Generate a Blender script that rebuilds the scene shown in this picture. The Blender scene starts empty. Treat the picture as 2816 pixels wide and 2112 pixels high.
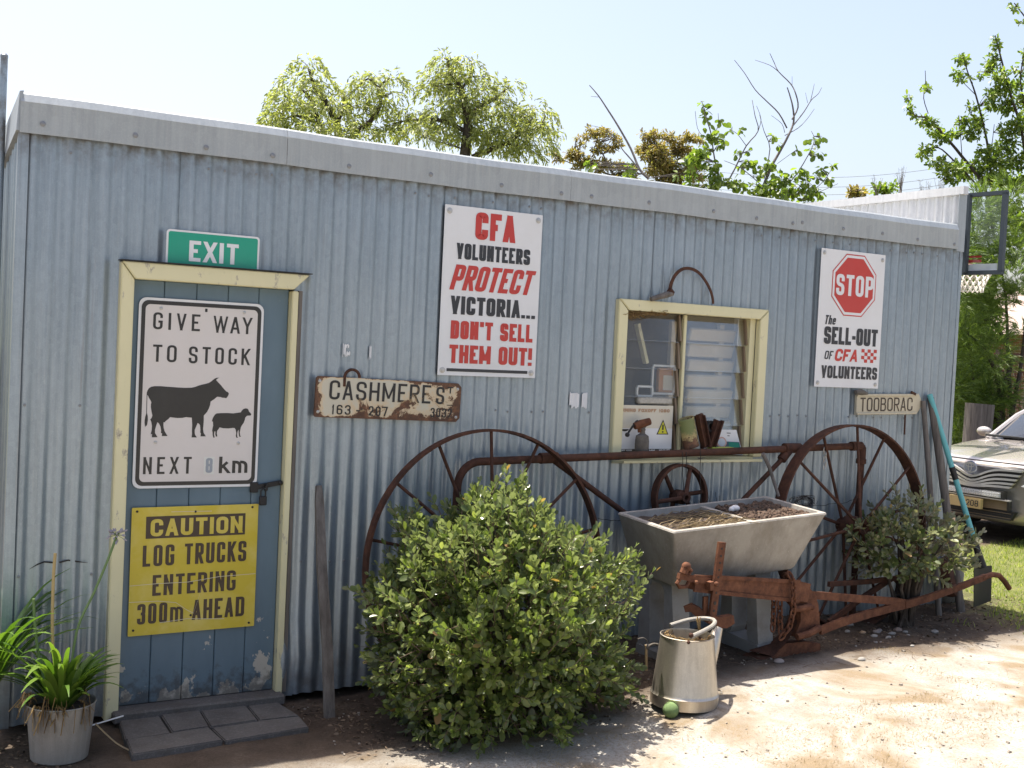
import bpy, bmesh, math, random
import numpy as np
from mathutils import Vector, Matrix
random.seed(7); RNG = np.random.default_rng(7)
S = bpy.context.scene
C = S.collection
# ---------------------------------------------------------------- camera
CF, CYAW, CPIT, CROL = 3250.025, 0.5403614, -0.0314752, 0.0482209
CAM = Vector((-0.826126, -5.486309, 1.659539))
CR = Vector((0.857306, -0.512547, 0.048178)); CU = Vector((-0.025164, 0.051752, 0.998343)); CD = Vector((0.514191, 0.857098, -0.03147))
cam = bpy.data.cameras.new('camera'); co = bpy.data.objects.new('camera', cam); C.objects.link(co)
cam.sensor_width = 36.0; cam.lens = 36.0*CF/2816; cam.clip_start = 0.05; cam.clip_end = 2000
m = Matrix((( CR.x, CU.x, -CD.x, CAM.x), (CR.y, CU.y, -CD.y, CAM.y), (CR.z, CU.z, -CD.z, CAM.z), (0, 0, 0, 1)))
co.matrix_world = m
S.camera = co
# ---------------------------------------------------------------- sky, sun, exposure
SUNV = Vector((-0.10, 0.295, 1.0)).normalized()          # towards the sun
w = bpy.data.worlds.new('World'); S.world = w; w.use_nodes = True
nt = w.node_tree; bg = nt.nodes['Background']
sky = nt.nodes.new('ShaderNodeTexSky'); sky.sky_type = 'NISHITA'; sky.sun_disc = False
sky.sun_elevation = math.asin(SUNV.z); sky.sun_rotation = math.atan2(SUNV.x, SUNV.y)
sky.air_density = 1.0; sky.dust_density = 5.0; sky.ozone_density = 1.0; sky.altitude = 300
tint = nt.nodes.new('ShaderNodeMix'); tint.data_type = 'RGBA'; tint.blend_type = 'MULTIPLY'; tint.inputs[0].default_value = 1.0; tint.inputs[7].default_value = (1.03, 0.95, 0.905, 1)   # camera white balance
nt.links.new(sky.outputs[0], tint.inputs[6]); nt.links.new(tint.outputs[2], bg.inputs[0]); bg.inputs[1].default_value = 0.13
sl = bpy.data.lights.new('sun', 'SUN'); sl.energy = 5.0; sl.angle = math.radians(0.5); sl.color = (1.0, 0.93, 0.82)
so = bpy.data.objects.new('sun', sl); C.objects.link(so)
so.rotation_euler = SUNV.to_track_quat('Z', 'Y').to_euler(); so.location = (0, 0, 30)
S.view_settings.view_transform = 'Standard'; S.view_settings.look = 'None'
S.view_settings.exposure = 1.18; S.view_settings.gamma = 1.0; S.view_settings.use_curve_mapping = False
S.cycles.max_bounces = 8; S.cycles.diffuse_bounces = 4; S.cycles.transparent_max_bounces = 12; S.cycles.caustics_reflective = False; S.cycles.caustics_refractive = False
S.cycles.use_denoising = True

# ---------------------------------------------------------------- measuring helpers: sight line of the survey camera
KP = 2816/2212
def sight(u, v):
    d = CD + CR*((u*KP-1408)/CF) - CU*((v*KP-1056)/CF)
    return d
def at(u, v, y=0.0):            # point of that sight line on the plane Y = y
    d = sight(u, v); t = (y-CAM.y)/d.y; return CAM + d*t
def on(u, v, z=0.0):            # ... on the plane Z = z
    d = sight(u, v); t = (z-CAM.z)/d.z; return CAM + d*t
def far(u, v, r):               # ... at depth r
    return CAM + sight(u, v)*r
def gz(x, y):                   # height of the ground
    t = min(max((x-1.6)/2.0, 0), 1); t = t*t*(3-2*t)
    return -0.13 + 0.155*t
# ---------------------------------------------------------------- mesh helpers
class MB:
    def __init__(s): s.v = []; s.f = []
    def add(s, vs, fs):
        o = len(s.v); s.v += [tuple(q) for q in vs]; s.f += [tuple(i+o for i in f) for f in fs]; return s
    def box(s, c, d, rz=0.0, rx=0.0, ry=0.0, bev=0.0):
        M = Matrix.Rotation(rz, 3, 'Z') @ Matrix.Rotation(ry, 3, 'Y') @ Matrix.Rotation(rx, 3, 'X')
        c = Vector(c); h = [d[0]/2, d[1]/2, d[2]/2]; vs = []; 
        if bev <= 0:
            for sx in (-1, 1):
                for sy in (-1, 1):
                    for sz in (-1, 1): vs.append(c + M @ Vector((sx*h[0], sy*h[1], sz*h[2])))
            return s.add(vs, [(0,1,3,2),(4,6,7,5),(0,4,5,1),(2,3,7,6),(0,2,6,4),(1,5,7,3)])
        b = min(bev, *[q*0.49 for q in h])
        for sx in (-1, 1):
            for sy in (-1, 1):
                for sz in (-1, 1):
                    vs += [c+M@Vector((sx*(h[0]), sy*(h[1]-b), sz*(h[2]-b))), c+M@Vector((sx*(h[0]-b), sy*h[1], sz*(h[2]-b))), c+M@Vector((sx*(h[0]-b), sy*(h[1]-b), sz*h[2]))]
        I = lambda a, b_, c_, k: ((a*2+b_)*2+c_)*3+k
        fs = []
        for a in (0, 1):
            fs += [(I(a,0,0,0),I(a,0,1,0),I(a,1,1,0),I(a,1,0,0)), (I(0,a,0,1),I(0,a,1,1),I(1,a,1,1),I(1,a,0,1)), (I(0,0,a,2),I(0,1,a,2),I(1,1,a,2),I(1,0,a,2))]
            for e in (0, 1):
                fs += [(I(a,e,0,0),I(a,e,1,0),I(a,e,1,1),I(a,e,0,1)), (I(a,0,e,0),I(a,1,e,0),I(a,1,e,2),I(a,0,e,2)), (I(0,a,e,1),I(1,a,e,1),I(1,a,e,2),I(0,a,e,2))]
                for d_ in (0, 1): fs.append((I(a,e,d_,0),I(a,e,d_,1),I(a,e,d_,2)))
        return s.add(vs, fs)
    def tube(s, pts, r, n=10, closed=False, cap=True, flat=1.0, up=None):
        P = [Vector(q) for q in pts]; m = len(P); rs = r if isinstance(r, (list, tuple)) else [r]*m
        u = None; vs = []
        for i in range(m):
            if closed: t = P[(i+1) % m]-P[i-1]
            else: t = P[min(i+1, m-1)]-P[max(i-1, 0)]
            t.normalize()
            if up is not None: u = Vector(up) - t*t.dot(Vector(up))
            elif u is None:
                a = Vector((0,0,1)) if abs(t.z) < 0.9 else Vector((1,0,0)); u = a - t*t.dot(a)
            else: u = u - t*t.dot(u)
            u.normalize(); b = t.cross(u)
            for k in range(n):
                a = 2*math.pi*k/n + math.pi/n
                vs.append(P[i] + u*(math.cos(a)*rs[i]) + b*(math.sin(a)*rs[i]*flat))
        fs = []
        for i in range(m if closed else m-1):
            j = (i+1) % m
            for k in range(n): fs.append((i*n+k, i*n+(k+1) % n, j*n+(k+1) % n, j*n+k))
        if cap and not closed: fs += [tuple(range(n-1, -1, -1)), tuple((m-1)*n+k for k in range(n))]
        return s.add(vs, fs)
    def bar(s, a, b, w, t, up=(0,0,1)):        # rectangular bar from a to b: w along up, t across
        a, b = Vector(a), Vector(b); d = (b-a).normalized(); u = Vector(up); u = (u-d*d.dot(u)).normalized(); q = d.cross(u)
        vs = [p+u*(su*w/2)+q*(sq*t/2) for p in (a, b) for su, sq in ((-1,-1),(1,-1),(1,1),(-1,1))]
        return s.add(vs, [(0,1,2,3)[::-1],(4,5,6,7),(0,1,5,4)[::-1],(1,2,6,5)[::-1],(2,3,7,6)[::-1],(3,0,4,7)[::-1]])
    def strip(s, pts, w, t, up):               # bent rectangular bar through points
        P = [Vector(q) for q in pts]; m = len(P); vs = []
        for i in range(m):
            d = (P[min(i+1,m-1)]-P[max(i-1,0)]).normalized(); u = Vector(up); u = (u-d*d.dot(u)).normalized(); q = d.cross(u)
            ww = w[i] if isinstance(w, (list, tuple)) else w
            vs += [P[i]+u*(su*ww/2)+q*(sq*t/2) for su, sq in ((-1,-1),(1,-1),(1,1),(-1,1))]
        fs = [(0,3,2,1), tuple((m-1)*4+k for k in range(4))]
        for i in range(m-1):
            for k in range(4): fs.append((i*4+k, i*4+(k+1) % 4, (i+1)*4+(k+1) % 4, (i+1)*4+k))
        return s.add(vs, fs)
    def lathe(s, prof, c=(0,0,0), n=24, sx=1.0, sy=1.0, ax=None):
        c = Vector(c); M = Matrix.Identity(3) if ax is None else Vector((0,0,1)).rotation_difference(Vector(ax)).to_matrix()
        vs = []; m = len(prof)
        for r, z in prof:
            for k in range(n):
                a = 2*math.pi*k/n; vs.append(c + M @ Vector((math.cos(a)*r*sx, math.sin(a)*r*sy, z)))
        fs = [(i*n+k, i*n+(k+1) % n, (i+1)*n+(k+1) % n, (i+1)*n+k) for i in range(m-1) for k in range(n)]
        if prof[0][0] > 1e-6: fs.append(tuple(range(n-1,-1,-1)))
        if prof[-1][0] > 1e-6: fs.append(tuple((m-1)*n+k for k in range(n)))
        return s.add(vs, fs)
    def ball(s, c, r, n=12, sc=(1,1,1)):
        pr = [(max(math.sin(math.pi*i/n), 1e-4)*r, -math.cos(math.pi*i/n)*r) for i in range(n+1)]
        o = len(s.v); s.lathe(pr, (0,0,0), n*2)
        for i in range(o, len(s.v)): q = s.v[i]; s.v[i] = (c[0]+q[0]*sc[0], c[1]+q[1]*sc[1], c[2]+q[2]*sc[2])
        return s
    def prism(s, poly, fn, t0, t1):            # 2-D outline -> fn(x, y, t)
        n = len(poly); vs = [fn(x, y, t0) for x, y in poly]+[fn(x, y, t1) for x, y in poly]
        return s.add(vs, [tuple(range(n)), tuple(range(2*n-1, n-1, -1))]+[(i, n+i, n+(i+1) % n, (i+1) % n) for i in range(n)])
    def build(s, name, mt, parent=None, smooth=False, loc=None):
        me = bpy.data.meshes.new(name); me.from_pydata(s.v, [], s.f); me.validate()
        bm = bmesh.new(); bm.from_mesh(me); bmesh.ops.recalc_face_normals(bm, faces=bm.faces); bm.to_mesh(me); bm.free(); me.update()
        return link(name, me, mt, parent, smooth, loc)
def link(name, me, mt, parent=None, smooth=False, loc=None):
    if smooth:
        me.polygons.foreach_set('use_smooth', [True]*len(me.polygons))
        if smooth != 'all':
            try: me.set_sharp_from_angle(angle=math.radians(smooth if smooth is not True else 38))
            except Exception: pass
    o = bpy.data.objects.new(name, me); C.objects.link(o)
    if mt: me.materials.append(mt)
    if parent: o.parent = parent
    if loc: o.location = loc
    return o
def np_mesh(name, V, F, mt, parent=None, smooth=True):   # F: (n,k) array
    me = bpy.data.meshes.new(name); V = np.asarray(V, np.float32); F = np.asarray(F, np.int32); n, k = F.shape
    me.vertices.add(len(V)); me.vertices.foreach_set('co', V.ravel())
    me.loops.add(n*k); me.loops.foreach_set('vertex_index', F.ravel())
    me.polygons.add(n); me.polygons.foreach_set('loop_start', np.arange(n, dtype=np.int32)*k); me.polygons.foreach_set('loop_total', np.full(n, k, np.int32))
    me.update(calc_edges=True); me.validate()
    return link(name, me, mt, parent, 'all' if smooth else False)
def tag(o, label=None, cat=None, group=None, kind=None):
    if label: o['label'] = label
    if cat: o['category'] = cat
    if group: o['group'] = group
    if kind: o['kind'] = kind
    return o
def thing(name, label, cat, loc=(0,0,0), group=None):
    o = bpy.data.objects.new(name, None); C.objects.link(o); o.location = loc; o.empty_display_size = 0.1
    return tag(o, label, cat, group)
def stuff(o): o['kind'] = 'stuff'; return o
def adopt(root, *obs):                        # parent world-space parts to a thing that has a base location
    for o in obs:
        o.parent = root; o.matrix_parent_inverse = Matrix.Translation(-Vector(root.location))
    return root
# ---------------------------------------------------------------- materials
class NG:
    def __init__(s, name):
        s.m = bpy.data.materials.new(name); s.m.use_nodes = True; s.t = s.m.node_tree; s.N = s.t.nodes; s.L = s.t.links
        s.b = s.N['Principled BSDF']; s.o = s.N['Material Output']; s.tc = s.N.new('ShaderNodeTexCoord')
    def co(s, scale=(1,1,1), src='Object', loc=(0,0,0)):
        mp = s.N.new('ShaderNodeMapping'); mp.inputs['Scale'].default_value = scale; mp.inputs['Location'].default_value = loc
        s.L.new(s.tc.outputs[src], mp.inputs[0]); return mp.outputs[0]
    def noise(s, sc, det=4, rough=0.6, vec=None, dist=0.0):
        n = s.N.new('ShaderNodeTexNoise'); n.inputs['Scale'].default_value = sc; n.inputs['Detail'].default_value = det
        n.inputs['Roughness'].default_value = rough; n.inputs['Distortion'].default_value = dist
        s.L.new(vec if vec else s.co(), n.inputs['Vector']); return n.outputs['Fac']
    def voro(s, sc, vec=None, out='Color', feat='F1'):
        n = s.N.new('ShaderNodeTexVoronoi'); n.inputs['Scale'].default_value = sc; n.feature = feat
        s.L.new(vec if vec else s.co(), n.inputs['Vector']); return n.outputs[out]
    def ramp(s, f, stops):
        r = s.N.new('ShaderNodeValToRGB'); e = r.color_ramp.elements
        while len(e) < len(stops): e.new(0.5)
        for k, (p, c) in enumerate(stops):
            e[k].position = p; e[k].color = (c, c, c, 1) if not isinstance(c, (tuple, list)) else (*c[:3], 1)
        s.L.new(f, r.inputs[0]); return r.outputs[0]
    def mix(s, f, a, b, mode='MIX'):
        n = s.N.new('ShaderNodeMix'); n.data_type = 'RGBA'; n.blend_type = mode
        for sock, val in ((n.inputs[0], f), (n.inputs[6], a), (n.inputs[7], b)):
            if hasattr(val, 'links'): s.L.new(val, sock)
            elif isinstance(val, (tuple, list)): sock.default_value = (*val[:3], 1)
            else: sock.default_value = val if sock.type == 'VALUE' else (val, val, val, 1)
        return n.outputs[2]
    def math(s, op, a, b=0.0, clamp=False):
        n = s.N.new('ShaderNodeMath'); n.operation = op; n.use_clamp = clamp
        for sock, val in ((n.inputs[0], a), (n.inputs[1], b)):
            if hasattr(val, 'links'): s.L.new(val, sock)
            else: sock.default_value = val
        return n.outputs[0]
    def xyz(s, src='Object'):
        n = s.N.new('ShaderNodeSeparateXYZ'); s.L.new(s.tc.outputs[src], n.inputs[0]); return n.outputs
    def island(s): return s.N.new('ShaderNodeNewGeometry').outputs['Random Per Island']
    def objrand(s): return s.N.new('ShaderNodeObjectInfo').outputs['Random']
    def bump(s, h, st=0.3, dist=0.01):
        n = s.N.new('ShaderNodeBump'); n.inputs['Strength'].default_value = st; n.inputs['Distance'].default_value = dist
        s.L.new(h, n.inputs['Height']); s.L.new(n.outputs[0], s.b.inputs['Normal'])
    def set(s, col=None, rough=None, metal=None, spec=None, alpha=None):
        for nm, val in (('Base Color', col), ('Roughness', rough), ('Metallic', metal), ('Specular IOR Level', spec), ('Alpha', alpha)):
            if val is None: continue
            sk = s.b.inputs[nm]
            if hasattr(val, 'links'): s.L.new(val, sk)
            else: sk.default_value = (*val[:3], 1) if isinstance(val, (tuple, list)) else val
        return s.m
def plain(name, col, rough=0.6, metal=0.0, var=0.12, sc=14.0, bump=0.0):
    g = NG(name); n = g.noise(sc, 5)
    c = g.mix(n, tuple(q*(1-var) for q in col), tuple(min(1, q*(1+var)) for q in col))
    if bump: g.bump(n, bump, 0.004)
    return g.set(c, rough, metal)
def rusty(name, dark, mid, light, rough=0.85, sc=18):
    g = NG(name); n = g.noise(sc, 6, 0.7); n2 = g.noise(sc*5, 4, 0.7)
    c = g.ramp(n, [(0.3, dark), (0.5, mid), (0.72, light)])
    c = g.mix(g.math('MULTIPLY', n2, 0.5), c, tuple(q*0.55 for q in dark)); g.bump(n2, 0.5, 0.003)
    return g.set(c, rough, 0.0, 0.3)
def galv(name, c0, c1, warm, rough=0.42, metal=0.55, streak=True, cell=55, wall=False):
    g = NG(name)
    sp = g.voro(cell, g.co((1, 1, 0.6))); 
    big = g.noise(1.6, 4, 0.6); st = g.noise(9, 5, 0.65, g.co((4.5, 4.5, 0.16))); st2 = g.noise(30, 4, 0.7, g.co((4, 4, 0.25)))
    f = g.math('ADD', g.math('MULTIPLY', st, 0.65), g.math('MULTIPLY', big, 0.35))
    c = g.ramp(f, [(0.32, c0), (0.66, c1)])
    c = g.mix(g.ramp(st2, [(0.55, 0), (0.8, 0.42)]), c, warm)
    spf = g.N.new('ShaderNodeRGBToBW'); g.L.new(sp, spf.inputs[0])
    c = g.mix(g.math('MULTIPLY', spf.outputs[0], 0.22), c, tuple(min(1, q*1.35) for q in c1))
    fine = g.noise(160, 3, 0.7); c = g.mix(g.ramp(fine, [(0.5, 0), (0.78, 0.22)]), c, tuple(q*1.6 for q in c1))
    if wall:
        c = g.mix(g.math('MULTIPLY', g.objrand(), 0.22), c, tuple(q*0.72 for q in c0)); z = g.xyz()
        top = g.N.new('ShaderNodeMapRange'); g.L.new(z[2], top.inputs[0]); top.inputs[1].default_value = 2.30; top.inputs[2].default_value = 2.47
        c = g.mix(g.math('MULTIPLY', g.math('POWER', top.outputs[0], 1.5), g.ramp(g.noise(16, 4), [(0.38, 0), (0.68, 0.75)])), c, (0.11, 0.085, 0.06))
        run = g.noise(7, 5, 0.7, g.co((5, 5, 0.12), 'Object', (3, 1, 7))); c = g.mix(g.ramp(run, [(0.62, 0), (0.80, 0.5)]), c, (0.17, 0.135, 0.105)); c = g.mix(g.ramp(g.noise(3.2, 6, 0.7), [(0.60, 0), (0.74, 0.35)]), c, tuple(q*0.6 for q in c0))
        bot = g.N.new('ShaderNodeMapRange'); g.L.new(z[2], bot.inputs[0]); bot.inputs[1].default_value = 0.30; bot.inputs[2].default_value = -0.1
        c = g.mix(g.math('MULTIPLY', bot.outputs[0], g.ramp(g.noise(12, 5), [(0.4, 0), (0.7, 0.6)])), c, (0.13, 0.10, 0.075))
    r = g.mix(big, rough-0.08, rough+0.14)
    g.bump(g.noise(60, 4), 0.08, 0.002)
    return g.set(c, r, metal)
M = {}
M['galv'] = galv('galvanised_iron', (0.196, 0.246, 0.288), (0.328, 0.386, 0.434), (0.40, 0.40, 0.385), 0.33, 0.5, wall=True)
M['fascia'] = galv('galvanised_flashing', (0.245, 0.280, 0.305), (0.34, 0.375, 0.40), (0.34, 0.335, 0.30), 0.5, 0.35, cell=22)
M['zinc'] = galv('zinc_roofing', (0.45, 0.46, 0.47), (0.6, 0.61, 0.62), (0.55, 0.53, 0.5), 0.5, 0.3)
M['can'] = galv('dull_galvanised_can', (0.43, 0.385, 0.32), (0.58, 0.53, 0.45), (0.36, 0.31, 0.24), 0.36, 0.9, cell=30)
M['bucket'] = galv('grey_zinc_bucket', (0.20, 0.188, 0.165), (0.30, 0.285, 0.255), (0.34, 0.29, 0.22), 0.6, 0.25, cell=30)
M['steel'] = plain('steel_bolt', (0.45, 0.45, 0.44), 0.45, 0.7)
M['dullbolt'] = plain('dull_grey_fixing', (0.22, 0.23, 0.24), 0.5, 0.4)
M['rust'] = rusty('dark_rust', (0.035, 0.018, 0.013), (0.085, 0.037, 0.023), (0.14, 0.06, 0.034))
M['rust2'] = rusty('orange_rust', (0.065, 0.026, 0.015), (0.155, 0.062, 0.032), (0.25, 0.108, 0.055))
M['black_iron'] = plain('black_iron', (0.022, 0.021, 0.021), 0.55, 0.3)
def painted(name, base, chip, wood, sc=1.0, amount=0.62):
    g = NG(name); n = g.noise(11*sc, 7, 0.72, g.co((1.0, 1.0, 0.45))); n2 = g.noise(3, 3)
    n3 = g.noise(70, 3, 0.6, g.co((1, 1, 0.15)))
    c = g.mix(n2, tuple(q*0.9 for q in base), tuple(min(1, q*1.08) for q in base))
    c = g.mix(g.ramp(n, [(amount, 0), (amount+0.03, 1)]), c, chip); c = g.mix(g.ramp(n, [(amount+0.05, 0), (amount+0.08, 1)]), c, wood)
    c = g.mix(g.ramp(n3, [(0.62, 0), (0.8, 0.35)]), c, tuple(q*0.7 for q in base))
    g.bump(n, 0.25, 0.002); return g.set(c, 0.55)
M['cream'] = painted('cream_paint', (0.62, 0.585, 0.37), (0.40, 0.37, 0.28), (0.16, 0.135, 0.105), 1.0, 0.60)
g = NG('blue_door_paint'); z = g.xyz()
n = g.noise(7.5, 6, 0.62, g.co((1, 1, 0.8))); low = g.math('MULTIPLY', g.math('SUBTRACT', 0.36, z[2]), 0.42, True)
pk = g.math('ADD', n, low); base = g.ramp(g.noise(4, 5, 0.6, g.co((1, 1, 0.35))), [(0.3, (0.078, 0.128, 0.168)), (0.7, (0.115, 0.178, 0.225))])
c = g.mix(g.ramp(pk, [(0.70, 0), (0.715, 1)]), base, (0.40, 0.38, 0.33)); c = g.mix(g.ramp(g.noise(40, 5, 0.7), [(0.66, 0), (0.75, 0.6)]), c, (0.17, 0.22, 0.27))
c = g.mix(g.ramp(g.math('ADD', g.noise(26, 4), g.math('MULTIPLY', g.math('SUBTRACT', 0.13, z[2]), 2.4, True)), [(0.70, 0), (0.95, 0.7)]), c, (0.04, 0.04, 0.04))
g.bump(pk, 0.12, 0.003); M['door'] = g.set(c, 0.5)
def signpaint(name, col, dirt=(0.45, 0.42, 0.36), amt=0.18, rough=0.4):
    g = NG(name); n = g.noise(5, 6, 0.65); n2 = g.noise(45, 4, 0.7)
    c = g.mix(g.ramp(n, [(0.45, 0), (0.8, amt)]), col, dirt); c = g.mix(g.ramp(n2, [(0.64, 0), (0.8, amt)]), c, tuple(q*0.6 for q in col))
    return g.set(c, rough)
M['white'] = signpaint('white_sign', (0.66, 0.675, 0.69))
M['pinkwhite'] = signpaint('aged_white_sign', (0.60, 0.57, 0.55))
M['yellow'] = signpaint('yellow_sign', (0.52, 0.41, 0.025), (0.72, 0.62, 0.28), 0.5)
M['green'] = signpaint('green_sign', (0.006, 0.285, 0.185), (0.05, 0.33, 0.24), 0.3)
M['black'] = signpaint('black_lettering', (0.018, 0.018, 0.018), (0.06, 0.06, 0.055), 0.3)
M['navy'] = signpaint('dark_lettering', (0.022, 0.025, 0.032), (0.06, 0.06, 0.06), 0.2)
M['brownblack'] = signpaint('brown_black_lettering', (0.035, 0.020, 0.012), (0.09, 0.06, 0.03), 0.3)
M['red'] = signpaint('red_lettering', (0.46, 0.035, 0.028), (0.48, 0.09, 0.08), 0.25)
M['greywhite'] = signpaint('grey_white_lettering', (0.62, 0.63, 0.60))
def rustsign(name, base, thr, dark=(0.10, 0.045, 0.022), edge=True):
    g = NG(name); n = g.noise(6.5, 7, 0.70, None, 0.4); x = g.xyz('Generated')
    ex = g.math('MULTIPLY', g.math('ABSOLUTE', g.math('SUBTRACT', x[0], 0.5)), 2.0); ez = g.math('MULTIPLY', g.math('ABSOLUTE', g.math('SUBTRACT', x[2], 0.5)), 2.0)
    e = g.math('ADD', g.math('MULTIPLY', g.math('POWER', ex, 14.0), 0.35), g.math('MULTIPLY', g.math('POWER', ez, 8.0), 0.26))
    f = g.math('ADD', n, e) if edge else n
    f = g.math('ADD', f, g.math('MULTIPLY', g.math('SUBTRACT', x[0], 0.4), 0.16)); f = g.math('SUBTRACT', f, g.math('MULTIPLY', g.math('SUBTRACT', x[2], 0.5), 0.14))
    rust = g.ramp(g.noise(30, 5, 0.7), [(0.3, (0.055, 0.024, 0.014)), (0.5, dark), (0.75, (0.24, 0.105, 0.045))])
    c = g.mix(g.ramp(f, [(thr-0.1, 0), (thr-0.02, 0.5)]), base, (0.62, 0.42, 0.20)); c = g.mix(g.ramp(f, [(thr, 0), (thr+0.03, 1)]), c, rust)
    g.bump(f, 0.3, 0.002); return g.set(c, 0.6)
M['rustsign'] = rustsign('rusty_enamel', (0.52, 0.49, 0.39), 0.615)
M['timber'] = rusty('grey_weathered_timber', (0.085, 0.075, 0.065), (0.16, 0.145, 0.125), (0.235, 0.215, 0.19), 0.9, 9)
g = NG('grey_grain_timber'); n = g.noise(26, 6, 0.7, g.co((1, 1, 0.06))); c = g.ramp(n, [(0.3, (0.06, 0.052, 0.045)), (0.55, (0.145, 0.13, 0.115)), (0.75, (0.21, 0.195, 0.175))]); g.bump(n, 0.5, 0.004); M['grain'] = g.set(c, 0.9)
g = NG('tub_concrete'); n = g.noise(5, 6, 0.65); n2 = g.noise(60, 5, 0.7); st = g.noise(7, 6, 0.75, g.co((1.6, 1.6, 0.5)))
c = g.ramp(n, [(0.3, (0.235, 0.222, 0.20)), (0.7, (0.38, 0.362, 0.33))]); c = g.mix(g.ramp(st, [(0.45, 0), (0.70, 0.5)]), c, (0.15, 0.125, 0.092)); c = g.mix(g.ramp(n2, [(0.6, 0), (0.75, 0.6)]), c, (0.5, 0.48, 0.45))
c = g.mix(g.ramp(g.noise(14, 5, 0.6), [(0.68, 0), (0.72, 0.7)]), c, (0.48, 0.49, 0.47)); g.bump(n2, 0.3, 0.002); M['concrete'] = g.set(c, 0.85)
M['soil'] = plain('potting_soil', (0.055, 0.040, 0.030), 0.95, 0, 0.5, 60, 0.6)
g = NG('slab_paving'); n = g.noise(4, 5); n2 = g.noise(90, 4, 0.7); c = g.ramp(n, [(0.3, (0.070, 0.066, 0.063)), (0.7, (0.115, 0.108, 0.10))]); c = g.mix(g.ramp(n2, [(0.5, 0), (0.75, 0.4)]), c, (0.27, 0.25, 0.24)); c = g.mix(g.ramp(g.noise(9, 5, 0.7), [(0.5, 0), (0.7, 0.6)]), c, (0.07, 0.06, 0.05)); g.bump(n2, 0.4, 0.002); M['slab'] = g.set(c, 0.9)
def leafmat(name, dark, mid, light, rough=0.35, trans=0.28, back=None, coat=0.0):
    g = NG(name); i = g.island(); c = g.ramp(i, [(0.0, dark), (0.5, mid), (1.0, light)])
    geo = g.N.new('ShaderNodeNewGeometry')
    if back: c = g.mix(geo.outputs['Backfacing'], c, back)
    g.set(c, rough); g.b.inputs['Specular IOR Level'].default_value = 0.5
    tr = g.N.new('ShaderNodeBsdfTranslucent'); hs = g.mix(0.6, c, (0.9, 1.0, 0.12), 'MULTIPLY'); hs = g.mix(1.0, hs, (2.2, 2.2, 2.0), 'MULTIPLY'); g.L.new(hs, tr.inputs[0])
    mx = g.N.new('ShaderNodeMixShader'); mx.inputs[0].default_value = trans
    g.L.new(g.b.outputs[0], mx.inputs[1]); g.L.new(tr.outputs[0], mx.inputs[2]); g.L.new(mx.outputs[0], g.o.inputs[0]); return g.m
M['bush'] = leafmat('bush_leaf', (0.048, 0.074, 0.022), (0.105, 0.143, 0.042), (0.235, 0.275, 0.095), 0.27, 0.36, (0.13, 0.155, 0.10))
M['shrub'] = leafmat('silver_green_leaf', (0.050, 0.072, 0.025), (0.095, 0.125, 0.048), (0.22, 0.23, 0.12), 0.38, 0.2, (0.20, 0.20, 0.15))
M['strap'] = leafmat('strap_leaf', (0.045, 0.095, 0.014), (0.085, 0.16, 0.022), (0.14, 0.21, 0.04), 0.35, 0.25)
M['pepper'] = leafmat('drooping_leaf', (0.145, 0.165, 0.072), (0.215, 0.237, 0.105), (0.31, 0.33, 0.165), 0.5, 0.45)
M['gum'] = leafmat('gum_leaf', (0.16, 0.13, 0.05), (0.25, 0.185, 0.08), (0.20, 0.21, 0.075), 0.5, 0.35)
M['fruit'] = leafmat('fruit_tree_leaf', (0.075, 0.12, 0.022), (0.13, 0.19, 0.035), (0.20, 0.27, 0.055), 0.4, 0.4)
M['plum'] = leafmat('plum_leaf', (0.055, 0.095, 0.022), (0.12, 0.18, 0.035), (0.22, 0.28, 0.06), 0.4, 0.4)
M['feather'] = leafmat('feathery_leaf', (0.050, 0.085, 0.020), (0.10, 0.155, 0.035), (0.17, 0.23, 0.06), 0.55, 0.4)
M['grass'] = leafmat('lawn_grass', (0.12, 0.17, 0.03), (0.20, 0.255, 0.055), (0.34, 0.34, 0.13), 0.6, 0.4)
M['drygrass'] = leafmat('dry_grass_blade', (0.19, 0.135, 0.07), (0.27, 0.20, 0.11), (0.36, 0.28, 0.17), 0.7, 0.2)
M['litter'] = leafmat('dead_leaf_litter', (0.035, 0.022, 0.014), (0.085, 0.055, 0.035), (0.20, 0.15, 0.10), 0.85, 0.05)
M['deadleaf'] = leafmat('withered_leaf', (0.14, 0.085, 0.035), (0.24, 0.155, 0.065), (0.36, 0.26, 0.12), 0.7, 0.3)
M['bark'] = rusty('bark', (0.035, 0.027, 0.021), (0.075, 0.06, 0.048), (0.13, 0.11, 0.09), 0.9, 12)
M['barkg'] = rusty('grey_bark', (0.10, 0.092, 0.088), (0.17, 0.155, 0.145), (0.25, 0.23, 0.215), 0.9, 12)
M['twig'] = plain('twig', (0.14, 0.095, 0.065), 0.8)
M['wire'] = plain('rusty_wire', (0.03, 0.024, 0.022), 0.7, 0.2)
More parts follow.
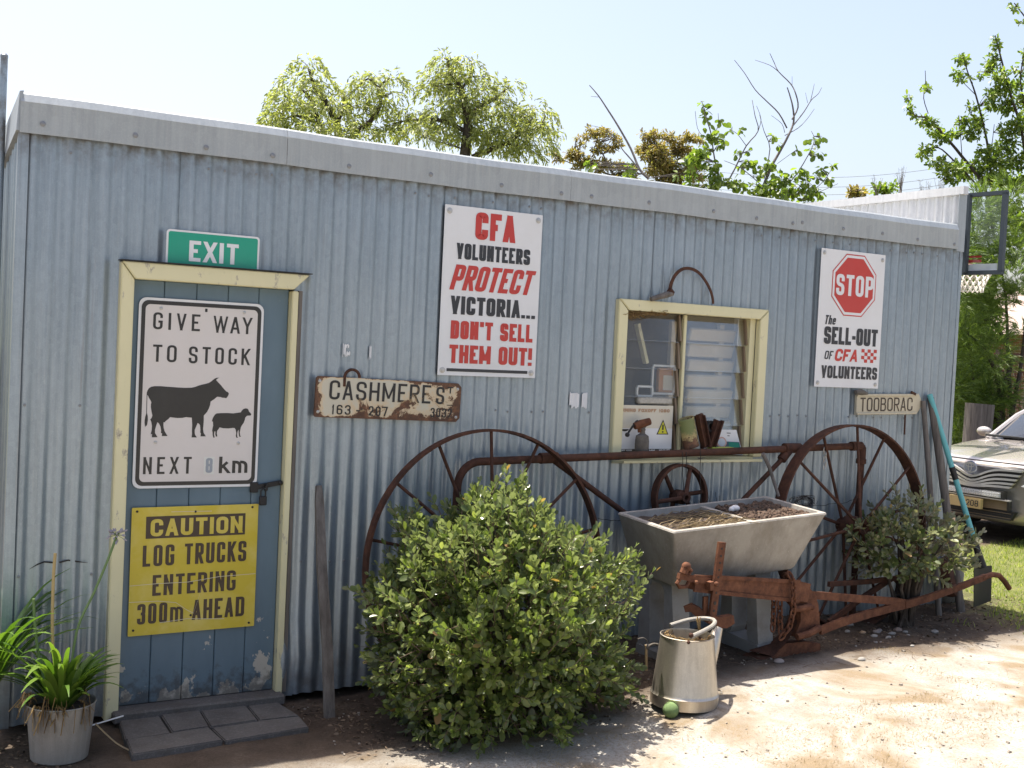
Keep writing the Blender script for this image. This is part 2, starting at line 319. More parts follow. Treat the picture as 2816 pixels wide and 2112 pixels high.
# ---------------------------------------------------------------- lettering: stroke-built glyphs
r_ = 1
GL = {
'A': [[(0,0),(.46,1)], [(.54,1),(1,0)], [(.2,.27),(.8,.27)]], 'B': [[(0,.5),(0,0),(1,0,1),(1,.52,1),(.1,.52)], [(0,.5),(0,1),(.95,1,1),(.95,.52,1),(.1,.52)]],
'C': [[(1,.66),(1,1,1),(0,1,1),(0,0,1),(1,0,1),(1,.34)]], 'D': [[(0,0),(0,1),(1,1,1),(1,0,1),'c']], 'E': [[(1,1),(0,1),(0,0),(1,0)], [(0,.51),(.88,.51)]],
'F': [[(1,1),(0,1),(0,0)], [(0,.49),(.85,.49)]], 'G': [[(1,.7),(1,1,1),(0,1,1),(0,0,1),(1,0,1),(1,.45),(.55,.45)]], 'H': [[(0,0),(0,1)], [(1,0),(1,1)], [(0,.51),(1,.51)]],
'I': [[(.5,0),(.5,1)]], 'K': [[(0,0),(0,1)], [(1,1),(0,.36)], [(.36,.58),(1,0)]], 'L': [[(0,1),(0,0),(1,0)]], 'M': [[(0,0),(0,1)], [(1,0),(1,1)], [(0,1),(.5,.12)], [(.5,.12),(1,1)]],
'N': [[(0,0),(0,1)], [(1,0),(1,1)], [(0,1),(1,0)]], 'O': [[(0,.5),(0,1,1),(1,1,1),(1,0,1),(0,0,1),'c']], 'P': [[(0,0),(0,1),(1,1,1),(1,.44,1),(0,.44)]],
'R': [[(0,0),(0,1),(1,1,1),(1,.48,1),(0,.48)], [(.48,.48),(1,0)]], 'S': [[(1,.70),(1,1,1),(0,1,1),(0,.53,1),(1,.47,1),(1,0,1),(0,0,1),(0,.30)]], 'T': [[(0,1),(1,1)], [(.5,0),(.5,1)]],
'U': [[(0,1),(0,0,1),(1,0,1),(1,1)]], 'V': [[(0,1),(.5,0)], [(.5,0),(1,1)]], 'W': [[(0,1),(.25,0)], [(.25,0),(.5,1)], [(.5,1),(.75,0)], [(.75,0),(1,1)]],
'X': [[(0,0),(1,1)], [(0,1),(1,0)]], 'Y': [[(0,1),(.5,.42)], [(1,1),(.5,.42)], [(.5,.5),(.5,0)]], '0': [[(0,.5),(0,1,1),(1,1,1),(1,0,1),(0,0,1),'c']],
'1': [[(.6,0),(.6,1)], [(.6,1),(.1,.72)]], '2': [[(0,.70),(0,1,1),(1,1,1),(1,.55,1),(0,0),(1,0)]], '3': [[(0,.74),(0,1,1),(1,1,1),(1,.52,1),(.4,.52)], [(.4,.52),(1,.52,1),(1,0,1),(0,0,1),(0,.26)]],
'6': [[(1,.76),(1,1,1),(0,1,1),(0,0,1),(1,0,1),(1,.56,1),(0,.56)]], '7': [[(0,1),(1,1),(.35,0)]], '8': [[(0,.75),(0,1,1),(1,1,1),(1,.53,1),(0,.53,1),'c'], [(0,.25),(0,.53,1),(1,.53,1),(1,0,1),(0,0,1),'c']],
'h': [[(0,0),(0,1)], [(0,.66,0),(1,.66,1),(1,0)]], 'e': [[(0,.34),(1,.34),(1,.68,1),(0,.68,1),(0,0,1),(1,0,1),(1,.12)]], 'm': [[(0,0),(0,.7)], [(0,.7),(.5,.7,1),(.5,0)], [(.5,.7),(1,.7,1),(1,0)]],
'k': [[(0,0),(0,1)], [(.9,.7),(0,.26)], [(.35,.42),(1,0)]], '.': [[(.5,0),(.5,.1)]], '!': [[(.5,.3),(.5,1)], [(.5,0),(.5,.1)]], "'": [[(.5,.78),(.5,1)]], '*': [[(.5,.42),(.5,.56)]], '-': [[(0,.42),(1,.42)]], '>': [[(0,.45),(.75,.45)], [(.55,.75),(1,.45),(.55,.15)]],
}
LW = {'*': 0.0, 'I': 0.0, '.': 0.0, '!': 0.0, "'": 0.0, '1': 0.45, 'M': 1.28, 'W': 1.5, 'm': 1.45, '-': 0.5, 'E': .9, 'L': .86, 'F': .88, 'T': .95, '>': 1.1}
def clip_poly(P, w, h, cx):
    def cl(P, ax, lim, sg):
        out = []
        for i in range(len(P)):
            a, b = P[i], P[(i+1) % len(P)]; da, db = sg*(a[ax]-lim), sg*(b[ax]-lim)
            if da <= 0: out.append(a)
            if (da < 0) != (db < 0) and da != db and (da < 0 < db or db < 0 < da):
                t = da/(da-db); out.append((a[0]+(b[0]-a[0])*t, a[1]+(b[1]-a[1])*t))
        return out
    P = cl(P, 1, h, 1); P = cl(P, 1, 0, -1) if P else P
    if cx and P: P = cl(P, 0, w, 1); P = cl(P, 0, 0, -1) if P else P
    return P
def glyph_polys(ch, W, H, tx, ty, rho):
    out = []; s = ty/tx; Wp = W*s; iw = max(Wp-ty, 0); ih = H-ty; h2 = ty/2
    for path in GL[ch]:
        h2 = ty/2
        closed = path[-1] == 'c'; pts = path[:-1] if closed else path
        Q = [(h2+q[0]*iw, h2+q[1]*ih, (q[2] if len(q) > 2 else 0)) for q in pts]; n = len(Q); R = []
        for i, q in enumerate(Q):
            if q[2] and (closed or 0 < i < n-1):
                a, b = Q[i-1], Q[(i+1) % n]; da = math.hypot(a[0]-q[0], a[1]-q[1]); db = math.hypot(b[0]-q[0], b[1]-q[1])
                rr = min(rho*iw/2, da*(0.5 if a[2] else 1), db*(0.5 if b[2] else 1))
                if rr > 1e-6:
                    p0 = (q[0]+(a[0]-q[0])/da*rr, q[1]+(a[1]-q[1])/da*rr); p1 = (q[0]+(b[0]-q[0])/db*rr, q[1]+(b[1]-q[1])/db*rr)
                    for k in range(6):
                        t = k/5; c_ = 0.32   # rounder than a plain quadratic
                        w0, w1, w2 = (1-t)**2, 2*t*(1-t)*1.0, t*t
                        R.append((p0[0]*w0+q[0]*w1+p1[0]*w2, p0[1]*w0+q[1]*w1+p1[1]*w2))
                    continue
            R.append((q[0], q[1]))
        D = []
        for q in R:
            if not D or math.hypot(q[0]-D[-1][0], q[1]-D[-1][1]) > 1e-7: D.append(q)
        if closed and math.hypot(D[0][0]-D[-1][0], D[0][1]-D[-1][1]) < 1e-7: D.pop()
        R = D; n = len(R)
        if n < 2: continue
        if not closed:
            for e, nb in ((0, 1), (n-1, n-2)):
                dx, dy = R[e][0]-R[nb][0], R[e][1]-R[nb][1]; l = math.hypot(dx, dy); o = pts[0] if e == 0 else pts[-1]
                ext = (abs(dy) > abs(dx)*0.5 and o[1] in (0, 1)) or (abs(dx) >= abs(dy) and o[0] in (0, 1))
                if ext and l > 0: R[e] = (R[e][0]+dx/l*ty*1.2, R[e][1]+dy/l*ty*1.2)
        dg = len(pts) == 2 and abs(pts[0][0]-pts[1][0]) > .05 and abs(pts[0][1]-pts[1][1]) > .05
        h2 = ty/2*(.80 if dg and ch in 'NMW' else .92 if dg else 1.0)
        L_, R_ = [], []
        for i in range(n):
            a = R[i-1] if (closed or i > 0) else None; b = R[(i+1) % n] if (closed or i < n-1) else None; q = R[i]
            ns = []
            for u, v in ((a, q), (q, b)):
                if u is None or v is None: continue
                l = math.hypot(v[0]-u[0], v[1]-u[1]); ns.append((-(v[1]-u[1])/l, (v[0]-u[0])/l))
            nx, ny = sum(k[0] for k in ns)/len(ns), sum(k[1] for k in ns)/len(ns); l2 = max(nx*nx+ny*ny, 0.25)
            L_.append((q[0]+nx/l2*h2, q[1]+ny/l2*h2)); R_.append((q[0]-nx/l2*h2, q[1]-ny/l2*h2))
        diag = any(abs(p[0]-q[0]) > .05 and abs(p[1]-q[1]) > .05 for p, q in zip(pts, pts[1:]) if len(p) == 2 and len(q) == 2)
        polys = []
        for i in range(n if closed else n-1):
            j = (i+1) % n; P = clip_poly([L_[i], L_[j], R_[j], R_[i]], Wp, H, not diag)
            if len(P) > 2: polys.append([(x/s, y) for x, y in P])
        out.append(polys)
    return out
def letter(mb, text, x0, x1, y0, H, tx, ty=None, rho=0.8, gap=None, space=0.6, slant=0.0, yoff=-0.0015, rise=None):
    """set `text` between x0 and x1 on a sign plane (local x, z); rise = height of the line's right end over its left"""
    ty = ty or tx*0.85; gap = tx*0.42 if gap is None else gap
    cs = [c for c in text]; nl = sum(LW.get(c, 1.0) if c != ' ' else space for c in cs)
    fixed = sum(tx if LW.get(c, 1) == 0.0 else 0 for c in cs if c != ' ')+gap*(len(cs)-1)+slant*H*0
    unit = ((x1-x0)-slant*H-fixed)/max(nl, 1e-6); x = x0
    for c in cs:
        wd = unit*(space if c == ' ' else LW.get(c, 1.0)); wd = tx if wd == 0 else wd
        if c != ' ':
            for k, polys in enumerate(glyph_polys(c, wd, H, min(tx, wd*0.48) if c not in "I.!'*" else tx, ty, rho)):
                for pi_, P in enumerate(polys):
                    f = lambda px, py: (x+px+slant*py, yoff-0.00012*k-0.00003*pi_, y0+py+(rise or 0)*(x+px-x0)/(x1-x0))
                    mb.add([f(*q) for q in P], [tuple(range(len(P)))])
        x += wd+gap
    return mb
def panel(poly, t=0.003): return MB().prism(poly, lambda x, y, d: (x, d, y), 0, t)
def rrect(x0, y0, x1, y1, r, n=5):
    P = []
    for cx, cy, a0 in ((x1-r, y1-r, 0), (x0+r, y1-r, 90), (x0+r, y0+r, 180), (x1-r, y0+r, 270)):
        P += [(cx+r*math.cos(math.radians(a0+90*k/n)), cy+r*math.sin(math.radians(a0+90*k/n))) for k in range(n+1)]
    return P
def flat(mb, poly, y): return mb.add([(x, y, z) for x, z in poly], [tuple(range(len(poly)))])
def bolt(par, x, z, r=0.011, mt='steel', y=0.0):
    return MB().lathe([(r, 0), (r, 0.002), (r*0.55, 0.003), (r*0.5, 0.006), (0, 0.007)], (x, y, z), 12, ax=(0, -1, 0)).build('bolt', M[mt], par, True)
# ---------------------------------------------------------------- ground
g = NG('dry_ground'); x = g.xyz(); big = g.noise(0.9, 5, 0.6); md = g.noise(4.5, 6, 0.65); fi = g.noise(70, 5, 0.75); gr = g.noise(260, 3, 0.7); peb = g.voro(48, g.co((1, 1, 0.3)), 'Distance')
sand = g.ramp(md, [(0.3, (0.250, 0.234, 0.203)), (0.55, (0.362, 0.348, 0.314)), (0.75, (0.425, 0.415, 0.385))])
dryp = g.ramp(g.math('ADD', g.math('MULTIPLY', g.noise(1.9, 5, 0.6, None, 0.6), 0.75), g.math('MULTIPLY', fi, 0.25)), [(0.50, 0), (0.60, 0.85)])
sand = g.mix(dryp, sand, (0.200, 0.145, 0.080)); sand = g.mix(g.ramp(fi, [(0.36, 0.75), (0.52, 0)]), sand, (0.20, 0.155, 0.11)); wv_ = g.noise(34, 4, 0.75, g.co((1.0, 0.22, 1)), 1.2); wv2 = g.noise(34, 4, 0.75, g.co((0.25, 1.0, 1)), 1.2); sand = g.mix(g.ramp(g.math('MAXIMUM', wv_, wv2), [(0.60, 0), (0.70, 0.7)]), sand, (0.185, 0.135, 0.08)); sand = g.mix(g.ramp(gr, [(0.6, 0), (0.72, 0.5)]), sand, (0.50, 0.465, 0.41))
soil = g.ramp(g.math('ADD', g.math('MULTIPLY', md, 0.6), g.math('MULTIPLY', fi, 0.4)), [(0.3, (0.040, 0.030, 0.023)), (0.55, (0.10, 0.077, 0.058)), (0.75, (0.19, 0.15, 0.115))])
soil = g.mix(g.ramp(gr, [(0.62, 0), (0.74, 0.45)]), soil, (0.30, 0.26, 0.22))
# soil bed along the wall, widened to the shadow edge so its colour deepens the shade: y > edge(x); edge wanders
ed = g.math('ADD', x[1], g.math('MULTIPLY', g.math('SUBTRACT', md, 0.5), 0.5)); ed = g.math('ADD', ed, g.math('MULTIPLY', g.math('SUBTRACT', big, 0.5), 0.5))
bed = g.math('MULTIPLY', g.ramp(ed, [(0.0, 0), (0.22, 1)]), 1.0)
sh = g.N.new('ShaderNodeMapRange'); g.L.new(ed, sh.inputs[0]); sh.inputs[1].default_value = -1.15; sh.inputs[2].default_value = -0.72; sh.interpolation_type = 'SMOOTHSTEP'
c = g.mix(sh.outputs[0], sand, soil)
# lawn on the right
lx = g.math('ADD', g.math('SUBTRACT', x[0], 6.0), g.math('MULTIPLY', g.math('ADD', x[1], 0.3), -0.35)); lx = g.math('ADD', lx, g.math('MULTIPLY', g.math('SUBTRACT', md, 0.5), 1.6))
lm = g.N.new('ShaderNodeMapRange'); g.L.new(lx, lm.inputs[0]); lm.inputs[1].default_value = -0.15; lm.inputs[2].default_value = 0.5
ly = g.math('SUBTRACT', g.math('ADD', 1.62, g.math('MULTIPLY', g.math('SUBTRACT', x[0], 8.3), 0.12)), x[1]); ln = g.N.new('ShaderNodeMapRange'); g.L.new(g.math('ADD', ly, g.math('MULTIPLY', g.math('SUBTRACT', fi, 0.5), 0.25)), ln.inputs[0]); ln.inputs[1].default_value = -0.06; ln.inputs[2].default_value = 0.1
ny = g.N.new('ShaderNodeMapRange'); g.L.new(g.math('ADD', x[1], g.math('MULTIPLY', g.math('SUBTRACT', md, 0.5), 1.2)), ny.inputs[0]); ny.inputs[1].default_value = -1.0; ny.inputs[2].default_value = -0.5
lawn = g.math('MULTIPLY', g.math('MULTIPLY', lm.outputs[0], ln.outputs[0]), ny.outputs[0])
far_ = g.N.new('ShaderNodeMapRange'); g.L.new(x[1], far_.inputs[0]); far_.inputs[1].default_value = 7.5; far_.inputs[2].default_value = 9.5
lawn = g.math('MAXIMUM', lawn, far_.outputs[0])
c = g.mix(lawn, c, g.ramp(g.math('ADD', g.math('MULTIPLY', fi, 0.6), g.math('MULTIPLY', md, 0.4)), [(0.3, (0.060, 0.075, 0.022)), (0.5, (0.12, 0.135, 0.045)), (0.7, (0.20, 0.18, 0.085))]))
g.bump(g.math('ADD', g.math('MULTIPLY', fi, 0.7), g.math('MULTIPLY', gr, 0.4)), 0.75, 0.012); M['ground'] = g.set(c, 0.95, 0, 0.15)
def axis(lo, hi, n0, n1, st):
    a = list(np.arange(n0, n1+1e-6, st)); k = st
    b = n1
    while b < hi: k *= 1.35; b += k; a.append(b)
    k = st; b = n0
    while b > lo: k *= 1.35; b -= k; a.insert(0, b)
    return np.array(a)
gx = axis(-300, 420, -2.5, 10, 0.05); gy = axis(-60, 600, -3.2, 2.0, 0.05)
XX, YY = np.meshgrid(gx, gy); t = np.clip((XX-1.6)/2.0, 0, 1); ZZ = -0.13+0.155*t*t*(3-2*t)
near = np.exp(-np.maximum(0, np.hypot((XX-3.5)/7, (YY+.5)/4)-1)*3)
VG = {}
def vnoise(X, Y, sc, seed):
    if seed not in VG: VG[seed] = np.random.default_rng(seed).random((256, 256))
    G = VG[seed]; x = X*sc+500; y = Y*sc+500; i = np.floor(x).astype(int); j = np.floor(y).astype(int); fx = x-i; fy = y-j; fx = fx*fx*(3-2*fx); fy = fy*fy*(3-2*fy)
    q = lambda a, b: G[a % 256, b % 256]
    return q(i, j)*(1-fx)*(1-fy)+q(i+1, j)*fx*(1-fy)+q(i, j+1)*(1-fx)*fy+q(i+1, j+1)*fx*fy-0.5
def gnoise(X, Y): return vnoise(X, Y, 1.3, 1)*0.022+vnoise(X, Y, 5, 2)*0.012+vnoise(X, Y, 14, 3)*0.008
ZZ = ZZ+near*(gnoise(XX, YY)-0.006)
ny_, nx_ = XX.shape; idx = np.arange(ny_*nx_).reshape(ny_, nx_)
Fq = np.stack([idx[:-1, :-1], idx[:-1, 1:], idx[1:, 1:], idx[1:, :-1]], -1).reshape(-1, 4)
go = np_mesh('ground', np.stack([XX, YY, ZZ], -1).reshape(-1, 3), Fq, M['ground']); tag(go, 'dry sandy ground with patches of straw coloured grass', 'ground', None, 'structure')
def gh(x, y): return gz(x, y)+float(gnoise(np.array([x]), np.array([y]))[0])-0.006
# ---------------------------------------------------------------- the shed
PI_ = 0.0762; AMP = 0.0085
shed = thing('shed', 'long corrugated iron shed with cream framed door and louvre window', 'shed', (0, 0, -0.1))
DX0, DX1, DZ0, DZ1 = 0.437, 1.185, -0.075, 1.885        # door opening
WX0, WX1, WZ0, WZ1 = 3.20, 4.19, 1.06, 1.915            # window opening
def corr(x): return -AMP*math.cos(2*math.pi*x/PI_)      # ridges (towards the viewer) at whole pitches
laps = [-0.75, 8.35, 16.35, 26.3, 34.4, 44.3, 53.75, 62.2, 71.8, 79.35]
for k in range(len(laps)-1):
    a, b = laps[k]*PI_, (laps[k+1]+(0.42 if k < len(laps)-2 else 0))*PI_; n = int(round((b-a)/PI_*10)); xs = [a+(b-a)*i/n for i in range(n+1)]
    for e in (DX0-.02, DX1+.02, WX0-.02, WX1+.02):
        if a < e < b: xs.append(e)
    xs = sorted(xs); mb = MB(); zb, zt = -0.105+random.uniform(-.006, .006), 2.52; yo = -0.0020*(k % 2)
    zs = [zb+(zt-zb)*i/14 for i in range(15)]+[DZ0, DZ1+.02, WZ0-.02, WZ1+.02]; zs = sorted(set(round(q, 4) for q in zs if q >= zb)); ph = 2.2
    def yy(x, z):
        d = corr(x)+yo+0.0025*math.sin(x*3.1+ph+z*1.3)+0.0018*math.sin(z*5+x*7+ph)
        if 1.2 < x < 1.75 and z < 0.7: q = min(1, (0.7-z)/0.7); d -= 0.03*q*q*math.exp(-((x-1.28)/.2)**2)*(1+0.6*math.sin(z*17)); d *= 1
        if 1.35 < x < 1.62 and 0.1 < z < 0.42: d += 0.012*math.sin((z-.1)*20)*math.sin((x-1.35)*11.6)
        return d
    grid = {}
    for i, x in enumerate(xs):
        for j, z in enumerate(zs): grid[i, j] = len(mb.v); mb.v.append((x, yy(x, z), z))
    for i in range(len(xs)-1):
        xm = (xs[i]+xs[i+1])/2
        for j in range(len(zs)-1):
            zm = (zs[j]+zs[j+1])/2
            if DX0-.02 < xm < DX1+.02 and zm < DZ1+.02: continue
            if WX0-.02 < xm < WX1+.02 and WZ0-.02 < zm < WZ1+.02: continue
            mb.f.append((grid[i, j], grid[i+1, j], grid[i+1, j+1], grid[i, j+1]))
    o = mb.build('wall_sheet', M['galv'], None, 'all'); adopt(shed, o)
# roofing nails on the sheets
nl = MB()
for z0 in (1.31, 0.55, 2.42):
    for i in range(-1, 80):
        x = i*PI_*1.0+PI_/2*0
        if random.random() < (0.42 if z0 != 2.42 else 0.35) and not (DX0-.1 < x < DX1+.1 and z0 < 2) and not (WX0-.1 < x < WX1+.1 and 1 < z0 < 2): nl.ball((x, -AMP-0.006, z0+random.uniform(-.006, .006)), 0.0065, 4, (1, .6, 1))
o = nl.build('roofing_nail', M['dullbolt'], None, True); adopt(shed, o); stuff(o)
# tear in the sheet left of the door
mb = MB(); tz = 0.605; pr = [(0.045, -.022), (0.075, .0), (0.105, .007), (0.14, .004), (0.175, .003), (0.205, .010), (0.24, .004), (0.29, -.005)]
for i in range(len(pr)-1):
    h0, h1 = (0.0035 if 0 < i else 0.0005), (0.0035 if i+1 < len(pr)-1 else 0.0005)
    y = lambda x: corr(x)-0.0045
    (xa, za), (xb, zb) = pr[i], pr[i+1]; mb.add([(xa, y(xa), tz+za-h0), (xb, y(xb), tz+zb-h1), (xb, y(xb), tz+zb+h1), (xa, y(xa), tz+za+h0)], [(0, 1, 2, 3)])
o = mb.build('tear', M['black_iron']); adopt(shed, o)
# fascia flashing: vertical face, bend, rolled top edge
prof = [(-0.022, 2.476), (-0.032, 2.474), (-0.034, 2.486), (-0.034, 2.598), (-0.036, 2.606), (-0.020, 2.640), (-0.010, 2.648), (0.004, 2.650), (0.02, 2.642), (0.10, 2.622)]
for a, b in ((-0.062, 1.13), (1.131, 2.76), (2.761, 4.45), (4.451, 5.968)):
    mb = MB(); n = 10; k = len(prof); off = 0.002*((int(a*7)) % 2)
    for i in range(n+1):
        x = a+(b-a)*i/n; dz = 0.003*math.sin(x*2.3)+0.0015*math.sin(x*7.7)
        mb.v += [(x, y-off, z+dz) for y, z in prof]
    mb.f = [(i*k+j, (i+1)*k+j, (i+1)*k+j+1, i*k+j+1) for i in range(n) for j in range(k-1)]
    o = mb.build('roof_flashing', M['fascia'], None, 25); adopt(shed, o)
x = 0.02
for x in [0.03, 0.42, 0.74, 1.06, 1.45, 1.9, 2.32, 2.7, 2.90, 3.3, 3.78, 4.12, 4.42, 4.5, 4.86, 5.22, 5.56, 5.93]:
    o = MB().lathe([(0.012, 0), (0.012, 0.002), (0.006, 0.004), (0, 0.006)], (x, -0.036, 2.515+random.uniform(-.008, .008)), 10, ax=(0, -1, 0)).build('bolt', M['dullbolt'], None, True); adopt(shed, o)
# roof falling to the back, side walls, back wall, corner strips, parapet on the right
def corr_sheet(name, fn, u0, u1, n, v0, v1, mt):
    mb = MB(); N = int((u1-u0)/PI_*8)
    for i in range(N+1):
        u = u0+(u1-u0)*i/N; a = AMP*math.cos(2*math.pi*u/PI_)
        mb.v += [fn(u, v0, a), fn(u, v1, a)]
    mb.f = [(2*i, 2*i+2, 2*i+3, 2*i+1) for i in range(N)]
    o = mb.build(name, mt, None, 'all'); adopt(shed, o); return o
SL = 0.25; DEP = 4.2
corr_sheet('roof', lambda u, v, a: (u, v, 2.615-SL*(v-.05)+a), -0.05, 5.96, 0, 0.05, DEP, M['zinc'])
mb = MB(); N = int(DEP/PI_*8)
for i in range(N+1):
    y = 0.02+(DEP-.02)*i/N; a = AMP*math.cos(2*math.pi*y/PI_); mb.v += [(-0.052+a, y, -0.11), (-0.052+a, y, 2.60-SL*y)]
mb.f = [(2*i, 2*i+2, 2*i+3, 2*i+1) for i in range(N)]; o = mb.build('side_wall', M['galv'], None, 'all'); adopt(shed, o)
o = MB().add([(-.03, DEP, -.1), (6.0, DEP, -.1), (6.0, DEP, 1.56), (-.03, DEP, 1.56)], [(0, 1, 2, 3)]).build('back_wall', M['galv']); adopt(shed, o)
o = MB().prism([(-.075, 2.482), (-.05, 2.478), (-.05, 2.652), (-.066, 2.648)], lambda x, z, t: (x, t, z-SL*max(t, 0)), -0.03, DEP).build('barge_capping', M['fascia']); adopt(shed, o)
o = MB().prism([(-.064, 0.0), (-.064, -.016), (-.02, -.016), (-.02, -.0135), (-.061, -.0135), (-.061, 0.0)], lambda x, y, z: (x, y, z), -0.11, 2.474).build('corner_strip', M['galv']); adopt(shed, o)
corr_sheet('parapet', lambda u, v, a: (6.0+a*1.25, u, v), 0.0, DEP, 0, -0.1, 2.86, M['zinc'])
o = MB().box((6.0, DEP/2, 2.885), (0.05, DEP+.1, 0.055)).build('parapet_capping', M['zinc']); adopt(shed, o)
o = MB().box((6.045, DEP/2, 1.38), (0.006, DEP, 2.95)).build('side_wall', M['galv']); adopt(shed, o)
o = MB().prism([(5.972, -.021), (6.052, -.021), (6.052, .06), (6.048, .06), (6.048, -.017), (5.972, -.017)], lambda x, y, z: (x, y, z), 2.466, 2.86).build('corner_flashing', M['fascia']); adopt(shed, o)
o = MB().prism([(6.02, -.0145), (6.05, -.0145), (6.05, .06), (6.047, .06), (6.047, -.0115), (6.02, -.0115)], lambda x, y, z: (x, y, z), -.1, 2.466).build('corner_strip', M['galv']); adopt(shed, o)
o = MB().box((3.0, 2.1, -0.085), (5.95, 4.1, 0.02)).build('floor', M['slab']); adopt(shed, o)
# ---- door: boards, frame, latch (parts of the shed)
door = MB(); nb = 5; bw = (DX1-DX0)/nb
for i in range(nb): door.box((DX0+bw*(i+.5), 0.022, (DZ0+DZ1)/2), (bw-0.0025, 0.03, DZ1-DZ0-.004), bev=0.003)
door.box(((DX0+DX1)/2, 0.032, (DZ0+DZ1)/2), (DX1-DX0-.006, 0.02, DZ1-DZ0-.01))
do = door.build('door', M['door']); adopt(shed, do)
lt = MB().bar((1.055, -0.004, 0.925), (1.175, -0.004, 0.945), 0.022, 0.014).tube([(1.10, -.012, .94), (1.10, -.03, .935), (1.10, -.03, .915), (1.10, -.012, .91)], 0.006, 8).box((1.045, -0.006, 0.925), (0.04, 0.012, 0.05), bev=.003)
lt.ball((1.175, -0.010, 0.945), 0.012, 6); lo = lt.build('latch', M['black_iron'], None, True); lo.parent = do
pk = MB().box((1.086, -0.022, 0.862), (0.036, 0.018, 0.045), bev=.006).tube([(1.074, -.022, .88), (1.074, -.022, .91), (1.086, -.022, .922), (1.098, -.022, .91), (1.098, -.022, .88)], 0.004, 8)
pko = pk.build('padlock', M['black_iron'], None, True); tag(pko, 'small black padlock hanging from the door latch', 'padlock')
def frame_piece(pts4, y0, y1, name, par):      # mitred board: 4 corners (x,z)
    o = MB().prism(pts4, lambda x, z, t: (x, t, z), y0, y1).build(name, M['cream'])
    bm = bmesh.new(); bm.from_mesh(o.data); bmesh.ops.bevel(bm, geom=[e for e in bm.edges], offset=0.004, segments=2, affect='EDGES'); bm.to_mesh(o.data); bm.free(); return o
fl, fr, ft = 0.378, 1.262, 1.958; il, ir, it = DX0, 1.184, DZ1-.004
fo = frame_piece([(fl, -.12), (il, -.09), (il, it), (fl, ft)], -0.052, 0.04, 'door_frame', None); adopt(shed, fo)
for q in ([(fl+.002, ft), (il+.002, it+.002), (ir, it+.002), (fr, ft)],): o = frame_piece(q, -0.062, 0.04, 'door_frame', None); adopt(shed, o)
o = frame_piece([(ir+.002, -.1), (ir+.034, -.1), (ir+.034, it-.004), (ir+.002, it-.004)], -0.038, 0.04, 'door_frame', None); adopt(shed, o)
o = MB().box((ir+.046, -0.008, .9), (0.018, 0.05, 1.96)).build('timber_edge', M['grain']); adopt(shed, o)
o = MB().prism([(fl-.006, ft+.003), (fr+.01, ft+.003), (fr+.01, ft+.008), (fl-.006, ft+.008)], lambda x, z, t: (x, t, z), -0.071, 0.0).build('drip_flashing', M['black_iron']); adopt(shed, o)
o = MB().box(((DX0+DX1)/2, -0.035, -.1), (DX1-DX0+.06, 0.13, 0.05), bev=.008).build('doorstep', M['slab']); adopt(shed, o)
# ---- window: frame with mullion and louvres, sill
wf = MB()
wo = None
x0, x1, zt, zb = 3.125, 4.262, 1.962, 1.075; i0, i1, itz = 3.192, 4.192, 1.897
wo = frame_piece([(x0, zb), (i0, zb), (i0, itz), (x0, zt)], -0.040, 0.055, 'window', None); adopt(shed, wo)
def sub(o, par=wo): o.parent = par; return o
sub(frame_piece([(x0+.003, zt), (i0+.003, itz+.003), (i1-.003, itz+.003), (x1-.003, zt)], -0.043, 0.055, 'frame_head', None))
sub(frame_piece([(i1+.002, zb-.02), (x1, zb-.02), (x1, zt-.002), (i1+.002, itz)], -0.040, 0.0, 'frame_jamb', None))
sub(MB().box((i1-.022, 0.052, 1.48), (0.042, 0.105, 0.84)).build('reveal', M['cream']))
sub(MB().box((3.655, 0.028, 1.48), (0.022, 0.030, 0.835), bev=.004).build('mullion', M['cream']))
sub(MB().box((3.685, -0.035, 1.033), (1.05, 0.15, 0.018), rx=-0.1, bev=.003).build('sill', M['cream']))
sub(MB().box((3.70, 0.02, 1.048), (1.0, 0.10, 0.012)).build('sill_board', M['cream']))
gm = NG('dusty_glass'); gm.set((0.62, 0.66, 0.68), 0.03); gl_ = gm.N.new('ShaderNodeBsdfGlossy'); gl_.inputs['Roughness'].default_value = 0.015; gl_.inputs['Color'].default_value = (1, 1, 1, 1)
tr_ = gm.N.new('ShaderNodeBsdfTransparent'); tr_.inputs[0].default_value = (0.97, 0.97, 0.955, 1); fr_ = gm.N.new('ShaderNodeFresnel'); fr_.inputs[0].default_value = 1.55
df_ = gm.N.new('ShaderNodeBsdfDiffuse'); df_.inputs[0].default_value = (0.55, 0.52, 0.46, 1)
m1 = gm.N.new('ShaderNodeMixShader'); m2 = gm.N.new('ShaderNodeMixShader')
dn = gm.ramp(gm.noise(3.5, 5, 0.6), [(0.35, 0.03), (0.7, 0.10)]); gm.L.new(dn, m1.inputs[0]); gm.L.new(tr_.outputs[0], m1.inputs[1]); gm.L.new(df_.outputs[0], m1.inputs[2])
f2 = gm.math('MULTIPLY', fr_.outputs[0], 0.28, True); gm.L.new(f2, m2.inputs[0]); gm.L.new(m1.outputs[0], m2.inputs[1]); gm.L.new(gl_.outputs[0], m2.inputs[2]); gm.L.new(m2.outputs[0], gm.o.inputs[0]); M['glass'] = gm.m
M['jamb'] = plain('brown_louvre_clip', (0.20, 0.15, 0.10), 0.6)
M['paper'] = plain('faded_paper', (0.62, 0.58, 0.47), 0.8, 0, 0.1, 4); M['dark'] = plain('dark_interior', (0.05, 0.046, 0.042), 0.9)
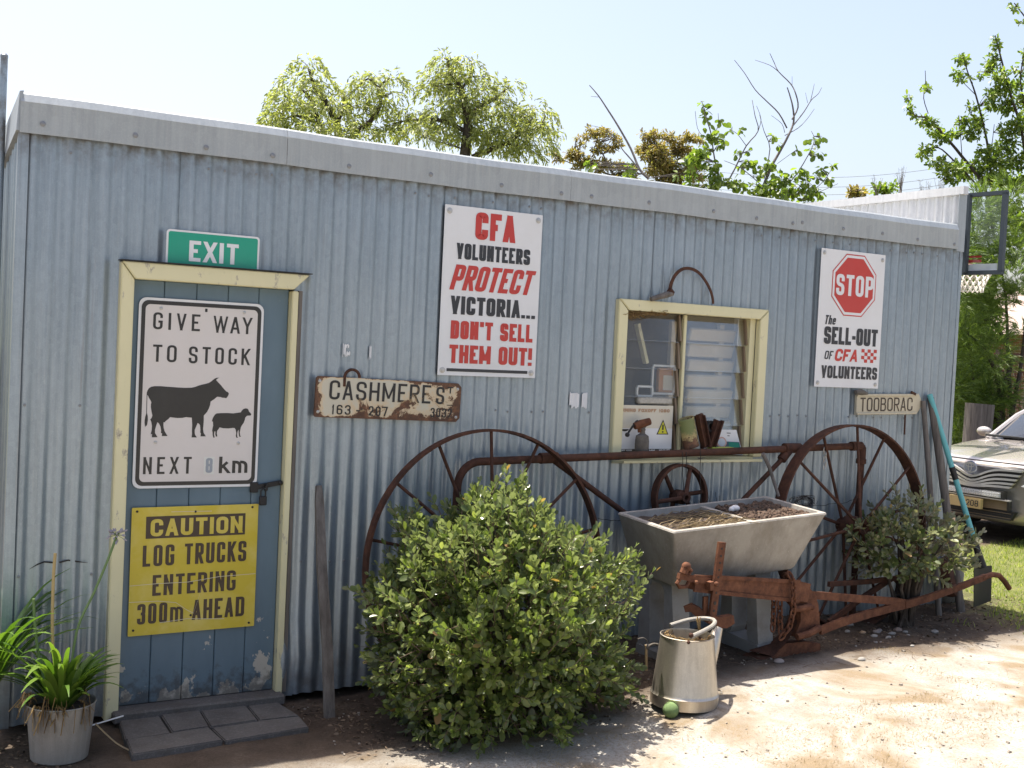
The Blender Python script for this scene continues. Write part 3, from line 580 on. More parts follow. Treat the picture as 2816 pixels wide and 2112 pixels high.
for xa, xb in ((3.197, 3.63), (3.672, 4.148)):
    for k in range(5):
        za = 1.075+k*0.164
        sub(MB().box(((xa+xb)/2, 0.045, za+.085), (xb-xa-.012, 0.005, 0.172), rx=math.radians(-9)).build('louvre_pane', M['glass']))
        sub(MB().box((xb-.004, 0.035, za+.085), (0.014, 0.02, 0.155), rx=math.radians(-9)).build('louvre_clip', M['jamb']))
# ---------------------------------------------------------------- signs
def nat(x, y): return (x/KP, y/KP)
def sign_at(name, label, cat, tl, tr, bl, y, rot=0.0, group=None):
    a, b, c = at(*nat(*tl), y), at(*nat(*tr), y), at(*nat(*bl), y); W = (b-a).length; H = (a-c).length
    o = thing(name, label, cat, (c.x, y, c.z), group); o.rotation_euler = (0, rot, 0); return o, W, H
def line(par, mt, W, H, text, u0, u1, v0, v1, tx, **k):   # v from the top of the sign; tx in parts of the letter height
    h = (v1-v0)*H; mb = MB(); letter(mb, text, u0*W, u1*W, (1-v1)*H, h, tx*h, **k); return mb.build('lettering', M[mt], par)
# tall white poster
s, W, H = sign_at('poster_sign', 'tall white poster in red and black capitals ending THEM OUT, right of the door', 'sign', (1225, 561), (1493, 592), (1203, 1031), -0.021)
panel(rrect(0, 0, W, H, .004)).build('panel', M['white'], s)
line(s, 'red', W, H, 'CFA', .307, .72, .025, .187, .27, rho=.75, gap=.012)
line(s, 'navy', W, H, 'VOLUNTEERS', .13, .885, .218, .312, .235, rho=.7, gap=.006)
line(s, 'red', W, H, 'PROTECT', .075, .96, .345, .495, .20, rho=.7, slant=.27, gap=.008)
line(s, 'navy', W, H, 'VICTORIA...', .097, .968, .530, .638, .25, rho=.7, gap=.008)
line(s, 'red', W, H, "DON'T SELL", .108, .953, .675, .783, .25, rho=.7, gap=.008)
line(s, 'red', W, H, 'THEM OUT!', .104, .956, .818, .926, .25, rho=.7, gap=.008)
flat(MB(), [(.085*W, .024*H), (.915*W, .024*H), (.915*W, .042*H), (.085*W, .042*H)], -.0015).build('rule', M['navy'], s)
for u, v in ((.045, .965), (.955, .965), (.045, .03), (.955, .03)): bolt(s, u*W, v*H, .016)
# stop poster, its right edge curling away from the wall
s, W, H = sign_at('poster_sign', 'white poster with a red octagon reading STOP, near the right end of the shed', 'sign', (2257.5, 682.5), (2433, 705), (2238.6, 1063), -0.021)
H = 0.882
panel(rrect(0, 0, W, H, .004)).build('panel', M['white'], s)
oc = lambda r: [(.525*W+r*math.cos(math.radians(22.5+45*k)), .752*H+r*math.sin(math.radians(22.5+45*k))) for k in range(8)]
flat(MB(), oc(.216), -.0010).build('octagon_edge', M['red'], s); flat(MB(), oc(.208), -.0014).build('octagon_ring', M['white'], s); flat(MB(), oc(.190), -.0018).build('octagon', M['red'], s)
line(s, 'white', W, H, 'STOP', .245, .83, .173, .327, .20, rho=.95, gap=.016, yoff=-.0024)
line(s, 'navy', W, H, 'The', .10, .285, .478, .545, .21, slant=.2, gap=.006)
line(s, 'navy', W, H, 'SELL-OUT', .105, .945, .56, .687, .25, rho=.7, gap=.007)
line(s, 'navy', W, H, 'OF', .125, .267, .736, .798, .19, rho=.8, slant=.2, gap=.007)
line(s, 'red', W, H, 'CFA', .28, .66, .718, .808, .25, rho=.9, slant=.2, gap=.007)
mb = MB()
for i in range(5):
    for j in range(4):
        if (i+j) % 2 == 0: a, b = W*(.70+.245*i/5), W*(.70+.245*(i+1)/5); c0, c1 = H*(.29-.1*j/4), H*(.29-.1*(j+1)/4); flat(mb, [(a, c1), (b, c1), (b, c0), (a, c0)], -.0015)
mb.build('checker_emblem', M['red'], s)
line(s, 'navy', W, H, 'VOLUNTEERS', .094, .97, .843, .935, .25, rho=.7, gap=.006)
for u, v in ((.045, .97), (.955, .96), (.05, .03), (.95, .03)): bolt(s, u*W, v*H, .014)
# give way to stock
s, W, H = sign_at('road_sign', 'tall white GIVE WAY TO STOCK sign with black cow and sheep, on the door', 'sign', (383, 816), (726.5, 836), (363, 1344), -0.004)
panel(rrect(0, 0, W, H, .035)).build('panel', M['white'], s)
mb = MB(); P, Q = rrect(.012, .012, W-.012, H-.012, .032, 6), rrect(.030, .030, W-.030, H-.030, .022, 6); n = len(P)
mb.add([(x, -.0012, z) for x, z in P+Q], [(i, (i+1) % n, n+(i+1) % n, n+i) for i in range(n)]).build('border', M['black'], s)
flat(MB(), Q, -.0008).build('face', M['pinkwhite'], s)
line(s, 'black', W, H, 'GIVE', .112, .48, .075, .164, .155, rho=1., gap=.026); line(s, 'black', W, H, 'WAY', .586, .905, .077, .167, .155, gap=.012)
line(s, 'black', W, H, 'TO', .119, .304, .244, .334, .155, rho=1., gap=.022); line(s, 'black', W, H, 'STOCK', .40, .897, .246, .336, .155, rho=1., gap=.022)
line(s, 'black', W, H, 'NEXT', .078, .456, .835, .925, .155, gap=.024); line(s, 'black', W, H, 'km', .678, .915, .835, .925, .20, gap=.012)
a = .555*W; flat(MB(), [(a, .07*H), (.64*W, .07*H), (.64*W, .165*H), (a, .165*H)], -.0014).build('number_patch', M['greywhite'], s); M['greyblue'] = signpaint('grey_blue_number', (0.25, 0.29, 0.34))
line(s, 'greyblue', W, H, '8', .57, .625, .842, .922, .2, yoff=-.002)
cow = [(150,430),(152,390),(165,350),(190,310),(230,284),(290,272),(400,272),(560,285),(700,295),(830,302),(950,300),(1020,285),(1080,262),(1150,242),(1210,230),(1265,212),(1310,185),(1340,158),(1370,135),(1410,122),(1452,121),(1425,133),(1403,150),(1392,165),(1408,178),(1430,205),(1475,250),(1510,295),(1540,330),(1580,370),(1605,380),(1622,408),(1605,450),(1575,488),(1545,482),(1495,478),(1470,466),(1410,462),(1360,505),(1295,548),(1285,610),(1265,670),(1230,735),(1172,800),(1172,880),(1168,950),(1160,1040),(1170,1110),(1190,1140),(1210,1170),(1112,1172),(1120,1120),(1108,1100),(1112,1050),(1105,970),(1085,945),(1062,932),(1040,985),(1010,1055),(1010,1100),(1015,1140),(1050,1190),(952,1190),(962,1130),(960,1080),(965,960),(960,880),(957,836),(900,832),(855,826),(790,840),(700,842),(620,834),(570,826),(535,865),(500,890),(480,905),(482,922),(455,915),(450,960),(455,1020),(475,1085),(500,1125),(525,1165),(420,1165),(428,1120),(405,1110),(408,1060),(395,990),(370,940),(342,918),(325,965),(300,1050),(300,1110),(320,1145),(345,1186),(242,1188),(248,1130),(222,1132),(240,1060),(245,980),(232,910),(214,870),(240,840),(252,796),(238,730),(226,650),(226,600),(235,560),(215,520),(190,480),(172,438)]
tail = [(150,430),(162,430),(158,600),(155,745),(170,810),(172,880),(162,950),(150,992),(143,970),(122,1008),(112,930),(114,880),(125,820),(143,760),(146,600)]
sheep = [(1316,905),(1325,865),(1345,820),(1375,778),(1400,760),(1480,754),(1600,753),(1700,760),(1780,748),(1835,740),(1850,712),(1880,682),(1920,668),(1955,675),(1975,700),(1978,722),(2005,750),(2022,775),(2012,798),(1945,802),(1915,835),(1905,880),(1885,930),(1850,980),(1835,1010),(1825,1060),(1815,1100),(1822,1150),(1836,1178),(1806,1176),(1796,1120),(1795,1050),(1780,1075),(1768,1130),(1770,1170),(1784,1195),(1756,1195),(1744,1165),(1752,1110),(1742,1050),(1722,1020),(1690,1020),(1610,1030),(1520,1025),(1455,1010),(1440,1035),(1410,1075),(1405,1120),(1415,1172),(1388,1176),(1378,1140),(1380,1080),(1362,1085),(1355,1140),(1368,1190),(1342,1194),(1330,1140),(1328,1085),(1320,1080),(1330,1020),(1340,980),(1335,905)]
def art(pts, nm):
    mb = MB(); inv = s.matrix_basis.inverted() if False else None; P = []
    for a, b in pts: q = at(*nat(380+a*340/2212, 1020+b*340/2212), -0.004); P.append((q.x-s.location.x, q.z-s.location.z))
    cu = bpy.data.curves.new(nm, 'CURVE'); cu.dimensions = '2D'; cu.fill_mode = 'BOTH'; sp = cu.splines.new('POLY'); sp.points.add(len(P)-1); sp.use_cyclic_u = True
    for k, (a, b) in enumerate(P): sp.points[k].co = (a, b, 0, 1)
    t = bpy.data.objects.new(nm, cu); C.objects.link(t); me = bpy.data.meshes.new_from_object(t.evaluated_get(bpy.context.evaluated_depsgraph_get())); bpy.data.objects.remove(t)
    me.transform(Matrix(((1,0,0,0),(0,0,-1,-.0015),(0,1,0,0),(0,0,0,1)))); me.name = nm; me.materials.clear(); return link(nm, me, M['black'], s)
art(cow, 'cow_symbol'); art(tail, 'cow_symbol'); art(sheep, 'sheep_symbol')
for a, b in ((1050, 588), (1592, 615), (1012, 1460), (1552, 1466)):
    q = at(*nat(a*.42194, 600+b*.42194), -.004); bolt(s, q.x-s.location.x, q.z-s.location.z, .008, y=-.001)
flat(MB(), rrect(.515*W, H-.052, .535*W, H-.036, .002), -.0016).build('slot', M['black'], s)
# exit sign standing on the door head
s, W, H = sign_at('exit_sign', 'green EXIT sign with white rim standing on the door head', 'sign', (458, 628.7), (714, 648.5), (455, 729), -0.021)
H = 0.187; s.location.z = at(*nat(458, 628.7), -.021).z-H
panel(rrect(0, 0, W, H, .016)).build('panel', M['white'], s); flat(MB(), rrect(.009, .002, W-.009, H-.009, .010), -.001).build('face', M['green'], s)
line(s, 'white', W, H, 'EXIT', .24, .77, .235, .745, .21, gap=.014)
# caution sign, hung crooked
a, b, c = at(*nat(735*.4894, 1300+198*.4894), -.007), at(*nat(1447*.4894, 1300+175*.4894), -.007), at(*nat(717*.4894, 1300+922*.4894), -.007)
W = (b-a).length; H = 0.505; s = thing('warning_sign', 'crooked yellow CAUTION LOG TRUCKS sign, lower sign on the door', 'sign', (c.x, -.007, c.z)); s.rotation_euler = (0, -math.atan2(b.z-a.z, b.x-a.x), 0)
H = (a-c).length
panel(rrect(0, 0, W, H, .005)).build('panel', M['yellow'], s)
flat(MB(), [(.11*W, .755*H), (.895*W, .755*H), (.895*W, .928*H), (.11*W, .928*H)], -.001).build('caption_band', M['brownblack'], s)
line(s, 'yellow', W, H, 'CAUTION', .145, .872, .093, .228, .24, rho=.9, gap=.012, yoff=-.002)
line(s, 'brownblack', W, H, 'LOG', .093, .335, .297, .462, .165, rho=.8, gap=.014); line(s, 'brownblack', W, H, 'TRUCKS', .416, .912, .297, .462, .165, rho=.8, gap=.012)
line(s, 'brownblack', W, H, 'ENTERING', .175, .833, .532, .695, .165, rho=.8, gap=.012)
line(s, 'brownblack', W, H, '300', .066, .295, .752, .912, .165, rho=.8, gap=.013); line(s, 'brownblack', W, H, 'm', .318, .42, .752, .912, .15, gap=.012); line(s, 'brownblack', W, H, 'AHEAD', .49, .912, .75, .91, .172, rho=.8, gap=.011)
mb = MB()
M['scratch'] = plain('pale_scratch', (0.62, 0.58, 0.42), 0.6)
for p in ([(.0, .395), (.2, .40), (.45, .397), (.7, .425), (.995, .43)], [(.0, .268), (.22, .262), (.36, .24), (.44, .18), (.5, .145), (.53, .24), (.56, .35)], [(.3, .96), (.62, .955)], [(.24, .09), (.45, .105), (.75, .08)]):
    for k in range(len(p)-1):
        (xa, za), (xb, zb) = p[k], p[k+1]; hh = .0012; mb.add([(xa*W, -.0024, za*H-hh), (xb*W, -.0024, zb*H-hh), (xb*W, -.0024, zb*H+hh), (xa*W, -.0024, za*H+hh)], [(0, 1, 2, 3)])
mb.build('scratch', M['scratch'], s)
for u, v in ((.04, .97), (.49, .955), (.95, .975), (.04, .045), (.955, .03), (.48, .13)): bolt(s, u*W, v*H, .0055, 'black_iron')
# rusty street sign
e = .4521
a, b, c = at(*nat(850+45*e, 500+1180*e), -.03), at(*nat(850+928*e, 500+1228*e), -.03), at(*nat(850+30*e, 500+1430*e), -.03)
W, H = (b-a).length, (a-c).length; s = thing('street_sign', 'rusty white enamel CASHMERE street sign on the corrugated wall', 'sign', (c.x, -.030, c.z)); s.rotation_euler = (0, -math.atan2(b.z-a.z, b.x-a.x), 0)
ch = .02; panel([(ch*.4, 0), (W-ch, 0), (W, ch), (W, H-ch), (W-ch, H), (ch*.5, H), (0, H-ch*.5), (0, ch*.4)], .012).build('panel', M['rustsign'], s)
M['wornblack'] = rustsign('worn_black_lettering', (0.022, 0.021, 0.02), 0.73, (0.12, 0.055, 0.03), False)
line(s, 'wornblack', W, H, 'CASHMERE', .088, .78, .085, .555, .145, rho=.95, gap=.016); line(s, 'wornblack', W, H, 'S', .818, .878, .11, .56, .15, rho=.95)
line(s, 'wornblack', W, H, 'T', .898, .94, .10, .27, .22); line(s, 'wornblack', W, H, '-', .90, .94, .46, .66, .12)
line(s, 'wornblack', W, H, '163', .11, .235, .68, .92, .17, rho=.95, gap=.012); line(s, 'wornblack', W, H, '>', .272, .335, .69, .91, .2); line(s, 'wornblack', W, H, '207', .355, .485, .68, .92, .17, rho=.95, gap=.012)
line(s, 'wornblack', W, H, '3032', .785, .94, .66, .90, .17, rho=.95, gap=.009)
for u, v in ((.022, .88), (.022, .13), (.972, .85), (.972, .12)): bolt(s, u*W, v*H, .008)
# iron loop above the street sign
q = at(*nat(850+262*e, 500+1185*e), -.03); r = .04
o = MB().tube([(q.x+r*math.cos(t), -.03, q.z-.005+r*1.0*math.sin(t)) for t in [math.pi*k/12 for k in range(13)]]+[(q.x-r, -.03, q.z-.05)], .0075, 8).build('iron_loop', M['rust'], None, True); tag(o, 'small rusty iron loop sticking up behind the street sign', 'iron loop')
# wooden direction board
e = .3618; f = lambda x, y: at(*nat(2150+x*e, 600+y*e), -.03)
a, b, c, tp = f(570, 1335), f(1040, 1335), f(565, 1495), f(1070, 1415); s = thing('direction_board', 'beige pointed board reading TOOBORAC', 'sign', (c.x, -.030, c.z)); W, H = b.x-a.x, a.z-c.z
M['beige'] = painted('beige_board', (0.50, 0.45, 0.33), (0.35, 0.30, 0.21), (0.15, 0.12, 0.09), 1, .66)
s.rotation_euler = (0, -math.atan2(b.z-a.z, b.x-a.x), 0)
panel([(0, 0), (W*.975, 0), (W+.045, H*.5), (W, H), (0, H)], .018).build('panel', M['beige'], s)
MB().box((W*.49, -.004, H-.008), (W*.98, .008, .014), bev=.003).box((W*.485, -.004, .008), (W*.96, .008, .014), bev=.003).build('moulding', M['beige'], s)
line(s, 'brownblack', W, H, 'TOOBORAC', .055, .90, .18, .84, .125, rho=.95, gap=.012)
MB().bar((W*.86, -.006, H+.012), (W*.93, -.006, H-.004), .016, .012).build('nail', M['rust'], s)
q0, q1 = f(937, 1497), f(932, 1645); o = MB().tube([q0, q1], .006, 6).build('iron_spike', M['rust'], None, True); tag(o, 'thin rusty iron spike on the wall hanging below the beige pointed board', 'spike')
q0 = f(560, 1325); o = MB().tube([q0, f(600, 1322), f(650, 1335)], [.016, .022, .01], 8).build('mud_nest', M['timber'], None, True); tag(o, 'lump of dry mud and grass on the corner of the beige pointed board', 'mud lump')
# peeling paint marks left on the sheets
for nm, px in (('paint_mark', [(945, 945, 8, 32), (953, 945, 10, 8), (955, 968, 8, 8)]), ('paint_mark', [(1016, 950, 7, 34)]), ('paint_mark', [(1568, 1080, 22, 38)]), ('paint_mark', [(1598, 1082, 16, 38)])):
    mb = MB()
    for a, b, w_, h_ in px:
        q0, q1 = at(*nat(a, b), -.011), at(*nat(a+w_, b+h_), -.011); n = 6
        for k in range(n):
            if n > 3 and random.random() < .12: continue
            xa = q0.x+(q1.x-q0.x)*k/n; xb = q0.x+(q1.x-q0.x)*(k+1)/n; j0, j1 = random.uniform(-.006, .006), random.uniform(-.012, .006)
            mb.add([(xa, corr(xa)-.0075, q1.z+j1), (xb, corr(xb)-.0075, q1.z+j1+.003), (xb, corr(xb)-.0075, q0.z+j0), (xa, corr(xa)-.0075, q0.z+j0)], [(0, 1, 2, 3)])
    o = mb.build(nm, M['white']); adopt(shed, o)
# ---------------------------------------------------------------- iron frame, wheels, trough
def arc(c, r, a0, a1, n, ax=('x', 'z'), y=0): return [(c[0]+r*math.cos(math.radians(a0+(a1-a0)*k/n)), y, c[1]+r*math.sin(math.radians(a0+(a1-a0)*k/n))) for k in range(n+1)]
PY = -0.125; L0 = at(1045, 997, PY); R0 = at(1862, 963, PY); PR = .0215
fr_ = thing('pipe_frame', 'rusty iron pipe frame with diagonal braces standing against the wall under the window', 'frame', (3.6, PY, -.1))
mb = MB(); dz = (R0.z-L0.z)/(R0.x-L0.x)
rc = .13; bend = [(L0.x-.02-rc*math.sin(math.radians(t)), PY, L0.z-rc+rc*math.cos(math.radians(t))) for t in range(90, -1, -10)]
o = mb.tube([(bend[0][0], PY, -.1)]+bend+[tuple(R0)], PR, 10).build('top_rail', M['rust'], None, True); adopt(fr_, o)
o = MB().tube([(R0.x, PY, R0.z+.005), (R0.x, PY, -.08)], PR, 10).build('post', M['rust'], None, True); adopt(fr_, o)
o = MB().tube([(R0.x-.10, PY, R0.z-.1*dz), (R0.x-.055, PY, R0.z-.05*dz)], PR*1.4, 12).tube([(R0.x-.06, PY, R0.z-.003), (R0.x-.012, PY, R0.z), (R0.x, PY, R0.z-.014), (R0.x, PY, R0.z-.09)], PR*1.3, 12).tube([(R0.x, PY, R0.z-.085), (R0.x, PY, R0.z-.115)], PR*1.5, 12).build('elbow', M['rust'], None, True); adopt(fr_, o)
T = at(1712, 968, PY); B = at(1600, 1085, PY)
o = MB().tube([(T.x-.07, PY, T.z), (T.x+.06, PY, T.z)], PR*1.45, 12).tube([(T.x-.03, PY, T.z-.01), tuple(T+(B-T)*.22)], PR*1.35, 12).build('tee', M['rust'], None, True); adopt(fr_, o)
B2 = B+(B-T)*.9; B2.z = max(B2.z, -.05)
o = MB().tube([tuple(T+(B-T)*.15), tuple(B2)], .0155, 10).build('brace', M['rust'], None, True); adopt(fr_, o)
T2, B3 = at(1190, 990, PY), at(1345, 1105, PY); B4 = B3+(B3-T2)*.5
o = MB().tube([tuple(T2), tuple(B4)], .0165, 10).build('brace', M['rust'], None, True); adopt(fr_, o)
o = MB().tube([(T2.x-.07, PY, T2.z+.0), (T2.x+.04, PY, T2.z+.004)], PR*1.4, 12).build('tee', M['rust'], None, True); adopt(fr_, o)
def wheel(name, label, c, r, y, wd, th, nsp, a0, sr, hub, tilt=0.0, z0=None):
    """spoked iron wheel in the plane Y; built about its own hub"""
    t = thing(name, label, 'wheel', (c[0], y, c[1]), None); t.rotation_euler = (tilt, 0, 0)
    n = 72; mb = MB()
    for k in range(n):
        a = 2*math.pi*k/n; ca, sa = math.cos(a), math.sin(a)
        mb.v += [(r*ca, -wd/2, r*sa), (r*ca, wd/2, r*sa), ((r-th)*ca, wd/2, (r-th)*sa), ((r-th)*ca, -wd/2, (r-th)*sa)]
    for k in range(n):
        j = (k+1) % n
        for i in range(4): mb.f.append((k*4+i, k*4+(i+1) % 4, j*4+(i+1) % 4, j*4+i))
    mb.build('rim', M['rust'], t, 30)
    for k in range(nsp):
        a = math.radians(a0+360*k/nsp); s2 = (1 if k % 2 else -1)*hub[1]*.35
        MB().tube([(hub[0]*.6*math.cos(a), s2, hub[0]*.6*math.sin(a)), ((r-th*.5)*math.cos(a), s2*.15, (r-th*.5)*math.sin(a))], [sr*1.15, sr], 8).build('spoke', M['rust'], t, True)
    h = hub[1]
    MB().lathe([(hub[0]*.55, -h*.5), (hub[0]*.7, -h*.48), (hub[0]*.72, -h*.25), (hub[0], -h*.2), (hub[0], h*.2), (hub[0]*.72, h*.25), (hub[0]*.7, h*.5), (hub[0]*.35, h*.5), (hub[0]*.35, -h*.5), (hub[0]*.55, -h*.5)], (0, 0, 0), 20, ax=(0, -1, 0)).build('hub', M['rust'], t, True)
    return t
wheel('iron_wheel', 'large rusty spoked iron wheel half hidden behind the big round bush', (2.245, .53), .699, -.215, .05, .014, 14, 90, .0085, (.06, .14), -.06)
wheel('iron_wheel', 'broad rimmed rusty spoked iron wheel at the right end of the shed wall', (4.875, .632), .642, -.235, .085, .012, 14, 90-3, .0090, (.065, .2), -.07)
wheel('pulley_wheel', 'small rusty iron wheel with six spokes above the concrete trough', (3.56, .835), .193, -.13, .05, .016, 6, 68, .0125, (.042, .13), -.05)
# ---- concrete twin trough on two pedestals
A = [Vector(q) for q in ((2.983, -.803, .760), (4.056, -.809, .826), (2.984, -.308, .788), (4.057, -.314, .852))]   # rim: FL FR BL BR
ex = (A[1]-A[0]).normalized(); ey = (A[2]-A[0]).normalized(); ez = ex.cross(ey); TL, TW = (A[1]-A[0]).length, (A[2]-A[0]).length
def tr(x, y, z): return A[0]+ex*x+ey*y+ez*z
tb = thing('concrete_trough', 'old concrete twin laundry trough planted with soil', 'trough', (3.52, -.55, -.05))
def tub_mesh():
    mb = MB(); hb = -.325; sd, fr0 = .115, .10; w_ = .03
    def ring(x0, y0, x1, y1, z, r=.012):
        P = rrect(x0, y0, x1, y1, r, 3); return [tuple(tr(x, y, z)) for x, y in P]
    rings = [ring(.105, .10, TL-.135, TW-.03, hb+.0, .03), ring(.095, .088, TL-.125, TW-.02, hb+.015, .03), ring(0.008, .008, TL-.008, TW-.003, -.02), ring(0, 0, TL, TW, -.008), ring(.004, .004, TL-.004, TW-.004, 0)]
    k = len(rings[0])
    for R in rings: mb.v += R
    mb.f.append(tuple(range(k)))
    for i in range(len(rings)-1): mb.f += [(i*k+j, i*k+(j+1) % k, (i+1)*k+(j+1) % k, (i+1)*k+j) for j in range(k)]
    base = (len(rings)-1)*k; dv = TL*.52
    # inner opening
    o = len(mb.v); inn = ring(w_, w_, TL-w_, TW-w_, 0, .02); inl = ring(w_+.05, w_+.05, TL-w_-.05, TW-w_-.02, -.2, .03); mb.v += inn+inl
    mb.f += [(base+j, base+(j+1) % k, o+(j+1) % k, o+j) for j in range(k)]+[(o+j, o+(j+1) % k, o+k+(j+1) % k, o+k+j) for j in range(k)]+[tuple(o+k+j for j in range(k-1, -1, -1))]
    return mb
o = tub_mesh().build('basin', M['concrete'], None, 30); adopt(tb, o)
dvx = TL*.535; mb = MB(); mb.add([tr(dvx-.018, w, z) for w in (.031, TW-.031) for z in (-.075, -.012)]+[tr(dvx+.018, w, z) for w in (.031, TW-.031) for z in (-.075, -.012)], [(0,1,3,2),(4,6,7,5),(0,4,5,1),(2,3,7,6),(1,5,7,3),(0,2,6,4)])
o = mb.build('divider', M['concrete']); adopt(tb, o)
def soil(x0, x1, z, seed, rough):
    mb = MB(); n, m_ = 26, 16; r = random.Random(seed)
    for i in range(n+1):
        for j in range(m_+1):
            u, v = i/n, j/m_; ed = min(u, 1-u, v, 1-v); mb.v.append(tuple(tr(x0+(x1-x0)*u, .036+(TW-.072)*v, z-.01+min(ed*4, 1)*.012+r.uniform(-1, 1)*rough)))
    mb.f = [(i*(m_+1)+j, (i+1)*(m_+1)+j, (i+1)*(m_+1)+j+1, i*(m_+1)+j+1) for i in range(n) for j in range(m_)]; return mb
o = soil(.036, dvx-.02, -.022, 1, .009).build('soil', M['soil'], None, 'all'); adopt(tb, o)
o = soil(dvx+.02, TL-.036, -.022, 2, .011).build('soil', M['soil'], None, 'all'); adopt(tb, o)
def pedestal(xc):
    mb = MB()
    # trapezoid slab across the trough with an arched opening, made of two legs, a head and a foot
    zt, zb = -.325, -.82
    def q(x, y, z): return tuple(tr(x, y, z))
    def block(pts, x0, x1): n = len(pts); return mb.add([q(x0, y, z) for y, z in pts]+[q(x1, y, z) for y, z in pts], [tuple(range(n)), tuple(range(2*n-1, n-1, -1))]+[(i, n+i, n+(i+1) % n, (i+1) % n) for i in range(n)])
    w_ = .055
    f0, f1 = .17, TW-.06
    block([(f0, zt+.002), (f0+.065, zt+.002), (f0+.06, zt-.08), (f0+.045, zb+.12), (f0+.03, zb+.085), (f0-.05, zb+.085)], xc-w_, xc+w_)
    block([(f1, zt+.002), (f1+.01, zb+.085), (f1-.08, zb+.085), (f1-.095, zb+.12), (f1-.08, zt-.08), (f1-.065, zt+.002)], xc-w_, xc+w_)
    block([(f0+.066, zt+.001), (f1-.066, zt+.001), (f1-.08, zt-.06), (f1-.10, zt-.03), (f0+.09, zt-.03), (f0+.062, zt-.06)], xc-w_*.98, xc+w_*.98)
    block([(f0-.055, zb+.084), (f1+.012, zb+.084), (f1+.02, zb), (f0-.07, zb)], xc-w_*1.15, xc+w_*1.15)
    return mb
M['paintedconc'] = signpaint('flaking_grey_blue_concrete', (0.29, 0.295, 0.29), (0.14, 0.115, 0.09), 0.85, 0.85)
for xc in (.19, TL-.30): o = pedestal(xc).build('pedestal', M['paintedconc']); adopt(tb, o)
# dry stalks and clods in the trough
mb = MB()
for k in range(150):
    x, y = random.uniform(.06, dvx-.07), random.uniform(.05, .42)**1.15; a = random.uniform(-.5, .5); l = random.uniform(.05, .16); z = -.018+random.uniform(0, .014)
    mb.tube([tr(x, y, z), tr(x+l*.5*math.cos(a), y+l*.5*math.sin(a), z+random.uniform(0, .015)), tr(x+l*math.cos(a), y+l*math.sin(a), z)], .0019, 4)
o = stuff(mb.build('dry_stalks', M['drygrass'])); tag(o, 'dry straw stalks lying on the soil in the left half of the concrete trough', 'straw')
mb = MB()
for k in range(330):
    x, y = random.uniform(dvx+.05, TL-.06), random.uniform(.06, TW-.06); r = random.uniform(.005, .016); o_ = len(mb.v); mb.ball(tr(x, y, -.02+r*.3), r, 4, (random.uniform(.8, 1.5), random.uniform(.7, 1.2), random.uniform(.5, .9)))
    for i_ in range(o_, len(mb.v)): mb.v[i_] = tuple(c_+random.uniform(-.22, .22)*r for c_ in mb.v[i_])
M['clod'] = plain('brown_clod', (0.10, 0.065, 0.045), .95, 0, .5, 30); o = stuff(mb.build('clods', M['clod'])); tag(o, 'heap of brown clods in the right half of the concrete trough', 'clods')
q = tr(dvx+.1, TW*.62, .0); o = MB().ball(q, .026, 8, (1.1, .9, .7)).ball((q.x-.026, q.y, q.z-.006), .017, 7).build('white_stone', M['white'], None, True); tag(o, 'white quartz stone lying on the soil in the concrete trough', 'stone')
# ---------------------------------------------------------------- plough
pl = thing('plough', 'orange rusted horse plough lying in front of the concrete trough', 'plough', (4.0, -.62, 0))
def pp(u, v, y): return at(u, v, y)
def g6(x, y): return ((1700+x*.27125)/KP, (1450+y*.27125)/KP)      # detail survey
def G(x, y, d): return at(*g6(x, y), d)
def add(nm, mb, mt='rust2', sm=False): o = mb.build(nm, M[mt], None, sm); adopt(pl, o); return o
bm_ = MB(); b0, b1, b2, b3 = G(745, 560, -.855), G(1050, 580, -.815), G(1800, 640, -.745), G(1900, 660, -.725)
add('beam', MB().strip([b0, b1, b1+(b2-b1)*.5, b2, b3], [.068, .082, .095, .108, .105], .05, (0, 0, 1)).strip([b0+Vector((0,-.02,.033)), b1+Vector((0,-.027,.041)), b2+Vector((0,-.027,.053))], .02, .012, (0, 0, 1)).strip([b0+Vector((0,-.02,-.033)), b1+Vector((0,-.027,-.041)), b2+Vector((0,-.027,-.053))], .02, .012, (0, 0, 1)))
# coulter bar with holes
c0, c1 = G(1050, 150, -.885), G(950, 920, -.885); d = (c0-c1); n = 12
bar = MB(); wv = d.normalized().cross(Vector((0, 1, 0))).normalized()
hw = .023
bar.add([p+wv*(sx*hw)+Vector((0, sy*.008, 0)) for p in (c0, c1) for sx in (-1, 1) for sy in (-1, 1)], [(0,1,3,2),(4,6,7,5),(0,4,5,1),(2,3,7,6),(0,2,6,4),(1,5,7,3)])
add('coulter_bar', bar)
for k, t in enumerate((.085, .18, .27, .365, .46, .56, .665, .80, .9)):
    q = c0+(c1-c0)*t; r = .0062 if k not in (5, 7) else .010
    add('bolt_hole', MB().lathe([(r, 0), (r*.95, .0016), (0, .0017)], (q.x, q.y-.0082, q.z), 10, ax=(0, -1, 0)), 'black_iron')
# clevis at the front
add('clevis', MB().strip([G(610, 490, -.88), G(760, 530, -.87), G(930, 545, -.865)], .03, .02, (0, 0, 1)).tube([G(640, 500, -.88), G(595, 570, -.88), G(620, 605, -.88), G(690, 600, -.875), G(720, 540, -.87)], .011, 8).tube([G(690, 395, -.88), G(660, 470, -.88)], .022, 8).tube([G(690, 395, -.88), G(735, 440, -.875), G(700, 490, -.875)], .012, 8).ball(G(690, 400, -.88), .025, 6), 'rust2', True)
add('clamp', MB().bar(G(900, 540, -.87), G(905, 625, -.87), .025, .08, (1, 0, 0)).ball(G(790, 560, -.90), .012, 6).ball(G(995, 575, -.905), .013, 6), 'rust2')
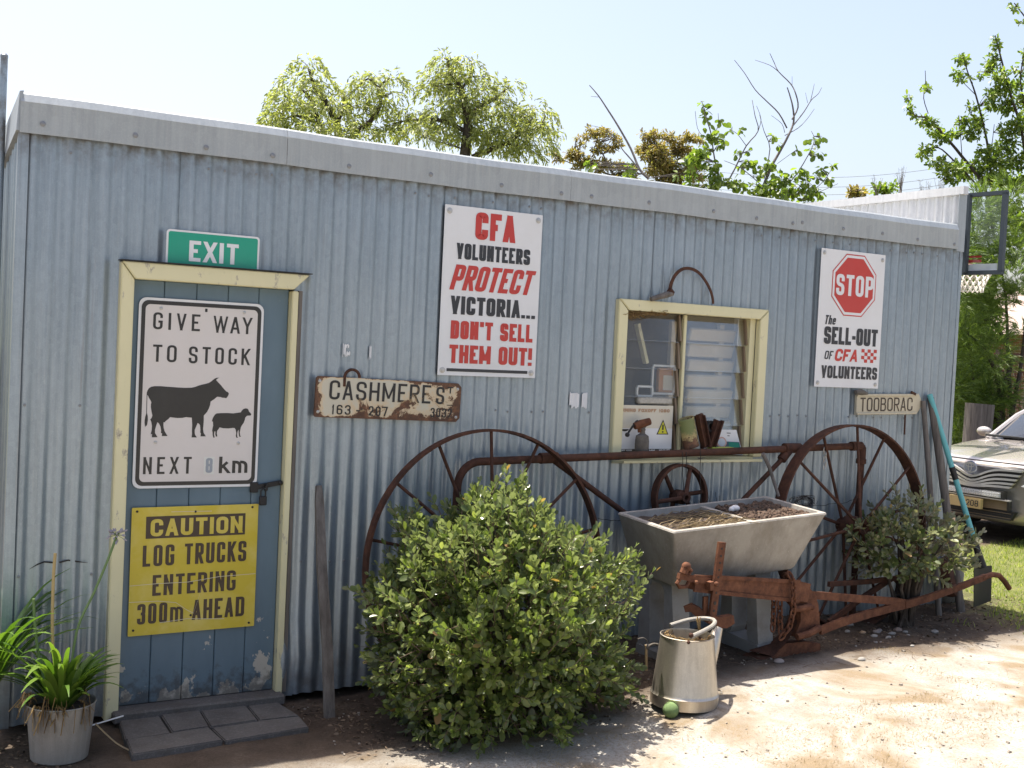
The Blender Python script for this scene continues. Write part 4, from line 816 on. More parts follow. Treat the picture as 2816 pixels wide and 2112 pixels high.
# gauge foot below the coulter
add('gauge_foot', MB().strip([G(900, 920, -.88), G(1000, 960, -.88), G(1080, 955, -.88), G(1150, 925, -.88)], [.04, .055, .062, .045], .04, (0, 0, 1)).ball(G(1085, 950, -.88), .042, 8, (1.1, .5, .8)).strip([G(860, 900, -.86), G(800, 850, -.84), G(740, 810, -.82), G(670, 830, -.80)], [.04, .045, .04, .025], .04, (0, 0, 1)), 'rust2', True)
add('coulter_brace', MB().strip([G(885, 700, -.86), G(880, 920, -.86)], .03, .012, (1, 0, 0)), 'rust2')
# body (frog), mouldboard and share
yb = -.74
frog = [(1740, 560), (1850, 555), (1930, 600), (1995, 680), (2030, 780), (2040, 900), (2045, 990), (2060, 1050), (1990, 1085), (1890, 1120), (1800, 1115), (1810, 1060), (1850, 960), (1850, 850), (1790, 780), (1745, 700)]
fv = [at(*g6(*q), yb) for q in frog]; n = len(fv)
add('frog', MB().add([tuple(v) for v in fv]+[tuple(v+Vector((0, .07, 0))) for v in fv], [tuple(range(n)), tuple(range(2*n-1, n-1, -1))]+[(i, n+i, n+(i+1) % n, (i+1) % n) for i in range(n)]))
add('rib', MB().tube([G(1780, 830, -.76), G(1860, 825, -.77), G(1950, 800, -.76)], .018, 8).tube([G(1810, 1110, -.76), G(1930, 1080, -.77), G(2040, 1020, -.76)], .02, 8).ball(G(1970, 815, -.76), .014, 6), 'rust2', True)
mold = MB(); rows = [[(1795, 640, -.70), (1830, 740, -.70), (1830, 880, -.71), (1800, 1010, -.72), (1720, 1150, -.73), (1570, 1310, -.73)], [(1780, 640, -.66), (1750, 760, -.655), (1740, 900, -.65), (1680, 1050, -.65), (1530, 1190, -.655), (1330, 1250, -.66)]]
R = [[G(*q) for q in row] for row in rows]
for row in R: mold.v += [tuple(v) for v in row]
for row in R: mold.v += [tuple(v+Vector((.006, .012, 0))) for v in row]
for i in range(5): mold.f += [(i, i+1, 6+i+1, 6+i), (12+i, 18+i, 18+i+1, 12+i+1)]
add('mouldboard', mold, 'rust', True)
sh = [(1555, 1310), (1700, 1180), (1890, 1160), (2050, 1180), (2050, 1270), (1950, 1290), (1780, 1310), (1570, 1385)]; sv = [at(*g6(*q), -.72) for q in sh]; n = len(sv)
add('share', MB().add([tuple(v) for v in sv]+[tuple(v+Vector((0, .05, .0))) for v in sv], [tuple(range(n)), tuple(range(2*n-1, n-1, -1))]+[(i, n+i, n+(i+1) % n, (i+1) % n) for i in range(n)]), 'rust2')
pt = [G(1560, 1312, -.722), G(1400, 1360, -.715), G(1240, 1440, -.70), G(1215, 1475, -.69), G(1570, 1400, -.722)]
add('share_point', MB().add([tuple(v) for v in pt]+[tuple(v+Vector((.02, .1, .02))) for v in pt], [(0, 1, 2, 3, 4), (9, 8, 7, 6, 5)]+[(i, 5+i, 5+(i+1) % 5, (i+1) % 5) for i in range(5)]), 'rust')
# handles: upper and lower stays meeting, then the long grip with a bent end
J = pp(1965, 1304, -.53)
add('handle', MB().strip([pp(1722, 1283, -.755), pp(1840, 1292, -.66), pp(1935, 1299, -.55), J], .044, .018, (0, 0, 1)))
add('handle', MB().strip([pp(1772, 1362, -.72), pp(1815, 1345, -.69), pp(1880, 1325, -.6), pp(1930, 1312, -.56), J], .047, .018, (0, 0, 1)))
add('handle', MB().strip([J+Vector((-.06, -.012, 0)), pp(2010, 1290, -.5), pp(2080, 1265, -.46), pp(2128, 1246, -.43)], [.048, .045, .042, .038], .022, (0, 0, 1)).tube([pp(2120, 1249, -.43), pp(2143, 1241, -.42), pp(2158, 1243, -.41), pp(2170, 1256, -.40), pp(2180, 1271, -.40)], .0185, 10))
add('handle', MB().strip([pp(1790, 1262, -.40), pp(1880, 1256, -.36), pp(1960, 1246, -.33)], .03, .02, (0, 0, 1)).strip([pp(1790, 1345, -.44), pp(1850, 1300, -.38), pp(1925, 1250, -.34)], .035, .018, (0, 0, 1)), 'rust')
add('stay', MB().tube([pp(1925, 1283, -.35), pp(2000, 1298, -.5)], .011, 8), 'black_iron')
# chain over the beam
def chain(pts, nm, root, lk=.042, r=.0058, mt='rust2'):
    P = [Vector(q) for q in pts]; seg = [(P[i+1]-P[i]).length for i in range(len(P)-1)]; tot = sum(seg); k = 0; s = 0
    while s < tot:
        t = s; i = 0
        while i < len(seg)-1 and t > seg[i]: t -= seg[i]; i += 1
        d = (P[i+1]-P[i]).normalized(); c = P[i]+d*t; a = Vector((0, 1, 0)) if abs(d.y) < .8 else Vector((1, 0, 0)); u = (a-d*d.dot(a)).normalized(); v = d.cross(u); q = u if k % 2 else v
        mb = MB().tube([c+d*(math.cos(b)*lk*.62)+q*(math.sin(b)*lk*.36) for b in [2*math.pi*j/10 for j in range(10)]], r, 6, True); o = mb.build('chain_link', M[mt], None, True); adopt(root, o); s += lk*.86; k += 1
chn = thing('chain', 'rusty iron chain looped over the plough beam', 'chain', (3.9, -.75, .1))
chain([G(1690, 490, -.72), G(1740, 480, -.78), G(1775, 560, -.81), G(1780, 700, -.81), G(1775, 850, -.80), G(1740, 1000, -.79), G(1660, 1110, -.785)], 'chain', chn)
chain([G(1580, 740, -.74), G(1575, 900, -.75), G(1565, 1040, -.76)], 'chain', chn)
chain([G(1640, 780, -.75), G(1640, 950, -.76), G(1650, 1100, -.775)], 'chain', chn)
# ---------------------------------------------------------------- watering can, ball
can = thing('watering_can', 'galvanised watering can with tall spout standing by the bush', 'watering can', (2.90, -1.10, gh(2.9, -1.1)))
f6 = lambda x, y, d: at((1650+x*.4822)/KP, (1200+y*.4822)/KP, d)
bL, bR, tL, tR = f6(318, 1490, -1.1), f6(658, 1490, -1.1), f6(322, 1150, -1.1), f6(590, 1150, -1.1)
rb = (bR-bL).length*.5*.86; cx = (bL.x+bR.x)/2-.012; cz0 = gh(2.9, -1.1); zt = f6(420, 1145, -1.1).z; rt = rb*.80; hz = zt-cz0
can.location = (cx, -1.1, cz0)
MB().lathe([(rb*.97, .0), (rb*1.02, .004), (rb*1.02, .05), (rb*1.035, .056), (rb*1.0, .062), (rb*.985, .07), (rt, hz), (rt*1.03, hz+.004), (rt*.985, hz+.006), (rt*.97, hz-.004), (rb*.94, .08), (rb*.9, .02), (0, .02)], (0, 0, 0), 40).build('body', M['can'], can, 30)
# spout: flattened cone from the lower front of the can to its open mouth, leaning away to the right
sp0 = Vector((rb*.80, .02, .14)); tip = f6(676, 1090, -1.06)-can.location
MB().tube([sp0, sp0+(tip-sp0)*.5, tip], [.055, .042, .022], 14, False, False).build('spout', M['can'], can, True)
j0 = f6(600, 1215, -1.08)-can.location; j1 = f6(655, 1185, -1.07)-can.location
MB().tube([j0-Vector((.02,0,0)), j1], .016, 10).build('spout_stay', M['can'], can, True)
ha = f6(515, 1140, -1.23)-can.location; hb_ = f6(655, 1060, -1.12)-can.location; hc = f6(500, 1045, -1.0)-can.location
hp = [f6(515, 1145, -1.24)-can.location, f6(580, 1115, -1.22)-can.location, f6(635, 1085, -1.17)-can.location, f6(655, 1060, -1.10)-can.location, f6(640, 1045, -1.04)-can.location, f6(585, 1038, -1.0)-can.location, f6(500, 1048, -.98)-can.location, f6(400, 1078, -.98)-can.location]
def smooth(P, n=4):
    P = [Vector(q) for q in P]; out = []
    for i in range(len(P)-1):
        p0, p1, p2, p3 = P[max(i-1, 0)], P[i], P[i+1], P[min(i+2, len(P)-1)]
        for k in range(n): t = k/n; out.append(0.5*((2*p1)+(p2-p0)*t+(2*p0-5*p1+4*p2-p3)*t*t+(3*p1-p0-3*p2+p3)*t**3))
    return out+[P[-1]]
MB().tube(smooth(hp), .0105, 8).build('handle', M['bucket'], can, True)
MB().ball(hp[0]+Vector((0, -.006, .01)), .012, 5).ball(f6(505, 1175, -1.24)-can.location, .009, 5).ball(f6(570, 1150, -1.225)-can.location, .008, 5).build('rivet', M['rust'], can, True)
mb = MB()
for k in range(60): a, l = random.uniform(1.5, 5.5), random.uniform(.03, .09); r0 = rt*.75; mb.tube([(r0*math.cos(a), r0*math.sin(a), hz-.04), (r0*1.05*math.cos(a+.2), r0*1.05*math.sin(a+.2), hz-.02+l*.4), (r0*1.15*math.cos(a+.5), r0*1.15*math.sin(a+.5), hz-.01+l*.2)], .0015, 4)
o = stuff(mb.build('dry_roots', M['deadleaf'], None)); o.location = can.location; tag(o, 'dry matted roots filling the top of the watering can', 'roots')
q = f6(567, 1080, -1.15); mb = MB()
for k in range(7): mb.tube([q+Vector((0, 0, -.02)), q+Vector((random.uniform(-.02, .02), 0, random.uniform(.0, .05)))], [.006, .003], 5)
o = mb.build('withered_leaf', M['deadleaf'], None, True); tag(o, 'curled withered leaf caught on the watering can handle', 'leaf')
q = f6(405, 1537, -1.19); r = .038; o = MB().ball((q.x, -1.19, gh(q.x, -1.19)+r*.92), r, 10).build('ball', plain('worn_green_ball', (0.13, 0.20, 0.075), .9, 0, .5, 40), None, True); tag(o, 'worn green ball lying on the ground at the foot of the watering can', 'ball')
# garden tap standing pipe between bush and can
tp = thing('garden_tap', 'thin brass garden tap pipe between the bush and the watering can', 'tap', (2.72, -.95, gh(2.72, -.95)))
f = lambda x, y, d=-.95: f6(x, y, d)
o = MB().tube([f(265, 1335), f(262, 1190)], .007, 8).build('pipe', plain('dull_brass', (0.36, 0.27, 0.16), .5, .5), None, True); adopt(tp, o)
o = MB().tube(smooth([f(265, 1205), f(300, 1185), f(330, 1187)]), .006, 8).tube(smooth([f(215, 1155), f(250, 1150), f(270, 1170), f(268, 1200)]), .003, 6).ball(f(270, 1200), .014, 6).build('valve', M['timber'], None, True); adopt(tp, o)
o = MB().tube(smooth([f(262, 1335), f(290, 1340), f(320, 1370), f(338, 1420)]), .002, 5).build('thin_wire', M['wire'], None, True); adopt(tp, o)
# ---------------------------------------------------------------- things on and around the wall
def on_wall(name, label, cat, mb, mt, sm=True): return tag(mb.build(name, M[mt], None, sm), label, cat)
f5 = lambda x, y, d: at((1600+x*.42194)/KP, (650+y*.42194)/KP, d)
sk = thing('sickle', 'rusty curved sickle hung above the window', 'sickle', f5(575, 360, -.05))
P = smooth([f5(573, 352, -.05), f5(585, 300, -.05), f5(615, 245, -.05), f5(660, 212, -.05), f5(715, 212, -.05), f5(765, 240, -.05), f5(805, 290, -.05), f5(835, 345, -.05), f5(852, 400, -.05), f5(856, 440, -.05)], 4); n = len(P)
o = MB().strip(P, [.010+.006*math.sin(math.pi*min(1, i/(n-1)*1.1)) for i in range(n)], .006, (0, -1, 0)).build('blade', M['rust'], None, 30)
mb = MB()
mb = MB(); 
for i in range(n):
    d = (P[min(i+1, n-1)]-P[max(i-1, 0)]).normalized(); nrm = Vector((d.z, 0, -d.x)); ww = .0105*(1-.35*i/(n-1)); mb.v += [tuple(P[i]+nrm*s*ww+Vector((0, t, 0))) for s, t in ((1, -.003), (1, .003), (-1, .003), (-1, -.003))]
for i in range(n-1): mb.f += [(i*4+k, i*4+(k+1) % 4, i*4+4+(k+1) % 4, i*4+4+k) for k in range(4)]
bpy.data.objects.remove(o); o = mb.build('blade', M['rust'], None, 30); adopt(sk, o)
o = MB().tube([f5(592, 372, -.06), f5(560, 378, -.06), f5(500, 395, -.06), f5(450, 410, -.06)], [.014, .018, .016, .013], 10).build('handle', M['grain'], None, True); adopt(sk, o)
o = MB().tube([f5(568, 348, -.055), f5(590, 375, -.058)], .018, 8).build('ferrule', M['rust'], None, True); adopt(sk, o)
# plank beside the door, posts and spade at the right end
a, b = Vector((1.365, -.03, .93)), Vector((1.352, -.33, gh(1.35, -.33)-.03))
mb = MB().strip([b, b+(a-b)*.3+Vector((.006, 0, 0)), b+(a-b)*.65+Vector((-.004, 0, 0)), b+(a-b)*.93, a], [.05, .05, .048, .042, .026], .022, (1, 0, 0)); on_wall('plank', 'weathered grey plank leaning on the wall between door and bush', 'plank', mb, 'grain', False)
for (u0, v0, u1, v1, r, lab) in ((1994, 866, 2012, 1110, .019, 'thinner leaning grey timber pole, left of the two behind the blue handled spade'), (2010, 858, 2046, 1110, .027, 'thicker leaning grey timber pole, right of the two behind the blue handled spade')):
    a, b = at(u0, v0, -.04), at(u1, v1, -.17); d = (b-a).normalized(); b = a+d*((a.z-.01)/-d.z)
    mb = MB().tube([a, a+(b-a)*.3+Vector((.006, 0, 0)), a+(b-a)*.7, b], [r*.85, r, r, r*1.05], 10); on_wall('pole', lab, 'pole', mb, 'grain').__setitem__('group', 'timber poles leaning on the right end of the shed')
sp = thing('spade', 'long spade with turquoise handle and black blade leaning at the right corner', 'spade', (6.3, -.3, .02))
a, b = at(2008, 852, -.045), at(2104, 1165, -.24); e = at(2122, 1225, -.275)
M['turq'] = painted('turquoise_paint', (0.12, 0.40, 0.42), (0.30, 0.42, 0.42), (0.25, 0.2, 0.15), 1, .68)
mid = a+(b-a)*.50; mid2 = a+(b-a)*.585
adopt(sp, MB().tube([a, mid], .0185, 12).tube([mid2, b], .0185, 12).build('shaft', M['turq'], None, True), MB().tube([mid, mid2], .0205, 12).build('tape', M['black_iron'], None, True), MB().tube([b, b+(e-b)*.5, e], [.022, .024, .03], 10).build('socket', M['black_iron'], None, True))
tl, tr2 = at(2104, 1228, -.30), at(2143, 1222, -.26); bl, br = at(2104, 1312, -.30), at(2141, 1298, -.27); cc = Vector((0, -.02, 0))
mb = MB(); mt_ = (tl+tr2)*.5+Vector((.0, .03, .0)); mb_ = (bl+br)*.5+Vector((0, .02, -.012)); V = [tl, mt_, tr2, bl, mb_, br]; mb.v = [tuple(v) for v in V]+[tuple(v+Vector((0, .004, 0))) for v in V]; mb.f = [(0, 3, 4, 1), (1, 4, 5, 2), (6, 7, 10, 9), (7, 8, 11, 10)]+[(0, 1, 7, 6), (1, 2, 8, 7), (3, 9, 10, 4), (4, 10, 11, 5), (0, 6, 9, 3), (2, 5, 11, 8)]
adopt(sp, mb.build('blade', M['black_iron'], None, 30))
# stone and rusty drum at the corner behind the shrub
q = at(2075, 1215, -.12); o = MB().ball((q.x+.05, .02, .20), .2, 8, (.62, .5, 1.1)).build('rock', M['concrete'], None, True); tag(o, 'pale upright rock at the right corner of the shed behind the shrub', 'rock')
q = at(2052, 1245, -.2); dr = thing('old_tyre', 'old dark wheel hub leaning between shrub and spade', 'wheel hub', (q.x, -.2, q.z))
MB().lathe([(.05, -.04), (.11, -.04), (.135, -.03), (.14, 0), (.135, .03), (.11, .04), (.05, .04), (.05, -.04)], (0, 0, 0), 24, ax=(.5, -1, .25)).build('tread', M['rust'], dr, True); MB().lathe([(.06, -.03), (.06, .03), (.02, .035), (.02, -.035), (.06, -.03)], (0, 0, 0), 16, ax=(.5, -1, .25)).build('core', M['black_iron'], dr, True)
# grey pole left of the shed
q = at(9, 125, .3); o = MB().tube([(q.x, .3, -.13), (q.x, .3, q.z)], .016, 12).lathe([(.017, 0), (.017, .012), (.010, .02), (0, .02)], (q.x, .3, q.z), 12).build('pole', M['galv'], None, True); tag(o, 'tall grey steel pole at the left end of the shed', 'pole')
mb = MB().box((-.30, .42, .7), (.10, .06, 1.65), bev=.006); o = mb.build('gate_post', rusty('brown_timber', (.10, .05, .03), (.22, .13, .07), (.34, .24, .15)), None); tag(o, 'brown timber post beside the steel pole at the left edge', 'post')
# wires hanging from the pipe
def hang(u, v0, v1, lab, amp=.004):
    a, b = at(u, v0, -.15), at(u+2, v1, -.15); P = [a+(b-a)*t+Vector((amp*math.sin(t*9), 0, 0)) for t in [k/10 for k in range(11)]]
    o = MB().tube(P, .0022, 5).build('hanging_wire', M['wire'], None, True); tag(o, lab, 'wire', 'thin wires hanging from the rusty pipe')
hang(1512, 962, 1085, 'thin dark wire hanging from the pipe below the right half of the window', .003)
hang(1482, 976, 1060, 'right one of two thin wires hanging from the pipe over the pulley wheel', .003); hang(1474, 976, 1060, 'left one of two thin wires hanging from the pipe over the pulley wheel', .002)
# rusty netting wires along the wall
mb = MB()
for (u0, v0, u1, v1) in ((1290, 1118, 1380, 1118), (1550, 1085, 1700, 1085), (1700, 1090, 1860, 1078)):
    a, b = at(u0, v0, -.06), at(u1, v1, -.06); P = [a+(b-a)*(k/14)+Vector((0, random.uniform(-.01, .01), -.02*math.sin(math.pi*k/14)+random.uniform(-.004, .004))) for k in range(15)]; mb.tube(P, .002, 4)
o = mb.build('fence_wire', M['wire'], None, True); tag(o, 'loose dark fence wire strung along the wall behind the trough', 'wire')
mb = MB(); c = at(1735, 1085, -.10)
for k in range(26):
    a = [random.uniform(0, 6.3) for _ in range(3)]; r = random.uniform(.02, .07); mb.tube([(c.x+r*1.6*math.cos(a[0]+t), c.y+.02*math.sin(a[1]+t*2), c.z+r*.7*math.sin(a[0]+t+.3*math.sin(a[2]+t))) for t in [q*.35 for q in range(12)]], .0014, 4)
o = mb.build('wire_tangle', M['wire'], None, True); tag(o, 'tangle of rusty wire netting on the wall left of the broad rusty wheel', 'wire tangle')
mb = MB()
for k in range(14):
    u = 1500+k*9; a, b = at(u, 1090-30*math.exp(-((k-4)/3)**2), -.05), at(u+random.uniform(-14, 14), 1112, -.05); mb.tube([a, (a+b)*.5+Vector((random.uniform(-.01, .01), -.01, 0)), b], .0013, 4)
o = mb.build('wire_netting', M['wire'], None, True); tag(o, 'scrap of wire netting behind the back rim of the trough', 'wire netting')
cw = thing('hanging_chain', 'short light chain hanging from the pipe behind the broad rusty wheel', 'chain', at(1782, 975, -.17)); chain([at(1782, 972, -.17), at(1781, 1012, -.17)], 'c', cw, .03, .0035, 'steel')
P = smooth([at(1648, 980, -.2), at(1660, 1005, -.2), at(1670, 1035, -.21), at(1682, 1072, -.24)]); on_wall('branch', 'bare grey crooked branch standing behind the trough near the broad wheel', 'branch', MB().tube(P, [.013-.004*i/len(P) for i in range(len(P))], 8), 'barkg')
P = smooth([at(1690, 1235, -.2), at(1705, 1262, -.22), at(1725, 1280, -.24)]); on_wall('branch', 'short dark branch behind the plough beam under the trough end', 'branch', MB().tube(P, .012, 8), 'bark')
# ---- window sill: blowlamp, tin, iron channels, notices, nest, things inside
fw = lambda x, y, d: at((1680+x*.30137)/KP, (800+y*.30137)/KP, d)
bl_ = thing('blowlamp', 'old grey blowlamp with rusty burner on the window sill', 'blowlamp', fw(275, 1455, -.06))
q0, q1 = fw(280, 1455, -.06), fw(255, 1300, -.06); h = q1.z-q0.z
L = Vector((q0.x, -.06, q0.z))
def ad(root, *o): return adopt(root, *o)
ad(bl_, MB().lathe([(.040, 0), (.041, .004), (.041, h*.55), (.037, h*.85), (.016, h), (.014, h+.015), (.018, h+.02), (.012, h+.04), (0, h+.04)], L, 24).build('tank', M['timber'], None, 30),
   MB().tube([fw(262, 1290, -.06), fw(255, 1235, -.06)], .011, 8).tube([fw(215, 1235, -.06), fw(270, 1215, -.065), fw(355, 1190, -.075)], [.02, .024, .021], 12).build('burner', M['rust2'], None, True),
   MB().tube(smooth([fw(150, 1310, -.06), fw(175, 1270, -.06), fw(225, 1200, -.06), fw(245, 1185, -.06)]), .006, 6).ball(fw(150, 1312, -.06), .014, 6).tube(smooth([fw(320, 1230, -.06), fw(300, 1260, -.06), fw(302, 1305, -.06)]), .005, 6).build('pump_lever', M['black_iron'], None, True))
tn = thing('rusty_tin', 'rusty green tin can tilted on the window sill', 'tin', fw(720, 1430, -.055))
a, b = fw(735, 1425, -.055), fw(685, 1160, -.055)
d = (b-a); tmb = MB().lathe([(.052, 0), (.054, .006), (.052, .012), (.052, d.length-.012), (.054, d.length-.006), (.052, d.length), (.046, d.length-.002), (.046, .02)], a, 24, ax=d.normalized(), sy=.75)
M['greentin'] = rustsign('green_tin_paint', (0.16, 0.19, 0.07), 0.50, edge=False); ad(tn, tmb.build('body', M['greentin'], None, 30))
for (x0, y0, x1, y1, w_, t_, lab) in ((800, 1130, 860, 1425, .055, .02, 'rusty iron channel leaning beside the tin on the window sill'), (975, 1180, 900, 1420, .05, .02, 'rusty iron plate leaning to the right on the window sill')):
    a, b = fw(x0, y0, -.07), fw(x1, y1, -.06); o = MB().bar(a, b, t_, w_, (0, 1, 0)).bar(a+Vector((.022, -.018, 0)), b+Vector((.022, -.018, 0)), .03, .006, (0, 1, 0)).bar(a+Vector((-.022, -.018, 0)), b+Vector((-.022, -.018, 0)), .03, .006, (0, 1, 0)).build('iron_scrap', M['rust']); tag(o, lab, 'scrap iron', 'rusty iron pieces on the window sill')
q = fw(890, 1240, -.05); o = MB().lathe([(.036, 0), (.036, .03), (.02, .03), (.02, 0)], (q.x, -.04, q.z), 20, ax=(.2, -1, .1)).build('iron_ring', M['black_iron'], None, True); tag(o, 'black iron ring wedged between the rusty iron pieces on the sill', 'ring')
q = fw(1010, 1435, -.08); o = MB().box((q.x, -.075, q.z), (.17, .05, .012), bev=.003).build('yellow_board', M['greentin'] if False else plain('yellow_green_paint', (0.35, 0.42, 0.05), .6), None); tag(o, 'small yellow green board lying on the sill behind the pipe', 'board')
q = fw(1010, 1470, -.08); o = MB().box((q.x-.02, -.082, q.z+.004), (.19, .05, .014), bev=.003).build('dark_board', M['timber'], None); tag(o, 'grey wooden strip under the yellow green board on the sill', 'board')
# white notice standing at the left half
a, b, c = fw(70, 1040, .008), fw(556, 1045, .008), fw(62, 1480, .008); W, H = b.x-a.x, a.z-c.z
s = thing('notice', 'white warning notice with yellow triangle standing on the window sill', 'notice', (c.x, .008, c.z)); panel([(0, 0), (W, 0), (W, H), (0, H)], .004).build('panel', M['paper'], s)
flat(MB(), [(0, .0*H), (W, .0), (W*1.0, .52*H), (0, .52*H)], -.0012).build('lower_panel', M['white'], s); flat(MB(), [(0, .0), (W, .0), (W, .085*H), (0, .085*H)], -.0018).build('black_band', M['black'], s)
flat(MB(), [(.70*W, .39*H), (.93*W, .39*H), (.815*W, .71*H)], -.0018).build('triangle_edge', M['black'], s); flat(MB(), [(.728*W, .41*H), (.902*W, .41*H), (.815*W, .665*H)], -.0024).build('triangle', plain('hazard_yellow', (0.58, 0.56, 0.03), .5), s)
mb = MB(); letter(mb, '!', .80*W, .83*W, .43*H, .17*H, .012, yoff=-.003); mb.build('exclamation_mark', M['black'], s)
M['faded'] = plain('faded_brown_print', (0.42, 0.27, 0.17), .8); mb = MB(); letter(mb, 'RNING FOXOFF 1080', .03*W, .93*W, .86*H, .07*H, .007, yoff=-.002); mb.build('lettering', M['faded'], s)
mb = MB(); letter(mb, 'OXOFF ECON', .01*W, .25*W, .045*H, .03*H, .0035, yoff=-.003); letter(mb, 'LAMBS ' if False else 'LAM', .58*W, .68*W, .045*H, .03*H, .0035, yoff=-.003); letter(mb, 'WILDLIFE', .76*W, .97*W, .045*H, .03*H, .0035, yoff=-.003); mb.build('lettering', M['white'], s)
mb = MB(); P = [(.02*W+.08*W*(1+math.cos(t)), .50*H+.045*H*math.sin(t)) for t in [math.pi+math.pi*k/12 for k in range(13)]]; flat(mb, P, -.0018); mb.build('black_badge', M['black'], s)
# small printed card at the right
a, b, c = fw(960, 1265, .0), fw(1145, 1268, .0), fw(930, 1480, .0); d2 = fw(1205, 1500, .0)
s = thing('card', 'small white and teal printed card standing at the right end of the sill', 'card', c); L = [q-c for q in (c, d2, b, a)]
MB().add([tuple(q) for q in L]+[tuple(q+Vector((0, .003, 0))) for q in L], [(0, 1, 2, 3), (7, 6, 5, 4), (0, 4, 5, 1), (1, 5, 6, 2), (2, 6, 7, 3), (3, 7, 4, 0)]).build('panel', M['white'], s)
p = lambda u, v, y: tuple((L[0]*(1-u)+L[1]*u)*(1-v)+(L[3]*(1-u)+L[2]*u)*v+Vector((0, y, 0)))
MB().add([p(.02, .02, -.001), p(.98, .02, -.001), p(.98, .52, -.001), p(.02, .52, -.001)], [(0, 1, 2, 3)]).build('lower_panel', plain('slate_blue', (0.05, 0.10, 0.14), .5), s); MB().add([p(.55, .30, -.002), p(.95, .30, -.002), p(.95, .50, -.002), p(.55, .50, -.002)], [(0, 1, 2, 3)]).build('teal_panel', plain('teal_green', (0.01, 0.22, 0.15), .5), s)
MB().add([p(.27+.2*math.cos(t)*1.0, .48+.22*math.sin(t), -.003) for t in [k*.4 for k in range(16)]], [tuple(range(16))]).build('pink_ring', plain('faded_pink', (0.55, 0.32, 0.26), .6), s); MB().add([p(.27+.15*math.cos(t), .48+.17*math.sin(t), -.004) for t in [k*.4 for k in range(16)]], [tuple(range(16))]).build('blue_disc', plain('pale_blue', (0.50, 0.55, 0.60), .6), s)
MB().add([p(.5, .85, -.002), p(.68, .85, -.002), p(.68, .88, -.002), p(.5, .88, -.002)], [(0, 1, 2, 3)]).add([p(.52, .74, -.002), p(.62, .74, -.002), p(.62, .77, -.002), p(.52, .77, -.002)], [(0, 1, 2, 3)]).build('print', M['navy'], s)
# straw nest under the head
mb = MB(); r = random.Random(3)
for k in range(420):
    t = r.random()**1.3; x, y = 115+t*400, 185+r.uniform(0, 1)*55*(1-.75*t); a = fw(x, y, -.01+r.uniform(-.03, .03)); b = a+Vector((r.uniform(-.06, .06), r.uniform(-.02, .02), r.uniform(-.018, .014))); mb.tube([a, (a+b)*.5+Vector((0, 0, r.uniform(-.006, .006))), b], .0018, 3)
o = mb.build('bird_nest', M['deadleaf']); tag(o, 'straw bird nest under the window head', 'nest')
# behind the glass: shutter, batten, picture frames, block, book
M['oldcream'] = painted('old_cream_slats', (0.50, 0.42, 0.29), (0.45, 0.36, 0.24), (0.22, 0.17, 0.11))
sh = thing('louvre_shutter', 'cream wooden louvre shutter standing inside behind the right half of the window', 'shutter', fw(900, 1250, .16))
for k in range(8):
    z0 = 1.79-k*.095; q = fw(900, 480, .16); o = MB().box((fw(905, 700, .16).x+.0, .16+.01*(k % 2), z0), (.36, .03, .078+.01*math.sin(k*2.1)), rx=.28, bev=.006).build('slat', M['oldcream'], None); adopt(sh, o)
for x in (3.695, 4.075): adopt(sh, MB().box((x, .185, 1.45), (.035, .03, .82)).build('stile', M['oldcream'], None))
a, b = fw(240, 300, .12), fw(320, 660, .12); on_wall('batten', 'cream painted batten leaning inside behind the left half of the window', 'batten', MB().bar(a, b, .035, .02, (0, 1, 0)), 'cream', False)
def pframe(x0, y0, x1, y1, dpt, lab):
    a, b = fw(x0, y0, dpt), fw(x1, y1, dpt); mb = MB(); w_ = .012
    for (c, d) in ((( (a.x+b.x)/2, a.z), (b.x-a.x, w_)), (((a.x+b.x)/2, b.z), (b.x-a.x, w_))): mb.box((c[0], dpt, c[1]), (d[0], .012, w_))
    for x in (a.x, b.x): mb.box((x, dpt+.001, (a.z+b.z)/2), (w_, .012, abs(a.z-b.z)-w_))
    o = mb.build('picture_frame', M['white']); tag(o, lab, 'picture frame', 'picture frames inside the window')
pframe(385, 680, 570, 940, .10, 'thin white picture frame standing inside the window beside the orange book'); pframe(240, 870, 375, 960, .08, 'thin white picture frame low inside the left half of the window')
a, b = fw(430, 700, .14), fw(575, 930, .14); bk = thing('book', 'orange book inside the left half of the window', 'book', ((a.x+b.x)/2, .14, b.z)); W, H = b.x-a.x, a.z-b.z
MB().box((0, 0, H/2), (W, .03, H), bev=.003).build('cover', plain('orange_cover', (0.45, 0.20, 0.05), .6), bk); MB().box((W*.1, -.016, H*.40), (W*.7, .002, H*.6)).build('title_panel', M['paper'], bk)
a, b = fw(235, 965, .05), fw(545, 1040, .05); mb = MB().box(((a.x+b.x)/2, .05, (a.z+b.z)/2), (b.x-a.x, .04, a.z-b.z), bev=.012); o = mb.build('foam_block', plain('mottled_foam', (0.42, 0.40, 0.35), .9, 0, .5, 60, .6), None, True); tag(o, 'mottled grey white foam block lying inside the left half of the window', 'foam block')
o = MB().box((3.7, .9, 1.4), (2.2, .03, 1.9)).build('inner_panel', plain('dim_lining', (0.30, 0.27, 0.23), .9), None); adopt(shed, o)
